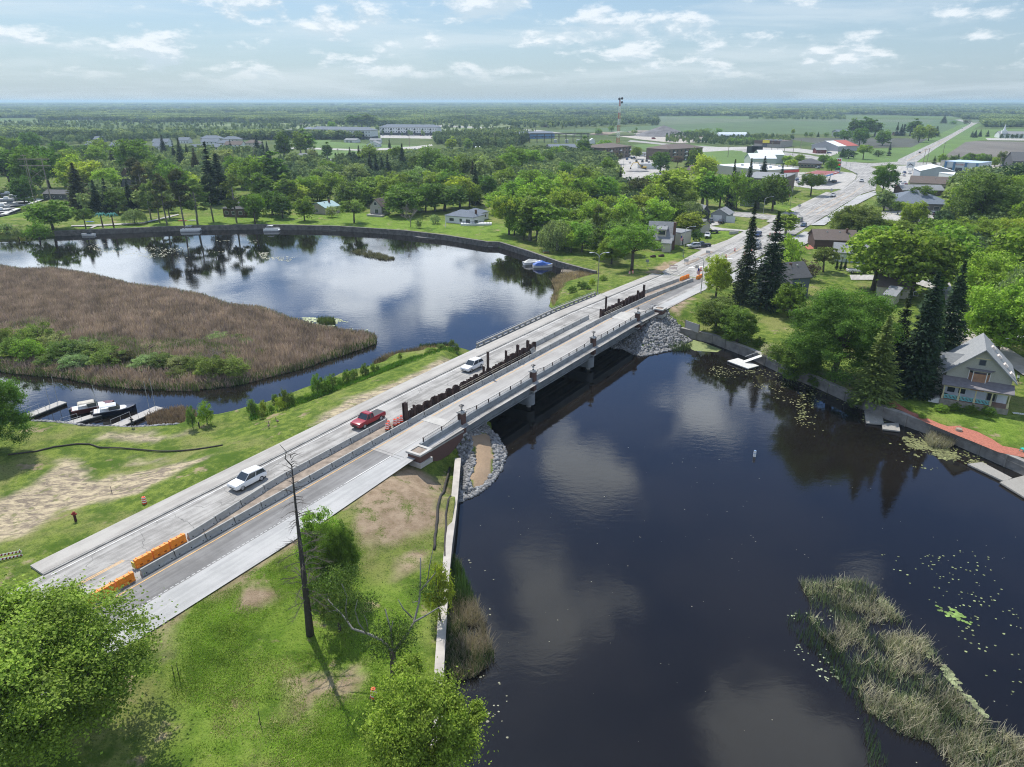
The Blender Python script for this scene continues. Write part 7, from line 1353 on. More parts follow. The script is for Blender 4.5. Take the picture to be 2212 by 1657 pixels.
# chimney house, garages left of the street
th, L = bld('house', 'cream house with grey roof and tall brick chimney by the street', g('q', 520, 800), g('q', 868, 818), 9.5, 4.0, 'gable', 4.9, CR, RG, rows=[('r', 2.6, 1.1, .8, 1.9), ('r', 6.6, 1.4, .9, 1.1), ('r', 3.6, 4.6, .8, 1.1), ('r', 5.8, 4.8, .7, 1.0)], ov=.6)
MB().box(L + .0, L + .9, 1.0, 1.9, 0, 9.4).build('chimney', M_BRICK, th); MB().box(L * .35, L * .72, .4, 4.6, 4.2, 6.9).build('dormer', CR, th); MB().xprism([(0, 6.9), (4.9, 7.9), (4.9, 8.05), (0, 7.05)], L * .31, L * .76).build('dormer_roof', RG, th); MB().box(L * .4, L * .68, .36, .4, 5.2, 6.5).build('dormer_window', M_GLASS, th)
bld('entry', 'cream entrance porch of the chimney house', g('q', 725, 838), g('q', 845, 845), 2.6, 3.0, 'shed', 1.2, CR, RG, cat='porch', doors=[('r', 1.3, 1.0, 2.1, WH)]); bld('annex', 'flat roofed cream garage annex right of the chimney house', g('q', 1000, 745), g('q', 1150, 700), 8, 4.2, 'flat', 0, CR, RG, cat='annex', doors=[('f', 1.6, 1, 2.1, M_DARK)])
bld('garage', 'dark grey double garage with two white doors', g('q', 1440, 385), g('q', 1698, 405), 9, 3.2, 'gable', 2.0, GY, RG, ridge='y', cat='garage', garage=[('f', 2.9, 3.6, 2.6, WH), ('f', 8.6, 3.6, 2.6, WH)]); bld('house', 'dark grey gabled house left of the double garage', g('q', 1300, 385), g('q', 1420, 380), 9, 4, 'gable', 2.4, DG, RG, ridge='y'); bld('garage', 'small beige garage behind the leaning bright tree', g('q', 1290, 570), g('q', 1432, 545), 7, 3.2, 'gable', 1.9, CR, RG, cat='garage', ridge='y')
# ---------------------------------------------------------------- the porch house on the right bank
def porch_house():
 A = g('p', 400, 1340); th = thing('porch_house', 'grey green two storey house with columned porch and boarded bay window', 'house', (*A, BASE), -29.5)
 W, D, PD, FL, EV, AP = 9.6, 12.0, 2.3, 1.05, 5.3, 9.8
 SG = mat('shingle_siding', (.33, .335, .28), .9, .16, 9, streak=(1, 1, 2)); RF = rm('worn_grey', (.25, .26, .265), .14); YL = mat('cream_trim', (.50, .45, .27), .6, .08); TQ = mat('teal_rail', (.16, .42, .42), .6)
 MB().yprism([(.1, -.3), (.1, EV), (W / 2, AP - .05), (W - .1, EV), (W - .1, -.3)], PD, D).build('wall', SG, th)
 b = MB(); sl = (AP - EV) / (W / 2); e = EV - .6 * sl
 b.yprism([(-.6, e), (-.6, e + .2), (W / 2, AP + .2), (W / 2, AP)], PD - .7, D + .4).yprism([(W / 2, AP), (W / 2, AP + .2), (W + .6, e + .2), (W + .6, e)], PD - .7, D + .4); rf = b.build('roof', RF, th)
 MB().xprism([(3.2, EV - .1), (5.3, EV + 2.2), (5.3, EV + 2.38), (3.0, EV + .1)], -1.3, 2.4).xprism([(5.3, EV + 2.2), (7.4, EV - .1), (7.6, EV + .1), (5.3, EV + 2.38)], -1.3, 2.4).build('side_gable_roof', RF, th); MB().box(-1.1, .12, 3.4, 7.2, -.3, EV - .1).xprism([(3.4, EV - .1), (7.2, EV - .1), (5.3, EV + 2.1)], -1.1, 1.5).build('side_gable', SG, th)
 MB().box(-.1, W + .1, -.1, PD, -.3, FL - .1).build('foundation', mat('stone_base', (.26, .24, .20), .9, .25, 2), th); MB().box(-.05, W + .05, -.05, PD, FL - .1, FL).build('porch_floor', mat('porch_boards', (.20, .13, .10), .8, .2, 3), th)
 MB().xprism([(-.55, FL + 2.55), (PD, FL + 3.25), (PD, FL + 3.4), (-.55, FL + 2.7)], -.35, W + .35).build('porch_roof', rm('worn_violet', (.17, .16, .17), .2), th); MB().box(0, W, -.02, .2, FL + 2.2, FL + 2.56).build('porch_beam', YL, th)
 MB().box(W * .40, W * .60, -.10, -.03, FL + 2.28, FL + 2.55).build('name_board', mat('rust_board', (.28, .11, .04), .8), th)
 px_ = [.15, 2.45, 4.75, 7.05, 9.45]
 for x in px_: MB().box(x - .09, x + .09, -.0, .18, FL + .7, FL + 2.2).box(x - .16, x + .16, -.06, .24, FL, FL + .75).build('porch_post', YL, th)
 for a, c in zip(px_[:3], px_[1:4]):
  q = MB().box(a + .16, c - .16, .04, .14, FL + .68, FL + .78).box(a + .16, c - .16, .05, .13, FL + .1, FL + .2)
  for x in np.arange(a + .25, c - .16, .2): q.box(x, x + .11, .06, .12, FL + .2, FL + .68)
  q.build('railing', TQ, th)
 hw = MB().box(.3, 6.5, PD - .06, PD - .01, FL, FL + 2.5).box(8.0, 9.4, PD - .06, PD - .01, FL, FL + 2.5).build('house_wrap', mat('house_wrap_white', (.58, .62, .66), .6, .08), th)
 text('Tyvek', 'wrap_lettering', mat('wrap_blue', (.03, .05, .12)), th, (5.6, PD - .09, FL + 1.5), .55); text('Tyvek', 'wrap_lettering', mat('wrap_blue', (.03, .05, .12)), th, (3.9, PD - .09, FL + 1.5), .5)
 for (x, z, w, h, y) in ((7.2, FL + .2, 1.1, 1.9, PD - .05), (1.3, FL + .6, 1.1, 1.4, PD - .1), (2.9, FL + .6, 1.0, 1.4, PD - .1)): o = MB().box(x - w / 2, x + w / 2, y - .05, y, z, z + h).build('window', M_GLASS, th)
 # bay window
 zb, zt = 4.15, 6.05; by = PD - .75; bay = MB().prism([(3.2, PD), (3.8, by), (5.8, by), (6.4, PD)], zb - .25, zb).prism([(3.2, PD), (3.8, by), (5.8, by), (6.4, PD)], zt, zt + .25).build('bay_window', SG, th)
 MB().prism([(3.3, PD), (3.85, by + .05), (5.75, by + .05), (6.3, PD)], zb, zt - .35).build('plywood_boards', mat('plywood_brown', (.30, .17, .10), .85, .3, 1.5), bay); MB().prism([(3.3, PD), (3.85, by + .05), (5.75, by + .05), (6.3, PD)], zt - .35, zt).build('transom', M_GLASS, bay)
 q = MB()
 for x, y in ((3.27, PD - .04), (3.83, by + .02), (5.77, by + .02), (6.33, PD - .04)): q.box(x - .06, x + .06, y - .06, y + .06, zb, zt)
 q.build('mullions', FRM, bay); MB().prism([(2.7, PD), (3.5, by - .35), (6.1, by - .35), (6.9, PD)], zt + .25, zt + .33).build('bay_hood', rm('worn_violet', (.17, .16, .17)), bay)
 window(th, 'f', W, D, 4.8, 7.15, .8, .8, mf=mat('trim_dark', (.10, .12, .12), .7)).location.y = PD; MB().box(W / 2 - 1.1, W / 2 + 1.1, PD - .12, PD - .02, 8.15, 8.3).build('gable_trim', YL, th)
 for i, (x, y) in enumerate(((W * .66, 8.3), (W * .76, 6.6), (W * .865, 5.2), (W * .965, 3.6))):
  z = AP + .2 - (x - W / 2) * sl; k = thing('shingle_bundle', 'red and white shingle bundle on the roof slope of the porch house', 'bundle', tuple(th.matrix_basis @ Vector((x, y, z))), -29.5, 'shingle bundles on the roof'); k.rotation_euler.y = math.atan(sl); MB().box(-.35, .35, -.5, .5, 0, .32).build('pack', mat('bundle_pack', (.70, .62, .56), .6), k); MB().box(.1, .352, -.45, .45, .06, .26).build('red_band', mat('bundle_red', (.6, .12, .06)), k)
 st = MB(); 
 for i in range(5): st.box(-.45 - i * .32, -.13 - i * .32, .2, 2.0, -.2, FL - .18 * (i + 1))
 st.build('steps', WH, th); MB().box(-1.9, -.1, .15, .25, FL + .3, FL + .38).tube([(-1.8, .2, 0), (-1.8, .2, FL + .35)], .03, 4).build('handrail', M_DARK, th)
porch_house()
# ---------------------------------------------------------------- vehicles
def ring(x, w, z0, z1, tw=.93): return [(x, -w * .94, z0), (x, -w, z0 + .12), (x, -w, z0 + (z1 - z0) * .62), (x, -w * tw, z1), (x, w * tw, z1), (x, w, z0 + (z1 - z0) * .62), (x, w, z0 + .12), (x, w * .94, z0)]
def car(kind):
 """front at +x, ground at z=0"""
 root = bpy.data.objects.new('parked_' + {'suv': 'car', 'sedan': 'car', 'pickup': 'pickup_truck', 'van': 'van'}[kind], None); COL.objects.link(root); root['unused'] = 1
 L, w, zs, zr_ = dict(suv=(4.8, .96, 1.04, 1.74), sedan=(4.7, .91, .88, 1.44), pickup=(5.75, 1.0, 1.10, 1.90), van=(5.6, 1.0, 1.12, 2.3))[kind]; h = L / 2
 if kind == 'pickup': st = [(-h, .52, 1.02), (-h + .1, .42, 1.12), (-h * .2, .42, 1.12), (h * .22, .42, 1.12), (h * .42, .40, 1.14), (h - .5, .40, 1.08), (h - .08, .42, 1.0), (h, .5, .86)]
 elif kind == 'van': st = [(-h, .4, 1.1), (-h * .5, .35, 1.15), (h * .3, .35, 1.15), (h * .6, .35, 1.12), (h - .3, .35, 1.0), (h, .45, .8)]
 else: st = [(-h, .48, zs - .12), (-h + .12, .34, zs), (-h * .5, .28, zs + .02), (0, .26, zs), (h * .42, .27, zs - .02), (h * .78, .3, zs - .06), (h - .1, .34, zs - .13), (h, .40, zs - .32)]
 b = MB().loft([ring(x, w * (.94 if abs(x) > h - .2 else 1), z0, z1) for x, z0, z1 in st])
 if kind == 'pickup':
  cab = [(-h * .12, 1.12, .90), (-h * .10, 1.84, .74), (h * .22, 1.88, .74), (h * .46, 1.14, .88)]; gl = (-h * .11, h * .45)
 elif kind == 'sedan': cab = [(-h * .86, .92, .80), (-h * .45, 1.38, .68), (h * .12, 1.42, .68), (h * .5, .90, .84)]
 elif kind == 'van': cab = [(-h + .04, 1.15, .97), (-h + .1, 2.22, .84), (h * .38, 2.28, .84), (h * .74, 1.12, .92)]
 else: cab = [(-h + .04, 1.0, .86), (-h + .42, 1.64, .70), (h * .05, 1.74, .73), (h * .42, 1.04, .87)]
 bo = b.build('body', M_PAINT, root, smooth=True); bo['paint'] = 1; md = bo.modifiers.new('round', 'BEVEL'); md.width = .09; md.segments = 3; md.limit_method = 'ANGLE'; md.angle_limit = R(25)
 (x0, z0, y0), (x1, z1, y1), (x2, z2, y2), (x3, z3, y3) = cab
 gm = MB(); vs = [(x0, -y0, z0 - .03), (x3, -y3, z3 - .03), (x3, y3, z3 - .03), (x0, y0, z0 - .03), (x1, -y1, z1 - .05), (x2, -y2, z2 - .05), (x2, y2, z2 - .05), (x1, y1, z1 - .05)]
 gm.quadset(vs, [(0, 1, 5, 4), (1, 2, 6, 5), (2, 3, 7, 6), (3, 0, 4, 7), (4, 5, 6, 7)]); gm.build('windows', M_GLASS, root)
 rf = MB(); rf.quadset([(x1 - .04, -y1 - .02, z1 - .07), (x2 + .06, -y2 - .02, z2 - .08), (x2 + .06, y2 + .02, z2 - .08), (x1 - .04, y1 + .02, z1 - .07), (x1 + .08, -y1 + .08, z1 + .02), (x2 - .06, -y2 + .08, z2 + .02), (x2 - .06, y2 - .08, z2 + .02), (x1 + .08, y1 - .08, z1 + .02)], [(0, 1, 5, 4), (1, 2, 6, 5), (2, 3, 7, 6), (3, 0, 4, 7), (4, 5, 6, 7), (3, 2, 1, 0)])
 for sgn in (-1, 1):
  for (xa, za, ya, xb, zb_, yb) in ((x0, z0, y0, x1, z1, y1), (x3, z3, y3, x2, z2, y2), ((x0 + x3) / 2, z0, (y0 + y3) / 2, (x1 + x2) / 2, z1, y1)): rf.tube([(xa, sgn * ya, za - .02), (xb, sgn * yb, zb_ - .03)], .045, 4)
 ro = rf.build('roof', M_PAINT, root); ro['paint'] = 1
 if kind == 'pickup': MB().box(-h + .12, -h * .16, -w * .82, w * .82, 1.08, 1.128).build('truck_bed', M_TRIM, root)
 r = .36 if kind != 'pickup' else .41
 for x in (-h * .60, h * .62):
  for sgn in (-1, 1):
   y = sgn * (w - .12); wl = bpy.data.objects.new('wheel', WHM[kind == 'pickup'][0]); COL.objects.link(wl); wl.parent = root; wl.location = (x, y, r); ri = bpy.data.objects.new('rim', WHM[kind == 'pickup'][1]); COL.objects.link(ri); ri.parent = wl
   MB().box(x - r - .06, x + r + .06, min(y + sgn * .10, y + sgn * .127), max(y + sgn * .10, y + sgn * .127), .28, r * 2 + .04).build('wheel_arch', M_TRIM, root) if False else None
 for sgn in (-1, 1):
  zf = st[-1][2] - .1; MB().box(h - .16, h - .0, sgn * w * .62 - .2, sgn * w * .62 + .2, zf - .1, zf + .06).build('headlight', M_LAMP, root); MB().box(-h - .015, -h + .08, sgn * w * .78 - .1, sgn * w * .78 + .1, st[0][2] - .3, st[0][2] - .03).build('taillight', M_RED, root)
 MB().box(h - .06, h + .02, -w * .42, w * .42, .5, st[-1][2] - .12).build('grille', M_TRIM, root); MB().box(-h - .03, -h + .1, -w * .8, w * .8, .42, .55).build('bumper', M_TRIM if kind != 'pickup' else M_GALV, root)
 MB().box(-h * .92, h * .92, -w * .9, w * .9, .2, .42).build('underbody', M_TRIM, root)
 return root
def wheelmesh(r):
 out = []
 for rr, ww, m, nm in ((r, .24, M_RUBBER, 'tyre'), (r * .62, .27, M_GALV, 'rim')):
  n = 18; vs = [(rr * math.cos(2 * math.pi * i / n), s * ww / 2, rr * math.sin(2 * math.pi * i / n)) for s in (-1, 1) for i in range(n)]
  b = MB().quadset(vs, [tuple(range(n)), tuple(range(2 * n - 1, n - 1, -1))] + [(i, n + i, n + (i + 1) % n, (i + 1) % n) for i in range(n)]); o = b.build(nm, m); me = o.data; bpy.data.objects.remove(o); out.append(me)
 return out
WHM = [wheelmesh(.35), wheelmesh(.40)]
CARS = {k: car(k) for k in ('suv', 'sedan', 'pickup', 'van')}
CC = dict(white=(.72, .72, .72), black=(.018, .018, .02), grey=(.13, .14, .15), silver=(.45, .46, .47), red=(.28, .012, .02), blue=(.03, .06, .16), maroon=(.12, .01, .015), tan=(.33, .28, .2))
def vehicle(kind, color, p, hd, label, grp=None, z=None, moving=False):
 o = dup(CARS[kind], (*p, BASE + .2 if z is None else z), hd, label, grp, None, CC[color]); o['category'] = {'pickup': 'pickup truck', 'van': 'van'}.get(kind, 'car'); del o['unused']
 if moving: o.name = 'pickup_truck' if kind == 'pickup' else 'car'
 for ch in o.children:
  if ch.name.startswith(('body', 'roof')): ch.color = (*CC[color], 1)
 return o
def onroad(c, x, y, zz): p = g(c, x, y, zz); return p
s_, t_ = rst(*g('D', 531, 1046, 4.1)); vehicle('suv', 'white', rp(s_, -12.8), RA + 180 + 1, 'white family SUV driving in the left lane beside the cracked road', z=zr(s_) + .01, moving=True)
s_, t_ = rst(*g('D', 792, 918, 4.7)); vehicle('pickup', 'red', rp(s_ + .6, -12.2), RA + 180, 'dark red crew cab pickup driving off the bridge', z=zr(s_) + .01, moving=True)
s_, t_ = rst(*g('D', 1020, 800, 5)); vehicle('suv', 'white', rp(s_ + .6, -12.5), RA + 180, 'white hatchback SUV driving beside the sheet piles', z=zr(s_) + .01, moving=True)
for k, c, cr_, x, y, hd, lab in (('suv', 'black', 'd', 400, 1088, RA + 180, 'black SUV on the street, ahead of the dark blue car'), ('sedan', 'blue', 'd', 432, 1126, RA + 180, 'dark blue car following the black SUV on the street'), ('pickup', 'white', 'd', 670, 884, RA + 180, 'white pickup coming down the middle of the street'), ('pickup', 'silver', 'd', 900, 766, RA + 180, 'silver pickup near the dashed crossing by the petrol station'),
 ('suv', 'blue', 'd', 62, 1205, RA + 180, 'dark blue SUV waiting behind the white pickup'), ('pickup', 'white', 'd', 48, 1268, RA + 180, 'white pickup waiting beside the traffic drums'), ('sedan', 'black', 'd', 1370, 532, RA, 'small dark car on the road beyond the junction'), ('suv', 'white', 'd', 1712, 334, RA, 'white car far along the straight road'),
 ('suv', 'grey', 'q', 1452, 405, 75, 'grey brown SUV before the double garage'), ('sedan', 'black', 'q', 1600, 418, 60, 'black coupe before the double garage'), ('pickup', 'white', 'q', 1398, 630, 250, 'white pickup with a topper parked on the grass'), ('suv', 'silver', 'q', 1195, 785, 190, 'silver wagon parked beside the chimney house'), ('pickup', 'black', 'q', 1325, 775, 185, 'dark pickup parked behind the silver wagon'), ('suv', 'grey', 'q', 2130, 800, RA + 180, 'dark car half hidden behind the large spruces'),
 ('suv', 'grey', 's', 838, 1155, 92, 'grey SUV parked before the blue grey office'), ('pickup', 'red', 's', 985, 1160, 95, 'red pickup parked before the blue grey office'), ('pickup', 'white', 'h', 640, 292, 2, 'white pickup on the drive by the small conifers'), ('sedan', 'black', 's', 1905, 440, 0, 'small black car in the sandy yard on the right'),
 ('suv', 'black', 'r', 1228, 855, 100, 'black SUV under the petrol station canopy'), ('sedan', 'silver', 'r', 710, 865, 80, 'silver car beside the long white roofed store'), ('suv', 'blue', 'r', 690, 830, 80, 'dark car in the shade of the long store'), ('suv', 'grey', 'r', 995, 650, 95, 'grey SUV before the dark hip roofed office'), ('sedan', 'white', 'r', 60, 318, 0, 'white car before the low brown store'), ('suv', 'blue', 'r', 1168, 425, 10, 'teal car beside the maroon shed'),
 ('pickup', 'red', 's', 330, 745, 260, 'red flatbed truck with a blue cab at the car lot'), ('van', 'white', 'p', 1330, 400, 250, 'white van behind the porch house'), ('van', 'white', 'p', 1600, 400, 240, 'white cab of a camper at the right edge behind the porch house'), ('suv', 'white', 's', 1230, 745, 90, 'white car by the white box building')):
 pp = g(cr_, x, y); vehicle(k, c, pp, hd, lab, moving=('street' in lab or 'road' in lab or 'waiting' in lab), z=BASE + .3)
rs_ = random.Random(9); cl = ['white', 'silver', 'grey', 'black', 'red', 'blue', 'white', 'silver']
for lot, sp, ang in (('the apartment parking lot', [('c', x, y) for x, y in ((1070, 612), (1110, 604), (1130, 600), (1185, 582), (1225, 588), (1270, 600), (1150, 628), (1200, 632), (1235, 626), (1285, 614), (1095, 640), (1255, 640))], 80), ('the used car lot by the junction', [('s', x, y) for x, y in ((435, 535), (340, 572), (428, 578), (285, 612), (515, 545), (585, 545), (620, 500), (665, 540), (620, 478), (310, 680), (375, 690), (440, 690), (460, 730), (400, 715))], 70),
 ('the lot before the white apartment block', [('b', x, 410) for x in (1120, 1180, 1260, 1330, 1380, 1440, 1480, 1510)], 90), ('the gravel yard', [('c', x, y) for x, y in ((1295, 436), (1440, 456), (1580, 442), (1605, 440), (1640, 458), (1690, 420), (1700, 455), (1760, 446), (1080, 385), (1175, 405))], 10)):
 for i, (c, x, y) in enumerate(sp):
  k = rs_.choice(['suv', 'sedan', 'pickup', 'suv']) if lot != 'the gravel yard' else rs_.choice(['pickup', 'van', 'suv']); co = rs_.choice(cl); vehicle(k, co, g(c, x, y), ang + rs_.choice([0, 180]) + rs_.uniform(-6, 6), f'{co} {dict(suv="SUV", sedan="car", pickup="pickup", van="van")[k]} parked in {lot}', f'{co} {k}s in {lot}')
for k in CARS.values():
 for ch in list(k.children):
  for c2 in list(ch.children): bpy.data.objects.remove(c2)
  bpy.data.objects.remove(ch)
 bpy.data.objects.remove(k)
def trailer(c, x, y, rz, label):
 th = thing('flatbed_trailer', label, 'trailer', (*g(c, x, y), BASE + .2), rz); MB().box(-2.4, 2.2, -1, 1, .55, .68).box(2.2, 3.6, -.06, .06, .55, .65).build('bed', M_DARK, th)
 for s in (-1, 1):
  for xx in (-.7, .2): o = bpy.data.objects.new('wheel', WHM[0][0]); COL.objects.link(o); o.parent = th; o.location = (xx, s * 1.1, .34)
 MB().box(-2.4, -2.3, -1, 1, .68, 1.2).box(-1.5, .8, -.5, .5, .68, 1.0).build('tailgate', M_TRIM, th)
trailer('q', 1510, 560, 40, 'black flatbed trailer on the grass behind the white pickup'); trailer('h', 795, 310, 175, 'small dark trailer behind the white pickup on the drive')
# excavator
gx, gy = g('c', 1205, 694); ex = thing('excavator', 'yellow tracked excavator with a raised boom on the stone lot', 'excavator', (gx, gy, BASE + .2), 175); YE = mat('machine_yellow', (.52, .34, .05), .5)
for s in (-1, 1): MB().xprism([(s * 1.3 - .35, .2), (s * 1.3 + .35, .2), (s * 1.3 + .35, 1.0), (s * 1.3 - .35, 1.0)], -2.3, 2.3).build('track', M_TRIM, ex)
MB().box(-2.6, 1.4, -1.4, 1.4, 1.1, 2.3, tx=.2).build('body', YE, ex); MB().box(.2, 1.8, .2, 1.4, 1.4, 3.3, tx=.1).build('cab', M_GLASS, ex); MB().tube([(1.2, -.4, 1.9), (4.2, -.4, 5.2), (7.2, -.4, 4.6)], [.4, .42, .3], 4).build('boom', YE, ex); MB().tube([(7.4, -.4, 5.0), (9.2, -.4, 1.8)], [.28, .2], 4).build('stick', YE, ex); MB().box(8.6, 9.8, -1, .2, .2, 1.5, tx=.25).build('bucket', M_DARK, ex)
# ---------------------------------------------------------------- traffic drums, barricades, signs, lamps
def drum():
 th = bpy.data.objects.new('traffic_drum', None); COL.objects.link(th); b = MB(); prof = [(0, .30), (.24, .29), (.25, .27), (.5, .265), (.51, .245), (.76, .24), (.77, .22), (1.0, .21)]
 for (z0, r0), (z1, r1) in zip(prof[:-1], prof[1:]): b.cyl(0, 0, z0 + .001, z1, r0, r1, 16)
 b.build('body', M_REDOR, th); q = MB(); [q.cyl(0, 0, z, z + .12, r, r - .004, 16) for z, r in ((.28, .280), (.54, .262), (.80, .232))]; q.build('reflective_band', M_WHITEREF, th); MB().cyl(0, 0, 0, .06, .40, .38, 12).build('rubber_base', M_RUBBER, th); MB().box(-.06, .06, -.02, .02, 1.0, 1.08).build('handle', M_REDOR, th); return th
dr0 = drum(); first = True
def put_drum(c, x, y, z, lab, grp, rz=0):
 global first
 p = g(c, x, y, z) if c else (x, y)
 if first: dr0.location = (*p, z); tag(dr0, lab, 'traffic drum', grp); first = False
 else: o = dup(dr0, (*p, z), rz, lab, grp); o['category'] = 'traffic drum'
put_drum('i', 1200, 655, ground_h(*g('i', 1200, 655, 2.9)), 'orange and white drum on the grass beside the left pavement', 'drums on the grass'); zz = ground_h(*g('l', 945, 1125)); put_drum('l', 945, 1125, zz, 'orange and white drum under the bright maple on the near lawn', 'drums on the grass')
for x, y in ((1012, 1507), (1022, 1488), (1068, 1475), (1092, 1465), (1116, 1450)): put_drum('f', x, y, 5.05, 'orange drum standing in the gap at the near end of the sheet piles', 'drums in the barrier gap, near')
for x, y in ((1070, 662), (1098, 652), (1112, 645)): put_drum('g', x, y, 4.6, 'orange drum behind the barriers at the far sheet piles', 'drums in the barrier gap, far')
for x, y in ((250, 1176), (298, 1165)): put_drum('q', x, y, 2.5, 'orange drum at the foot of the big oak by the street', 'drums by the oak')
for x, y in ((1268, 1140), (1302, 1118), (1094, 1228)): put_drum('q', x, y, 3.2, 'orange drum beside the far orange barriers', 'drums by the far orange barriers')
for x, y in ((1672, 922), (1990, 768), (2050, 822), (1802, 828), (1950, 882)): put_drum('q', x, y, 2.2, 'orange drum standing on the street before the waiting pickup', 'drums on the street')
for x, y in ((160, 1195), (190, 1212), (215, 1200), (205, 1176), (238, 1186), (12, 1306)): put_drum('d', x, y, 2.2, 'orange drum in the cluster beside the waiting cars', 'drums by the waiting cars')
def barricade(c, x, y, z, rz, lab):
 th = thing('road_barricade', lab, 'barricade', (*g(c, x, y, z), z), rz)
 for s in (-1.05, 1.05): MB().box(s - .04, s + .04, -.04, .04, 0, 1.6).box(s - .04, s + .04, -.6, .6, 0, .08).build('upright', M_GALV, th)
 for zb in (.35, .85, 1.35):
  bd = MB().box(-1.2, 1.2, -.07, -.04, zb - .12, zb + .12).build('board', M_WHITEREF, th); q = MB()
  for i in range(7): x0 = -1.15 + i * .34; q.quadset([(x0, -.074, zb - .12), (x0 + .16, -.074, zb - .12), (x0 + .28, -.074, zb + .12), (x0 + .12, -.074, zb + .12)], [(0, 1, 2, 3), (3, 2, 1, 0)])
  q.build('stripes', mat('stripe_red', (.5, .03, .02), .5), bd)
barricade('i', 100, 1150, 2.8, 22, 'red and white striped barricade at the left edge above the near trees'); barricade('q', 895, 1105, 2.6, -5, 'red and white striped barricade on the pavement by the far bridge end')
q_ = [('q', 1405, 895, 2.2, 'grey backed temporary sign on the bare strip by the driveway', 0), ('q', 1085, 1025, 2.3, 'grey backed temporary sign by the lamp post and kerb', 0), ('q', 510, 1060, 2.3, 'small grey sign plate on the grass under the oak', 1), ('q', 1240, 1150, 2.6, 'narrow sign on a post behind the far orange barriers', 1), ('r', 725, 1240, 2.2, 'diamond sign on a stand at the street edge', 2), ('r', 1197, 1000, 2.2, 'diamond sign beside the pavement near the station', 2), ('r', 1155, 1420, 2.2, 'blue grey sign beside the big roadside tree', 1), ('r', 1565, 760, 2.2, 'small sign at the petrol station corner', 1)]
for c, x, y, z, lab, k in q_:
 th = thing('road_sign', lab, 'sign', (*g(c, x, y, z), z), -20)
 if k == 2: MB().box(-.04, .04, -.04, .04, 0, 1.2).build('post', M_GALV, th); MB().quadset([(-.9, -.06, 1.6), (0, -.06, .7), (.9, -.06, 1.6), (0, -.06, 2.5), (-.9, -.09, 1.6), (0, -.09, .7), (.9, -.09, 1.6), (0, -.09, 2.5)], [(0, 1, 2, 3), (7, 6, 5, 4), (0, 4, 5, 1), (1, 5, 6, 2), (2, 6, 7, 3), (3, 7, 4, 0)]).build('plate', M_GALV, th)
 elif k: MB().box(-.04, .04, -.04, .04, 0, 2.2).build('post', M_GALV, th); MB().box(-.5, .5, -.08, -.05, 1.4, 2.3).build('plate', M_GALV, th)
 else:
  for s in (-.5, .5): MB().box(s - .03, s + .03, -.4, .4, 0, .06).box(s - .03, s + .03, -.03, .03, 0, 1.6).build('leg', M_GALV, th)
  MB().box(-.7, .7, -.06, -.03, .9, 1.7).build('plate', M_GALV, th)
def lamp(c, x, yb, yt, arm, lab, z=None, double=False, flag=False, rz=0):
 z = BASE + .1 if z is None else z; gx, gy = g(c, x, yb, z); h = HT(c, yt, gy, z); th = thing('street_lamp', lab, 'street lamp', (gx, gy, z), rz)
 MB().cyl(0, 0, 0, .5, .22, .2, 10).build('base', M_GALV, th); n = 8; r = min(abs(arm), 2.2)
 for k, sg in enumerate((1, -1) if double else (1 if arm > 0 else -1,)):
  pts = [(0, 0, .4), (0, 0, h - 1.3)] + [(sg * abs(arm) * (1 - math.cos(a)), 0, h - 1.3 + 1.2 * math.sin(a)) for a in np.linspace(.3, 1.5, 6)]
  MB().tube(pts, [.11, .085] + [.06] * 6, 8).build('pole', M_GALV, th, smooth=True); e = pts[-1]; MB().box(e[0] - .1 if sg > 0 else e[0] - .75, e[0] + .75 if sg > 0 else e[0] + .1, -.16, .16, e[2] - .1, e[2] + .06, tx=.08, ty=.05).build('lamp_head', M_LAMP if double else M_GALV, th)
 if flag:
  f = MB(); fz = h * .62; sgf = -1; F_ = thing('flag', 'stars and stripes flag hanging from the lamp pole ' + ('by the near end of the street' if flag == 2 else 'beside the chimney house' if flag == 1 else 'at the brick building'), 'flag', (gx, gy, z + fz), -25); MB().tube([(0, 0, 0), (-1.3, -.1, .75)], .025, 5).build('flag_pole', M_GALV, F_)
  def P(u, v): return (-1.25 + .12 * u - .0 - v * .25 + .6 * u, -.1 + .06 * math.sin(u * 7 + v * 3), .70 - .42 * u - 1.45 * v)
  for i in range(7):
   q = MB(); a, b_ = i / 7, (i + 1) / 7; q.quadset([P(a, 0), P(a, .5), P(a, 1), P(b_, 1), P(b_, .5), P(b_, 0)], [(0, 1, 4, 5), (1, 2, 3, 4)]); q.build('stripe', mat('flag_red', (.5, .03, .04)) if i % 2 == 0 else WH, F_)
  MB().quadset([tuple(np.array(P(0, 0)) - (0, .02, 0)), tuple(np.array(P(0, .45)) - (0, .02, 0)), tuple(np.array(P(.55, .45)) - (0, .02, 0)), tuple(np.array(P(.55, 0)) - (0, .02, 0))], [(0, 1, 2, 3)]).build('canton', mat('flag_blue', (.02, .04, .2)), F_)
lamp('g', 822, 582, 228, 1.9, 'double armed street lamp at the old bridge rail end', z=4.2, double=True); lamp('q', 1043, 915, 458, 2.8, 'tall curved street lamp with a flag beside the chimney house', flag=1); lamp('q', 1300, 1468, 905, -2.4, 'curved street lamp with a flag over the far bridge end', z=3.3, flag=2)
lamp('r', 590, 1218, 905, 3, 'curved street lamp before the brick building', flag=3); lamp('r', 195, 1310, 1055, 3.5, 'curved street lamp rising behind the slender spruce'); lamp('r', 735, 1475, 1300, -3, 'curved street lamp right of the black SUV'); lamp('r', 1412, 640, 450, 3.8, 'curved street lamp at the junction, left'); lamp('r', 1470, 660, 535, 3.4, 'curved street lamp at the junction by the station sign'); lamp('r', 2050, 590, 492, -3.5, 'curved lamp at the junction island'); lamp('c', 1040, 680, 540, .2, 'plain tall lamp at the parking lot edge')
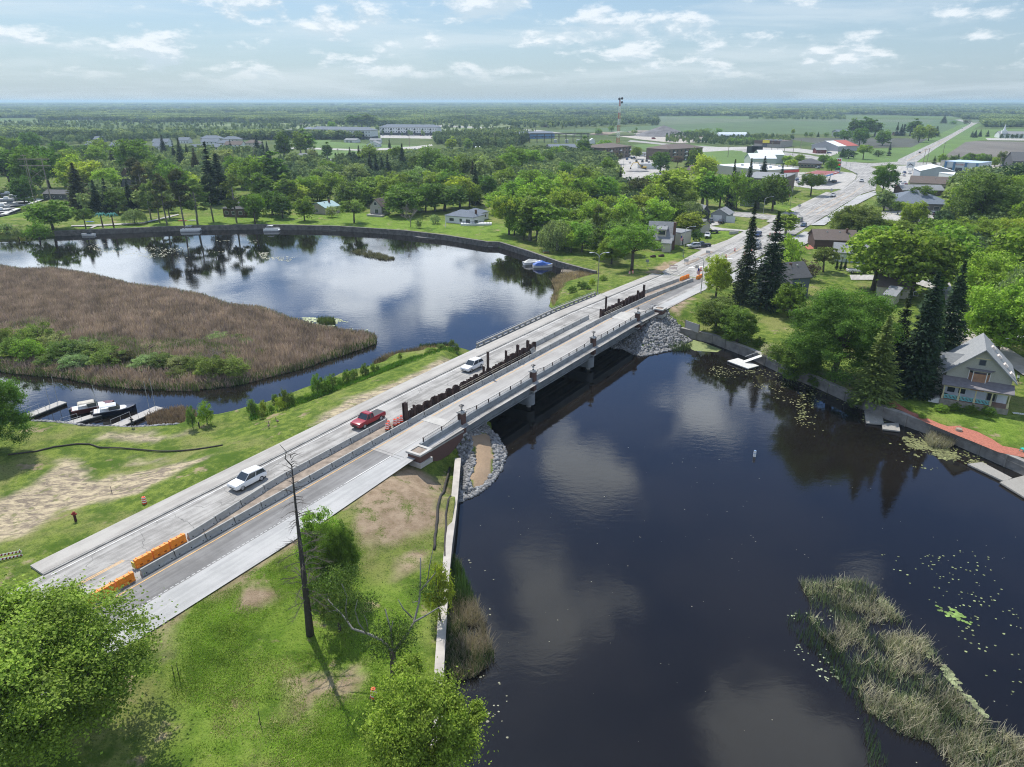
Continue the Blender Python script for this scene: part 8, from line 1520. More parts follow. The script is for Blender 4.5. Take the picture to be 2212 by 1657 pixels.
def upole(c, x, yb, yt, lab, arms=1, rz=0):
 gx, gy = g(c, x, yb); h = HT(c, yt, gy); th = thing('utility_pole', lab, 'utility pole', (gx, gy, BASE), rz); w = max(.16, gy * .0004); MB().cyl(0, 0, -.3, h, w, w * .7, 6).build('pole', M_TIMB, th)
 if arms: MB().box(-1.4, 1.4, -w, w, h - .9, h - .7).build('crossarm', M_TIMB, th)
for i, (c, x, yb, yt) in enumerate((('s', 712, 400, 160), ('s', 765, 400, 155), ('s', 1000, 290, 75), ('s', 1848, 440, 280), ('r', 310, 440, 250), ('r', 500, 430, 295), ('r', 630, 450, 300), ('r', 400, 440, 330), ('c', 1428, 440, 385), ('c', 630, 420, 355), ('c', 232, 400, 335), ('c', 298, 400, 330), ('b', 2062, 500, 385), ('b', 1345, 500, 390), ('b', 1475, 310, 215), ('b', 1817, 300, 215), ('b', 745, 590, 515), ('a', 2145, 580, 520), ('a', 1868, 715, 600), ('a', 300, 1010, 560), ('b', 38, 600, 500), ('c', 1920, 590, 495), ('r', 745, 350, 210))): upole(c, x, yb, yt, 'weathered wooden utility pole ' + ('left of the straight road' if c == 's' and x < 1500 else 'in the sandy yard' if c == 's' else 'along the highway by the low brown store' if c == 'r' else 'near the substation and stone heap' if c == 'c' else 'behind the apartment blocks' if c == 'b' else 'near the marina'))
gx, gy = g('a', 430, 950); hh = HT('a', 590, gy); hf = thing('transmission_frame', 'tall braced wooden transmission frame beside the marina', 'pylon', (gx, gy, BASE), 0)
for x in (-8, 0): MB().cyl(x, 0, -.3, hh, .28, .2, 7).build('pole', M_TIMB, hf)
MB().box(-12, 4, -.15, .15, hh - 1, hh - .6).box(-12, 4, -.15, .15, hh * .8, hh * .8 + .4).build('crossarm', M_TIMB, hf); MB().tube([(-8, 0, hh * .75), (0, 0, hh * .5)], .1, 4).tube([(0, 0, hh * .75), (-8, 0, hh * .5)], .1, 4).tube([(-8, 0, hh * .45), (0, 0, hh * .2)], .1, 4).build('brace', M_TIMB, hf)
q = MB()
for zz_ in (hh - .7, hh * .8 + .2):
 for x in (-11, -4, 3): q.tube([(x, 0, zz_), (x - 40, 8, zz_ - 3.5), (x - 90, 20, zz_ - 2)], .035, 3)
q.build('power_line', M_DARK, hf)
# radio mast
gx, gy = g('c', 992, 472); hm = HT('c', 86, gy); tw = thing('radio_mast', 'tall red and white lattice radio mast rising above the horizon', 'mast', (gx, gy, BASE), 10); MR_ = [flat('mast_red', (.45, .10, .06)), M_WHITE]; nseg = 22
for i in range(nseg):
 b = MB(); z0, z1 = hm * i / nseg, hm * (i + 1) / nseg; w0, w1 = 2.4 - 1.6 * i / nseg, 2.4 - 1.6 * (i + 1) / nseg; c0 = [(w0 * math.cos(a), w0 * math.sin(a), z0) for a in (0, 2.09, 4.19)]; c1 = [(w1 * math.cos(a), w1 * math.sin(a), z1) for a in (0, 2.09, 4.19)]
 for k in range(3): b.tube([c0[k], c1[k]], .19, 4).tube([c0[k], c1[(k + 1) % 3]], .11, 3).tube([c0[k], c0[(k + 1) % 3]], .11, 3)
 b.build('mast_section', MR_[(i // 3) % 2], tw)
for zf, sx in ((.985, 1), (.9, 1), (.975, -.3)): MB().ball((sx * 2.6, 0, hm * zf), 1.5, 10, 6).build('dish', M_DARK, tw)
# gravel heap
gx, gy = g('c', 1400, 415); hp = HT('c', 320, gy + 22); b = MB(); rs = random.Random(2); rings = []
for j in range(9):
 f = j / 8; rr = 44 * (1 - f) + .4; rings.append([(rr * math.cos(2 * math.pi * i / 20) * (1 + rs.uniform(-.05, .05)), rr * .8 * math.sin(2 * math.pi * i / 20), hp * f * (1 if j < 8 else 1) + rs.uniform(-.3, .3)) for i in range(20)])
th = thing('gravel_heap', 'large conical heap of grey gravel by the highway', 'gravel heap', (gx, gy + 22, BASE), 0); b.loft(rings).build('heap', mat('heap_gravel', (.15, .145, .15), 1, .3, .12, detail=8), th)
for i, (c, x, y, r0, h0, co) in enumerate((('c', 1505, 432, 16, 5, (.20, .18, .17)), ('c', 900, 398, 30, 4, (.24, .19, .15)), ('c', 1040, 405, 24, 5, (.10, .13, .05)), ('c', 1200, 382, 30, 4, (.24, .21, .18)), ('c', 1160, 710, 9, 2.4, (.34, .33, .32)))): gx, gy = g(c, x, y); th = thing('earth_heap', ('low grey stone heap right of the tall one', 'low brown earth heap left of the radio mast', 'grassed over heap right of the radio mast', 'flat sandy heap behind the gravel yard', 'pale stone heap beside the excavator')[i], 'heap', (gx, gy, BASE)); b = MB(); b.loft([[(r0 * (1 - f) * math.cos(a) * (1 + .1 * math.sin(3 * a)) + .01, r0 * .7 * (1 - f) * math.sin(a), h0 * (1 - (1 - f) ** 2)) for a in np.linspace(0, 5.89, 16)] for f in (0, .25, .5, .75, .97)]); b.build('heap', mat('heap_%d' % i, co, 1, .25, .2), th, smooth=True)
sb = thing('substation', 'steel frames of the electric substation behind the barn', 'substation', (*g('c', 250, 470), BASE)); q = MB()
for x in range(0, 75, 9):
 for y in (0, 16): q.box(x, x + .5, y, y + .5, 0, 11)
for y in (0, 16): q.box(0, 74, y, y + .4, 10.4, 11).box(0, 74, y, y + .4, 7, 7.4)
q.build('steel_frame', M_DARK, sb); q = MB(); [q.box(x, x + 4, 4, 9, 0, 4) for x in (30, 44, 58)]; q.build('transformer', M_GALV, sb)
for i, (x, w) in enumerate(((0, 60), (75, 80))):
 th = thing('billboard', ('dark back of the left roadside billboard', 'dark back of the right roadside billboard')[i], 'billboard', (*g('r', 20 + x, 462), BASE)); MB().box(-5, 5, -.3, .0, 3, 9).build('panel', M_DARK, th)
 for s in (-3, 3): MB().tube([(s, 0, 0), (s, 0, 6)], .25, 5).build('leg', M_TIMB, th)
gx, gy = g('s', 515, 490); th = thing('dealer_sign', 'white board sign with a dark swoosh at the car lot', 'sign', (gx, gy, BASE)); MB().box(-3, 3, -.2, .2, 2, 6).build('panel', WH, th); MB().tube([(-2.2, -.25, 3.2), (-.5, -.25, 4.8), (1.2, -.25, 3.8), (2.2, -.25, 3.2)], [.1, .35, .3, .08], 5).build('swoosh', M_DARK, th); [MB().box(s - .15, s + .15, -.1, .1, 0, 2).build('leg', M_GALV, th) for s in (-2, 2)]
# ---------------------------------------------------------------- boats and docks
def hull(L, w, h, m, th, name='hull', deck=None):
 st = [(-L / 2, .92, 1), (-L * .2, 1, 1), (L * .15, .98, 1.03), (L * .35, .7, 1.12), (L * .46, .32, 1.2), (L / 2, .03, 1.25)]
 MB().loft([[(x, -w * k * .62, -.15 if k > .5 else -.02), (x, -w * k, h * z), (x, -w * k * .86, h * z + .02), (x, 0, h * z - .0), (x, w * k * .86, h * z + .02), (x, w * k, h * z), (x, w * k * .62, -.15 if k > .5 else -.02)] for x, k, z in st]).build(name, m, th)
 if deck: MB().prism([(-L / 2 + .15, -w * .8), (L * .15, -w * .8), (L * .38, -w * .4), (L * .38, w * .4), (L * .15, w * .8), (-L / 2 + .15, w * .8)], h * .9, h * 1.0 + .05).build('deck', deck, th)
def cruiser(c, x, y, rz, lab, hm, canvas):
 th = thing('motor_boat', lab, 'boat', (*g(c, x, y, 0), 0), rz); hull(6.6, 1.25, .85, hm, th); MB().prism([(-3.1, -1.0), (1.0, -1.0), (2.5, -.45), (2.5, .45), (1.0, 1.0), (-3.1, 1.0)], .86, .93).build('deck', WH, th); MB().box(-2.9, -.4, -.85, .85, .3, .98).build('cockpit', M_DARK, th) if False else None
 q = MB(); q.quadset([(.9, -.85, .9), (.9, .85, .9), (.3, .75, 1.6), (.3, -.75, 1.6)], [(0, 1, 2, 3)]); q.quadset([(.9, -.85, .9), (.3, -.75, 1.6), (-.8, -.85, 1.5), (-.8, -.95, .9)], [(0, 1, 2, 3)]); q.quadset([(.9, .85, .9), (.3, .75, 1.6), (-.8, .85, 1.5), (-.8, .95, .9)], [(3, 2, 1, 0)]); q.build('windscreen', M_GLASS, th)
 MB().box(-2.2, .35, -.85, .85, 1.6, 1.78, tx=.15, ty=.25).build('canopy', canvas, th); q = MB(); [q.tube([(xx, s * .85, .9), (xx + .1, s * .8, 1.62)], .025, 4) for xx in (-2.1, -.9) for s in (-1, 1)]; q.build('canopy_frame', M_GALV, th); MB().box(-3.6, -3.2, -.25, .25, -.1, 1.0).build('outboard_motor', M_DARK, th)
cruiser('e', 690, 1362, 33, 'cruiser with a dark red hull and tan canopy moored at the docks', mat('hull_maroon', (.10, .02, .02), .3), mat('tan_canvas', (.45, .42, .36), .8)); cruiser('e', 850, 1385, 28, 'cruiser with a dark blue hull and white top moored at the docks', mat('hull_navy', (.01, .012, .03), .3), mat('white_canvas', (.62, .65, .68), .7))
def dock(c, a, b_, w, lab, z=.5, m=None, posts=(), rail=False):
 A, B = np.array(g(c, *a, z)), np.array(g(c, *b_, z)); th = thing('dock', lab, 'dock', (0, 0, 0)); MB().obox(A, B, w, z - .16, z).build('planking', m or M_WOODG, th); MB().obox(A, B, w - .2, -.1, z - .16).build('floats', M_TRIM, th); u = (B - A) / np.linalg.norm(B - A); n = np.array((-u[1], u[0]))
 for f, s, h in posts: p = A + (B - A) * f + n * s * w / 2; MB().cyl(float(p[0]), float(p[1]), -1, h, .045, .045, 6).build('mooring_post', M_GALV, th)
 if rail:
  for s in (-1, 1): p = A + n * s * w / 2; e = A + (B - A) * .42 + n * s * w / 2; MB().tube([(*p, z + .9), (*e, z + .9)], .03, 4).tube([(*p, z), (*p, z + .9)], .03, 4).tube([(*e, z), (*e, z + .9)], .03, 4).tube([(*((p + e) / 2), z), (*((p + e) / 2), z + .9)], .03, 4).build('handrail', M_GALV, th)
 return th
dock('e', (200, 1405), (465, 1300), 1.8, 'left grey boat dock with tall mooring posts beside the dark tree', posts=((.72, 1, 5.2), (.95, 1, 5.2)), rail=True); dock('e', (470, 1470), (745, 1385), 1.6, 'middle grey boat dock between stones and cruisers', posts=((.98, 1, 5.4),), rail=True); dock('e', (850, 1480), (1175, 1340), 2.0, 'right grey boat dock with two tall posts', posts=((.85, 1, 5.6), (.99, 1, 5.6)), rail=True)
dock('o', (1190, 380), (1420, 465), 3.2, 'white floating dock tied below the right bank wall', z=.4, m=mat('white_planks', (.52, .52, .50), .8, .08, 2)); A_ = np.array(g('o', 1320, 405, .5)); B_ = np.array(g('o', 1510, 340, 1.9)); gw = thing('gangway', 'white gangway with a railing leading down to the floating dock', 'gangway', (0, 0, 0)); MB().obox(A_, B_, 1.1, .45, .55, za=(1.9, 2.0)).build('ramp', M_WHITE, gw); MB().obox(A_ + (.2, .5), B_ + (.2, .5), .08, 1.4, 1.48, za=(2.85, 2.93)).build('handrail', M_GALV, gw)
M_OLDP = mat('old_planks', (.27, .26, .235), .9, .25, 2, streak=(9, 1, 1))
for (c, P4, lab) in (('h', [(690, 1120), (792, 1130), (808, 1200), (700, 1192)], 'square weathered raft moored at the right bank wall'), ('h', [(795, 1198), (895, 1192), (905, 1242), (800, 1230)], 'half sunken grey raft beside the square one'), ('b', [(1340, 1240), (1490, 1245), (1570, 1272), (1420, 1262)], 'wide pinkish swim dock at the long dark wall'), ('b', [(1965, 1326), (2060, 1325), (2110, 1340), (2010, 1340)], 'small pale raft at the long dark wall'), ('h', [(1310, 1440), (1400, 1430), (1580, 1525), (1530, 1545)], 'long grey plank walkway at the lower right wall'), ('h', [(1505, 1550), (1651, 1510), (1800, 1620), (1651, 1640)], 'pale dock platform at the right edge'), ('a', [(700, 1205), (735, 1203), (728, 1245), (692, 1240)], 'narrow white dock on the far shore'), ('b', [(610, 1190), (720, 1192), (725, 1202), (612, 1200)], 'flat pale dock below the teal roofed house')):
 th = thing('floating_dock', lab, 'dock', (0, 0, 0)); P = [g(c, *p, .3) for p in P4][::-1]; MB().prism(P, .12, .34).build('planking', M_OLDP if 'white' not in lab else M_WHITE, th); MB().prism([tuple(np.array(p) * .96 + np.mean(P, 0) * .04) for p in P], -.1, .12).build('float', M_TRIM, th)
def pontoon(c, x, y, rz, lab, L=6.5):
 th = thing('pontoon_boat', lab, 'boat', (*g(c, x, y, 0), 0), rz); [MB().tube([(-L / 2, s, .15), (L / 2 - .4, s, .15), (L / 2, s, .35)], [.35, .35, .1], 8).build('float_tube', M_GALV, th) for s in (-.85, .85)]; MB().box(-L / 2, L / 2, -1.2, 1.2, .48, .6).build('deck', WH, th)
 MB().box(-L / 2 + .2, L / 2 - .3, -1.18, -1.1, .6, 1.2).box(-L / 2 + .2, L / 2 - .3, 1.1, 1.18, .6, 1.2).build('side_panel', M_WHITE, th); MB().box(-1.8, .6, -.9, .9, 2.1, 2.25, tx=.1).build('sun_top', WH, th); q = MB(); [q.tube([(xx, s, .6), (xx, s * .9, 2.1)], .03, 4) for xx in (-1.6, .4) for s in (-1, 1)]; q.build('top_frame', M_GALV, th)
pontoon('b', 185, 1210, 2, 'white pontoon boat moored at the far dark wall'); pontoon('a', 1610, 1212, 5, 'pontoon boat with a raised top on the far shore, left of the white one', 8)
th = thing('motor_boat', 'small white runabout at the narrow far shore dock', 'boat', (*g('a', 745, 1248, 0), 0), 178); hull(5.5, 1.0, .7, M_WHITE, th); MB().box(-1.2, .2, -.6, .6, .7, 1.2).build('windscreen', M_GLASS, th)
th = thing('covered_boat', 'boat under a bright blue tarpaulin below the wooded bank', 'boat', (*g('g', 360, 355, 0), 0), 8); hull(6.4, 1.25, .9, M_WHITE, th); MB().loft([[(x, -1.3 * k, .75), (x, -.9 * k, .75 + h * .7), (x, 0, .75 + h), (x, .9 * k, .75 + h * .7), (x, 1.3 * k, .75)] for x, k, h in ((-3.2, .9, .4), (-1.8, 1, 1.2), (-.3, 1, 1.5), (1.2, .95, .8), (2.6, .5, .5), (3.1, .1, .3))]).build('tarpaulin', mat('blue_tarp', (.05, .13, .42), .6, .15, 3), th)
th = thing('covered_boat', 'boat under a pale grey cover beside the blue tarpaulin', 'boat', (*g('g', 270, 330, 0), 0), 20); hull(6.0, 1.2, .9, M_WHITE, th); MB().loft([[(x, -1.25 * k, .75), (x, 0, .75 + h), (x, 1.25 * k, .75)] for x, k, h in ((-3, .9, .3), (-1, 1, 1.1), (1, .95, .8), (2.8, .2, .3))]).build('cover', mat('grey_tarp', (.50, .50, .47), .7), th)
th = thing('old_dock', 'collapsed brown timber dock beside the dead reeds', 'dock', (*g('g', 610, 395, .2), 0), -8); [MB().box(-3.5, 3.5, y, y + .6, .3 + .1 * (i % 2), .42 + .1 * (i % 2)).build('board', M_TIMB, th) for i, y in enumerate((-1.6, -.8, 0, .8))]; [MB().cyl(x, y, -.5, 1.2, .1, .1, 6).build('post', M_TIMB, th) for x in (-3, 0, 3) for y in (-1.6, 1.2)]
# marina at the far left
for i in range(5):
 a = (20 + i * 4, 975 + i * 30); dock('a', (-30, 972 + i * 26), (250 - i * 45, 960 + i * 26), 2.0, 'narrow white finger dock of the marina', m=mat('white_planks', (.52, .52, .50)), z=.6)
dock('a', (200, 905), (340, 948), 3.0, 'broad white marina dock end', m=mat('white_planks', (.52, .52, .50)), z=.6); dock('a', (330, 950), (0, 1075), 2.4, 'long white dock edging the marina lawn', m=mat('white_planks', (.52, .52, .50)), z=.6)
for i, (x, y) in enumerate(((70, 905), (140, 915), (60, 950), (180, 935), (20, 1010), (90, 985), (10, 1045))): th = thing('motor_boat', 'white motor boat moored in the marina at the far left', 'boat', (*g('a', x, y, 0), 0), 10 + i * 3, 'marina boats'); hull(7, 1.3, .9, M_WHITE if i % 3 else M_GALV, th); MB().box(-1.5, 1.2, -.9, .9, .9, 1.9, tx=.3, ty=.15).build('cabin', M_GLASS if i % 2 else M_WHITE, th)
# ---------------------------------------------------------------- small things
th = thing('river_buoy', 'white cylindrical marker buoy floating in the open river', 'buoy', (*g('o', 1430, 1452, 0), 0)); MB().cyl(0, 0, -.3, .95, .20, .19, 14).build('body', M_WHITE, th); MB().cyl(0, 0, .5, .6, .203, .203, 14).cyl(0, 0, .95, 1.02, .19, .14, 14).build('band', mat('buoy_blue', (.25, .35, .5)), th)
p = g('i', 640, 840, 2.8); th = thing('fire_hydrant', 'dark red hydrant on the grass left of the road', 'hydrant', (*p, ground_h(*p) - .02)); MB().cyl(0, 0, 0, 1.0, .15, .14, 10).build('barrel', mat('hydrant_dark', (.05, .015, .012)), th); MB().cyl(0, 0, 1.0, 1.15, .22, .2, 10).ball((0, 0, 1.22), .18, 8, 5).box(-.32, .32, -.08, .08, 1.0, 1.14).build('cap', mat('hydrant_red', (.26, .03, .025)), th)
for (c, x, y, h, lab) in (('i', 942, 625, 1.1, 'thin dark stake beside the bare soil'), ('e', 1468, 1490, .9, 'short dark post at the channel bank'), ('k', 1345, 1040, 1.4, 'thin dark stake on the near lawn, left one of a pair'), ('k', 1380, 1030, 1.6, 'thin dark stake on the near lawn, right one of a pair'), ('k', 1985, 1325, 1.5, 'thin dark stake alone on the open near lawn'), ('h', 598, 975, .6, 'grey post on top of the right bank wall')): p = g(c, x, y); th = thing('stake', lab, 'stake', (*p, ground_h(*p))); MB().cyl(0, 0, -.2, h, .04 if 'thin' in lab else .12, .03 if 'thin' in lab else .12, 6).build('rod', M_DARK, th)
# erosion sock and silt fence
def tubeline(name, lab, cat, c, pts, r, m):
 P = []
 for p in pts: x, y = g(c, *p, 2.6 if c == 'i' else 2.2); P.append((x, y, ground_h(x, y) + r * .8))
 th = thing(name, lab, cat, (0, 0, 0)); Q = []
 for a, b_ in zip(P[:-1], P[1:]):
  for k in range(4): f = k / 4; x, y = a[0] + (b_[0] - a[0]) * f, a[1] + (b_[1] - a[1]) * f; Q.append((x + random.uniform(-.06, .06), y, ground_h(x, y) + r * .8))
 Q.append(P[-1]); MB().tube(Q, r, 7).build('roll', m, th, smooth=True)
M_SOCK = mat('black_sock', (.05, .045, .04), .95, .3, 4); tubeline('erosion_roll', 'black erosion control roll running along the slope beside the sea wall', 'erosion roll', 'j', [(1655, 285), (1630, 380), (1590, 560), (1560, 720), (1540, 880), (1525, 1020)], .16, M_SOCK)
tubeline('erosion_roll', 'thinner dark roll close to the pale sea wall', 'erosion roll', 'j', [(1700, 290), (1690, 420), (1665, 560), (1625, 760), (1615, 1080)], .12, M_SOCK); tubeline('silt_fence', 'low black silt fence crossing the left lawn', 'silt fence', 'i', [(60, 215), (300, 185), (440, 150), (640, 125), (740, 128), (820, 155), (1000, 160), (1300, 185), (1560, 195), (1850, 198)], .11, M_SOCK)
# fake palms on the far shore
for i, (x, t_) in enumerate(((868, 1065), (960, 1065))):
 gx, gy = g('a', x, 1178); h = HT('a', t_, gy); th = thing('artificial_palm', ('left green metal palm on the far shore lawn', 'right green metal palm on the far shore lawn')[i], 'palm', (gx, gy, BASE)); MB().cyl(0, 0, 0, h * .85, .35, .22, 7).build('trunk', BR, th); q = MB()
 for k in range(9): a = k * .7; q.tube([(0, 0, h * .85), (1.3 * math.cos(a), 1.3 * math.sin(a), h + .2), (2.6 * math.cos(a), 2.6 * math.sin(a), h * .82)], [.2, .3, .05], 4)
 q.build('fronds', mat('palm_green', (.10, .30, .24), .5), th)
th = thing('kayak', 'blue kayak lying on the far shore lawn', 'kayak', (*g('a', 760, 1140), BASE + .2), 0); MB().loft([[(x, r_ * math.cos(a), .25 + r_ * .6 * math.sin(a)) for a in np.linspace(0, 5.5, 8)] for x, r_ in ((-2, .05), (-1, .35), (0, .42), (1, .35), (2, .05))]).build('hull', mat('kayak_blue', (.02, .14, .45), .4), th)
for i, (x, co) in enumerate(((1545, (.5, .05, .04)), (1625, (.6, .6, .55)))): th = thing('kayak', ('red kayak on the far shore lawn', 'pale kayak on the far shore lawn')[i], 'kayak', (*g('a', x, 1128), BASE + .15), 5); MB().loft([[(xx, r_ * math.cos(a), .25 + r_ * .6 * math.sin(a)) for a in np.linspace(0, 5.5, 8)] for xx, r_ in ((-2.2, .05), (-1, .35), (0, .42), (1, .35), (2.2, .05))]).build('hull', flat('kayak_%d' % i, co, .4), th)
th = thing('picnic_table', 'green picnic table under the trees on the wooded bank', 'table', (*g('g', 388, 238), BASE), 10); MB().box(-1, 1, -.4, .4, .72, .78).build('tabletop', mat('table_green', (.12, .25, .2)), th); [MB().box(-1, 1, y, y + .3, .42, .47).build('bench', mat('table_red', (.25, .08, .06)), th) for y in (-.95, .65)]; [MB().box(x - .05, x + .05, -.8, .8, .35, .42).box(x - .05, x + .05, -.3, .3, 0, .72).build('leg', M_TIMB, th) for x in (-.8, .8)]
for i, (x, y) in enumerate(((590, 915), (715, 905))): th = thing('debris_pile', ('small dark box on the lawn below the chimney house', 'pile of dark scrap on the lawn below the chimney house')[i], 'debris', (*g('q', x, y), BASE), 15); MB().box(-.9, .9, -.4, .4, 0, .45, tx=.2).box(-.4, 1.1, -.7, .3, .1, .7, tx=.3, ty=.2).build('scrap', M_RUST, th)
rr = [(825, 1068), (870, 1062), (960, 1120), (1060, 1160), (1140, 1195), (1190, 1212), (1260, 1210), (1370, 1245), (1460, 1290), (1520, 1330), (1651, 1355), (1651, 1400), (1500, 1370), (1330, 1300), (1200, 1248), (1060, 1190), (940, 1130), (850, 1090)]
sheet('mulch_bed', 'h', rr, mat('red_mulch', (.34, .125, .085), 1, .35, 5, coord='P', detail=8), 'red mulch bed on top of the right bank wall', z=BASE + .17)
sheet('mulch_ring', 'h', [(330, 130), (375, 118), (385, 142), (350, 148)], mat('red_mulch', (.34, .125, .085)), 'red mulch before the log house', z=BASE + .16)
th = thing('tree_stump', 'round grey stump in the red mulch bed', 'stump', (*g('h', 1256, 1245), BASE + .17)); MB().cyl(0, 0, 0, .35, .5, .45, 12).build('stump', M_TIMB, th)
th = thing('garden_chair', 'turquoise garden chair at the right edge in the mulch', 'chair', (*g('h', 1640, 1370), BASE + .17), 200); TQ2 = mat('turquoise_plastic', (.03, .42, .36), .5); MB().box(-.3, .3, -.3, .3, .4, .46).build('seat', TQ2, th); MB().box(-.3, .3, .26, .32, .46, 1.0).build('backrest', TQ2, th); [MB().box(x - .03, x + .03, y - .03, y + .03, 0, .4).build('leg', TQ2, th) for x in (-.26, .26) for y in (-.26, .26)]
for i, (x, y, w) in enumerate(((1090, 950, .8), (1125, 985, .7))): th = thing('utility_box', ('dark and white box beside the conifers left of the porch house', 'white box beside the porch steps')[i], 'box', (*g('h', x, y), BASE), -20); MB().box(-w / 2, w / 2, -.3, .3, 0, 1.1).build('cabinet', WH if i else GY, th); MB().box(-w / 2 - .05, w / 2 + .05, -.35, .35, 1.1, 1.2).build('lid', M_DARK, th)
th = thing('wood_fence', 'short grey board fence at the corner above the far rocks', 'fence', (*g('g', 1560, 870), BASE), -58); MB().box(0, 4.2, -.06, .06, 0, 1.9).build('boards', M_WOODG, th); MB().box(-.1, .1, -.1, .1, 0, 2.0).box(4.1, 4.3, -.1, .1, 0, 2.0).build('fence_post', M_TIMB, th)
th = thing('ladder', 'white ladder lying on the grass right of the porch house', 'ladder', (*g('p', 1480, 1495), BASE + .08), -20); [MB().box(0, 5, y, y + .08, 0, .08).build('rail', M_WHITE, th) for y in (0, .42)]; q = MB(); [q.box(x, x + .04, .08, .42, .02, .06) for x in np.arange(.2, 5, .3)]; q.build('rungs', M_WHITE, th)
th = thing('garden_wall', 'low pale block wall beside the driveway of the double garage', 'wall', (*g('q', 1725, 580), BASE), 28); MB().box(0, 4.5, -.2, .2, 0, 1.0).build('blocks', M_CONC, th)
q = thing('flag_pole', 'white flag pole before the ranch house', 'flag pole', (*g('b', 1648, 1180), BASE)); MB().cyl(0, 0, 0, HT('b', 1070, g('b', 1648, 1180)[1]), .12, .08, 6).build('pole', M_WHITE, q)
# ---------------------------------------------------------------- people and geese
def person(label, loc, rz, pose, shirt, pants, skin=(.38, .24, .17), hat=None):
 th = thing('person', label, 'person', loc, rz)
 J = dict(pose); names = list(J); idx = {n: i for i, n in enumerate(names)}
 E_ = [('pel', 'chest'), ('chest', 'neck'), ('neck', 'head'), ('head', 'crown'), ('chest', 'shL'), ('shL', 'elL'), ('elL', 'haL'), ('chest', 'shR'), ('shR', 'elR'), ('elR', 'haR'), ('pel', 'hipL'), ('hipL', 'knL'), ('knL', 'anL'), ('anL', 'toL'), ('pel', 'hipR'), ('hipR', 'knR'), ('knR', 'anR'), ('anR', 'toR')]
 RD_ = dict(pel=.15, chest=.16, neck=.065, head=.105, crown=.09, shL=.075, shR=.075, elL=.05, elR=.05, haL=.04, haR=.04, hipL=.10, hipR=.10, knL=.07, knR=.07, anL=.05, anR=.05, toL=.045, toR=.045)
 me = bpy.data.meshes.new('body'); me.from_pydata([J[n] for n in names], [(idx[a], idx[b]) for a, b in E_], []); o = bpy.data.objects.new('body', me); COL.objects.link(o); o.parent = th
 sk = o.modifiers.new('skin', 'SKIN'); sk.use_smooth_shade = True; ly = me.skin_vertices[0] if me.skin_vertices else None
 if ly is None: bpy.context.view_layer.objects.active = o; ly = me.skin_vertices[0] if me.skin_vertices else None
 if ly:
  for n in names: v = ly.data[idx[n]]; v.radius = (RD_[n], RD_[n]); v.use_root = (n == 'pel')
 o.modifiers.new('sub', 'SUBSURF').levels = 1; o.modifiers['sub'].render_levels = 1
 m = bpy.data.materials.new('clothed_' + label[:8]); m.use_nodes = True; t = NT(m.node_tree); z = t.n('ShaderNodeSeparateXYZ', {0: t.n('ShaderNodeTexCoord').outputs['Object']}).outputs[2]
 c = t.mix(t.rng(z, .90, .92), pants, shirt); c = t.mix(t.rng(z, J['neck'][2] - .02, J['neck'][2] + .01), c, skin); c = t.mix(t.rng(z, .10, .08), c, (.02, .02, .02)); t.n('ShaderNodeOutputMaterial', {'Surface': t.n('ShaderNodeBsdfPrincipled', {'Base Color': c, 'Roughness': .8})}); me.materials.append(m)
 h = J['crown']; hd = J['head']; MB().ball((hd[0] - .01, hd[1], hd[2] + .07), .118, 10, 6, sq=(1, 1, .9)).build('hair' if not hat else 'hat', flat('hair_' + label[:6], hat or (.03, .02, .015)), th, smooth=True)
 f = MB().ball((hd[0] + .112, hd[1], hd[2] - .0), .018, 6, 4).build('nose', flat('skin_tone', skin), th)
 for s in (-1, 1):
  ha = J['haL' if s < 0 else 'haR']; q = MB()
  for k in range(4): q.tube([(ha[0] + (k - 1.5) * .018, ha[1], ha[2] - .02), (ha[0] + (k - 1.5) * .02 + .01, ha[1], ha[2] - .10 - .01 * (1.5 - abs(k - 1.5)))], .009, 5)
  q.tube([(ha[0] + .03, ha[1], ha[2]), (ha[0] + .06, ha[1], ha[2] - .05)], .010, 5); q.build('fingers', flat('skin_tone', skin), th)
 return th
stand = dict(pel=(0, 0, .95), chest=(0, 0, 1.32), neck=(0, 0, 1.50), head=(.02, 0, 1.62), crown=(.01, 0, 1.74), shL=(0, .19, 1.42), elL=(.08, .26, 1.18), haL=(.28, .12, 1.22), shR=(0, -.19, 1.42), elR=(.08, -.26, 1.18), haR=(.28, -.12, 1.22), hipL=(0, .10, .88), knL=(.02, .14, .48), anL=(0, .16, .08), toL=(.16, .17, .04), hipR=(0, -.10, .88), knR=(.02, -.14, .48), anR=(0, -.16, .08), toR=(.16, -.17, .04))
walk = dict(stand, chest=(.10, 0, 1.30), neck=(.18, 0, 1.46), head=(.24, 0, 1.57), crown=(.26, 0, 1.69), shL=(.12, .19, 1.39), elL=(.25, .24, 1.15), haL=(.42, .16, 1.02), shR=(.12, -.19, 1.39), elR=(.05, -.26, 1.14), haR=(.20, -.22, .92), knL=(.22, .12, .50), anL=(.30, .12, .10), toL=(.46, .12, .06), knR=(-.05, -.12, .48), anR=(-.32, -.12, .14), toR=(-.20, -.12, .05))
p = g('e', 985, 1518, 1.2); person('person in dark clothes standing at the stone shore by the right dock', (*p, ground_h(*p)), 100, stand, (.03, .03, .035), (.03, .035, .05))
p = g('p', 1545, 1032); person('person in a white shirt and dark trousers walking right of the porch house', (*p, ground_h(*p)), 180, walk, (.6, .62, .64), (.02, .02, .03), hat=(.5, .3, .12))
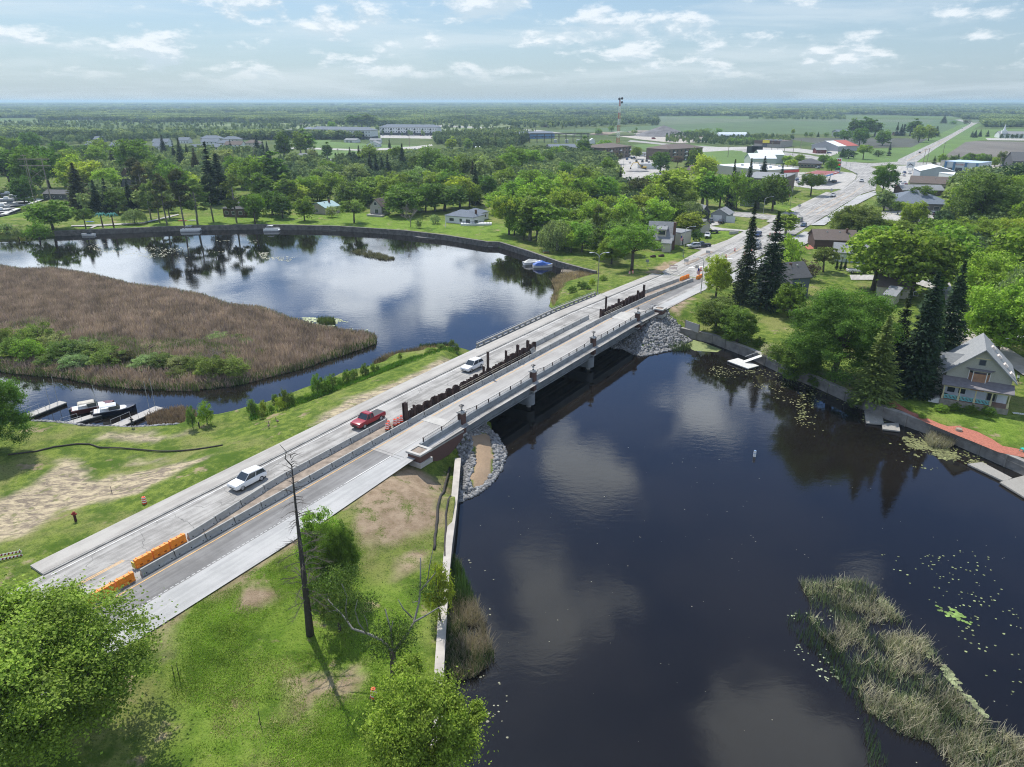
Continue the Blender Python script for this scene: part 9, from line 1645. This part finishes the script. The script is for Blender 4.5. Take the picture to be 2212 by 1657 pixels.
for i, (x, y) in enumerate(((142, 1512), (206, 1478))):
 p = g('f', x, y, 3.2); th = thing('goose', ('brown goose on the grass by the road, nearer one', 'brown goose on the grass by the road, farther one')[i], 'goose', (*p, ground_h(*p)), 100 + 40 * i); b = MB(); b.loft([[(x_, r_ * math.cos(a), z_ + r_ * 1.05 * math.sin(a)) for a in np.linspace(0, 5.6, 9)] for x_, r_, z_ in ((-.42, .02, .52), (-.3, .10, .48), (-.1, .17, .46), (.12, .16, .47), (.26, .09, .52), (.33, .05, .62), (.36, .04, .78), (.38, .045, .88), (.44, .045, .90), (.50, .02, .88))]); b.build('body', mat('goose_brown', (.13, .10, .075), .9, .3, 9), th, smooth=True); [MB().tube([(0, s, .34), (.02, s, .16), (0, s, .02), (.1, s, .01)], .016, 5).build('leg', M_DARK, th) for s in (-.06, .06)]; MB().loft([[(x_, .045 * math.cos(a) * k, z_ + .05 * math.sin(a) * k) for a in np.linspace(0, 5.6, 8)] for x_, z_, k in ((.32, .66, 1.1), (.355, .78, 1.0), (.37, .90, 1.1), (.44, .905, 1.0), (.52, .88, .3))]).build('dark_neck', M_TRIM, th)
# ---------------------------------------------------------------- the air
def haze():
 m = bpy.data.materials.new('haze_air'); m.use_nodes = True; t = NT(m.node_tree)
 v = t.n('ShaderNodeVolumePrincipled', {'Color': (.50, .67, .84, 1), 'Density': HAZE, 'Anisotropy': .25})
 t.n('ShaderNodeOutputMaterial', {'Volume': v})
 o = MB().box(-56000, 56000, -6000, 56000, -9, 64).build('haze', m); o['kind'] = 'stuff'; o['label'] = 'thin blue summer haze'
HAZE = 1.25e-4
haze()
# ---------------------------------------------------------------- clean up and single out the labels
drop_templates()
def finish_labels():
 by = {}
 for o in THINGS:
  try: by.setdefault(o['label'], []).append(o)
  except (ReferenceError, KeyError): pass
 words = ['first', 'second', 'third', 'fourth', 'fifth', 'sixth', 'seventh', 'eighth', 'ninth', 'tenth', 'eleventh', 'twelfth', 'thirteenth', 'fourteenth']
 for lab, L in by.items():
  n = len(L)
  if n == 1: continue
  L.sort(key=lambda o: scr(o.location)[0])
  if n <= 14:
   for i, o in enumerate(L):
    if n == 2: p = ('left one of the two: ', 'right one of the two: ')[i]
    else: p = ('leftmost: ' if i == 0 else 'rightmost: ' if i == n - 1 else words[i] + ' from the left: ')
    w = (p + lab).split(); o['label'] = ' '.join(w[:16]) if len(w) > 16 else p + lab
    o['group'] = o.get('group') or lab
  else:
   for o in L: o['group'] = lab
finish_labels()
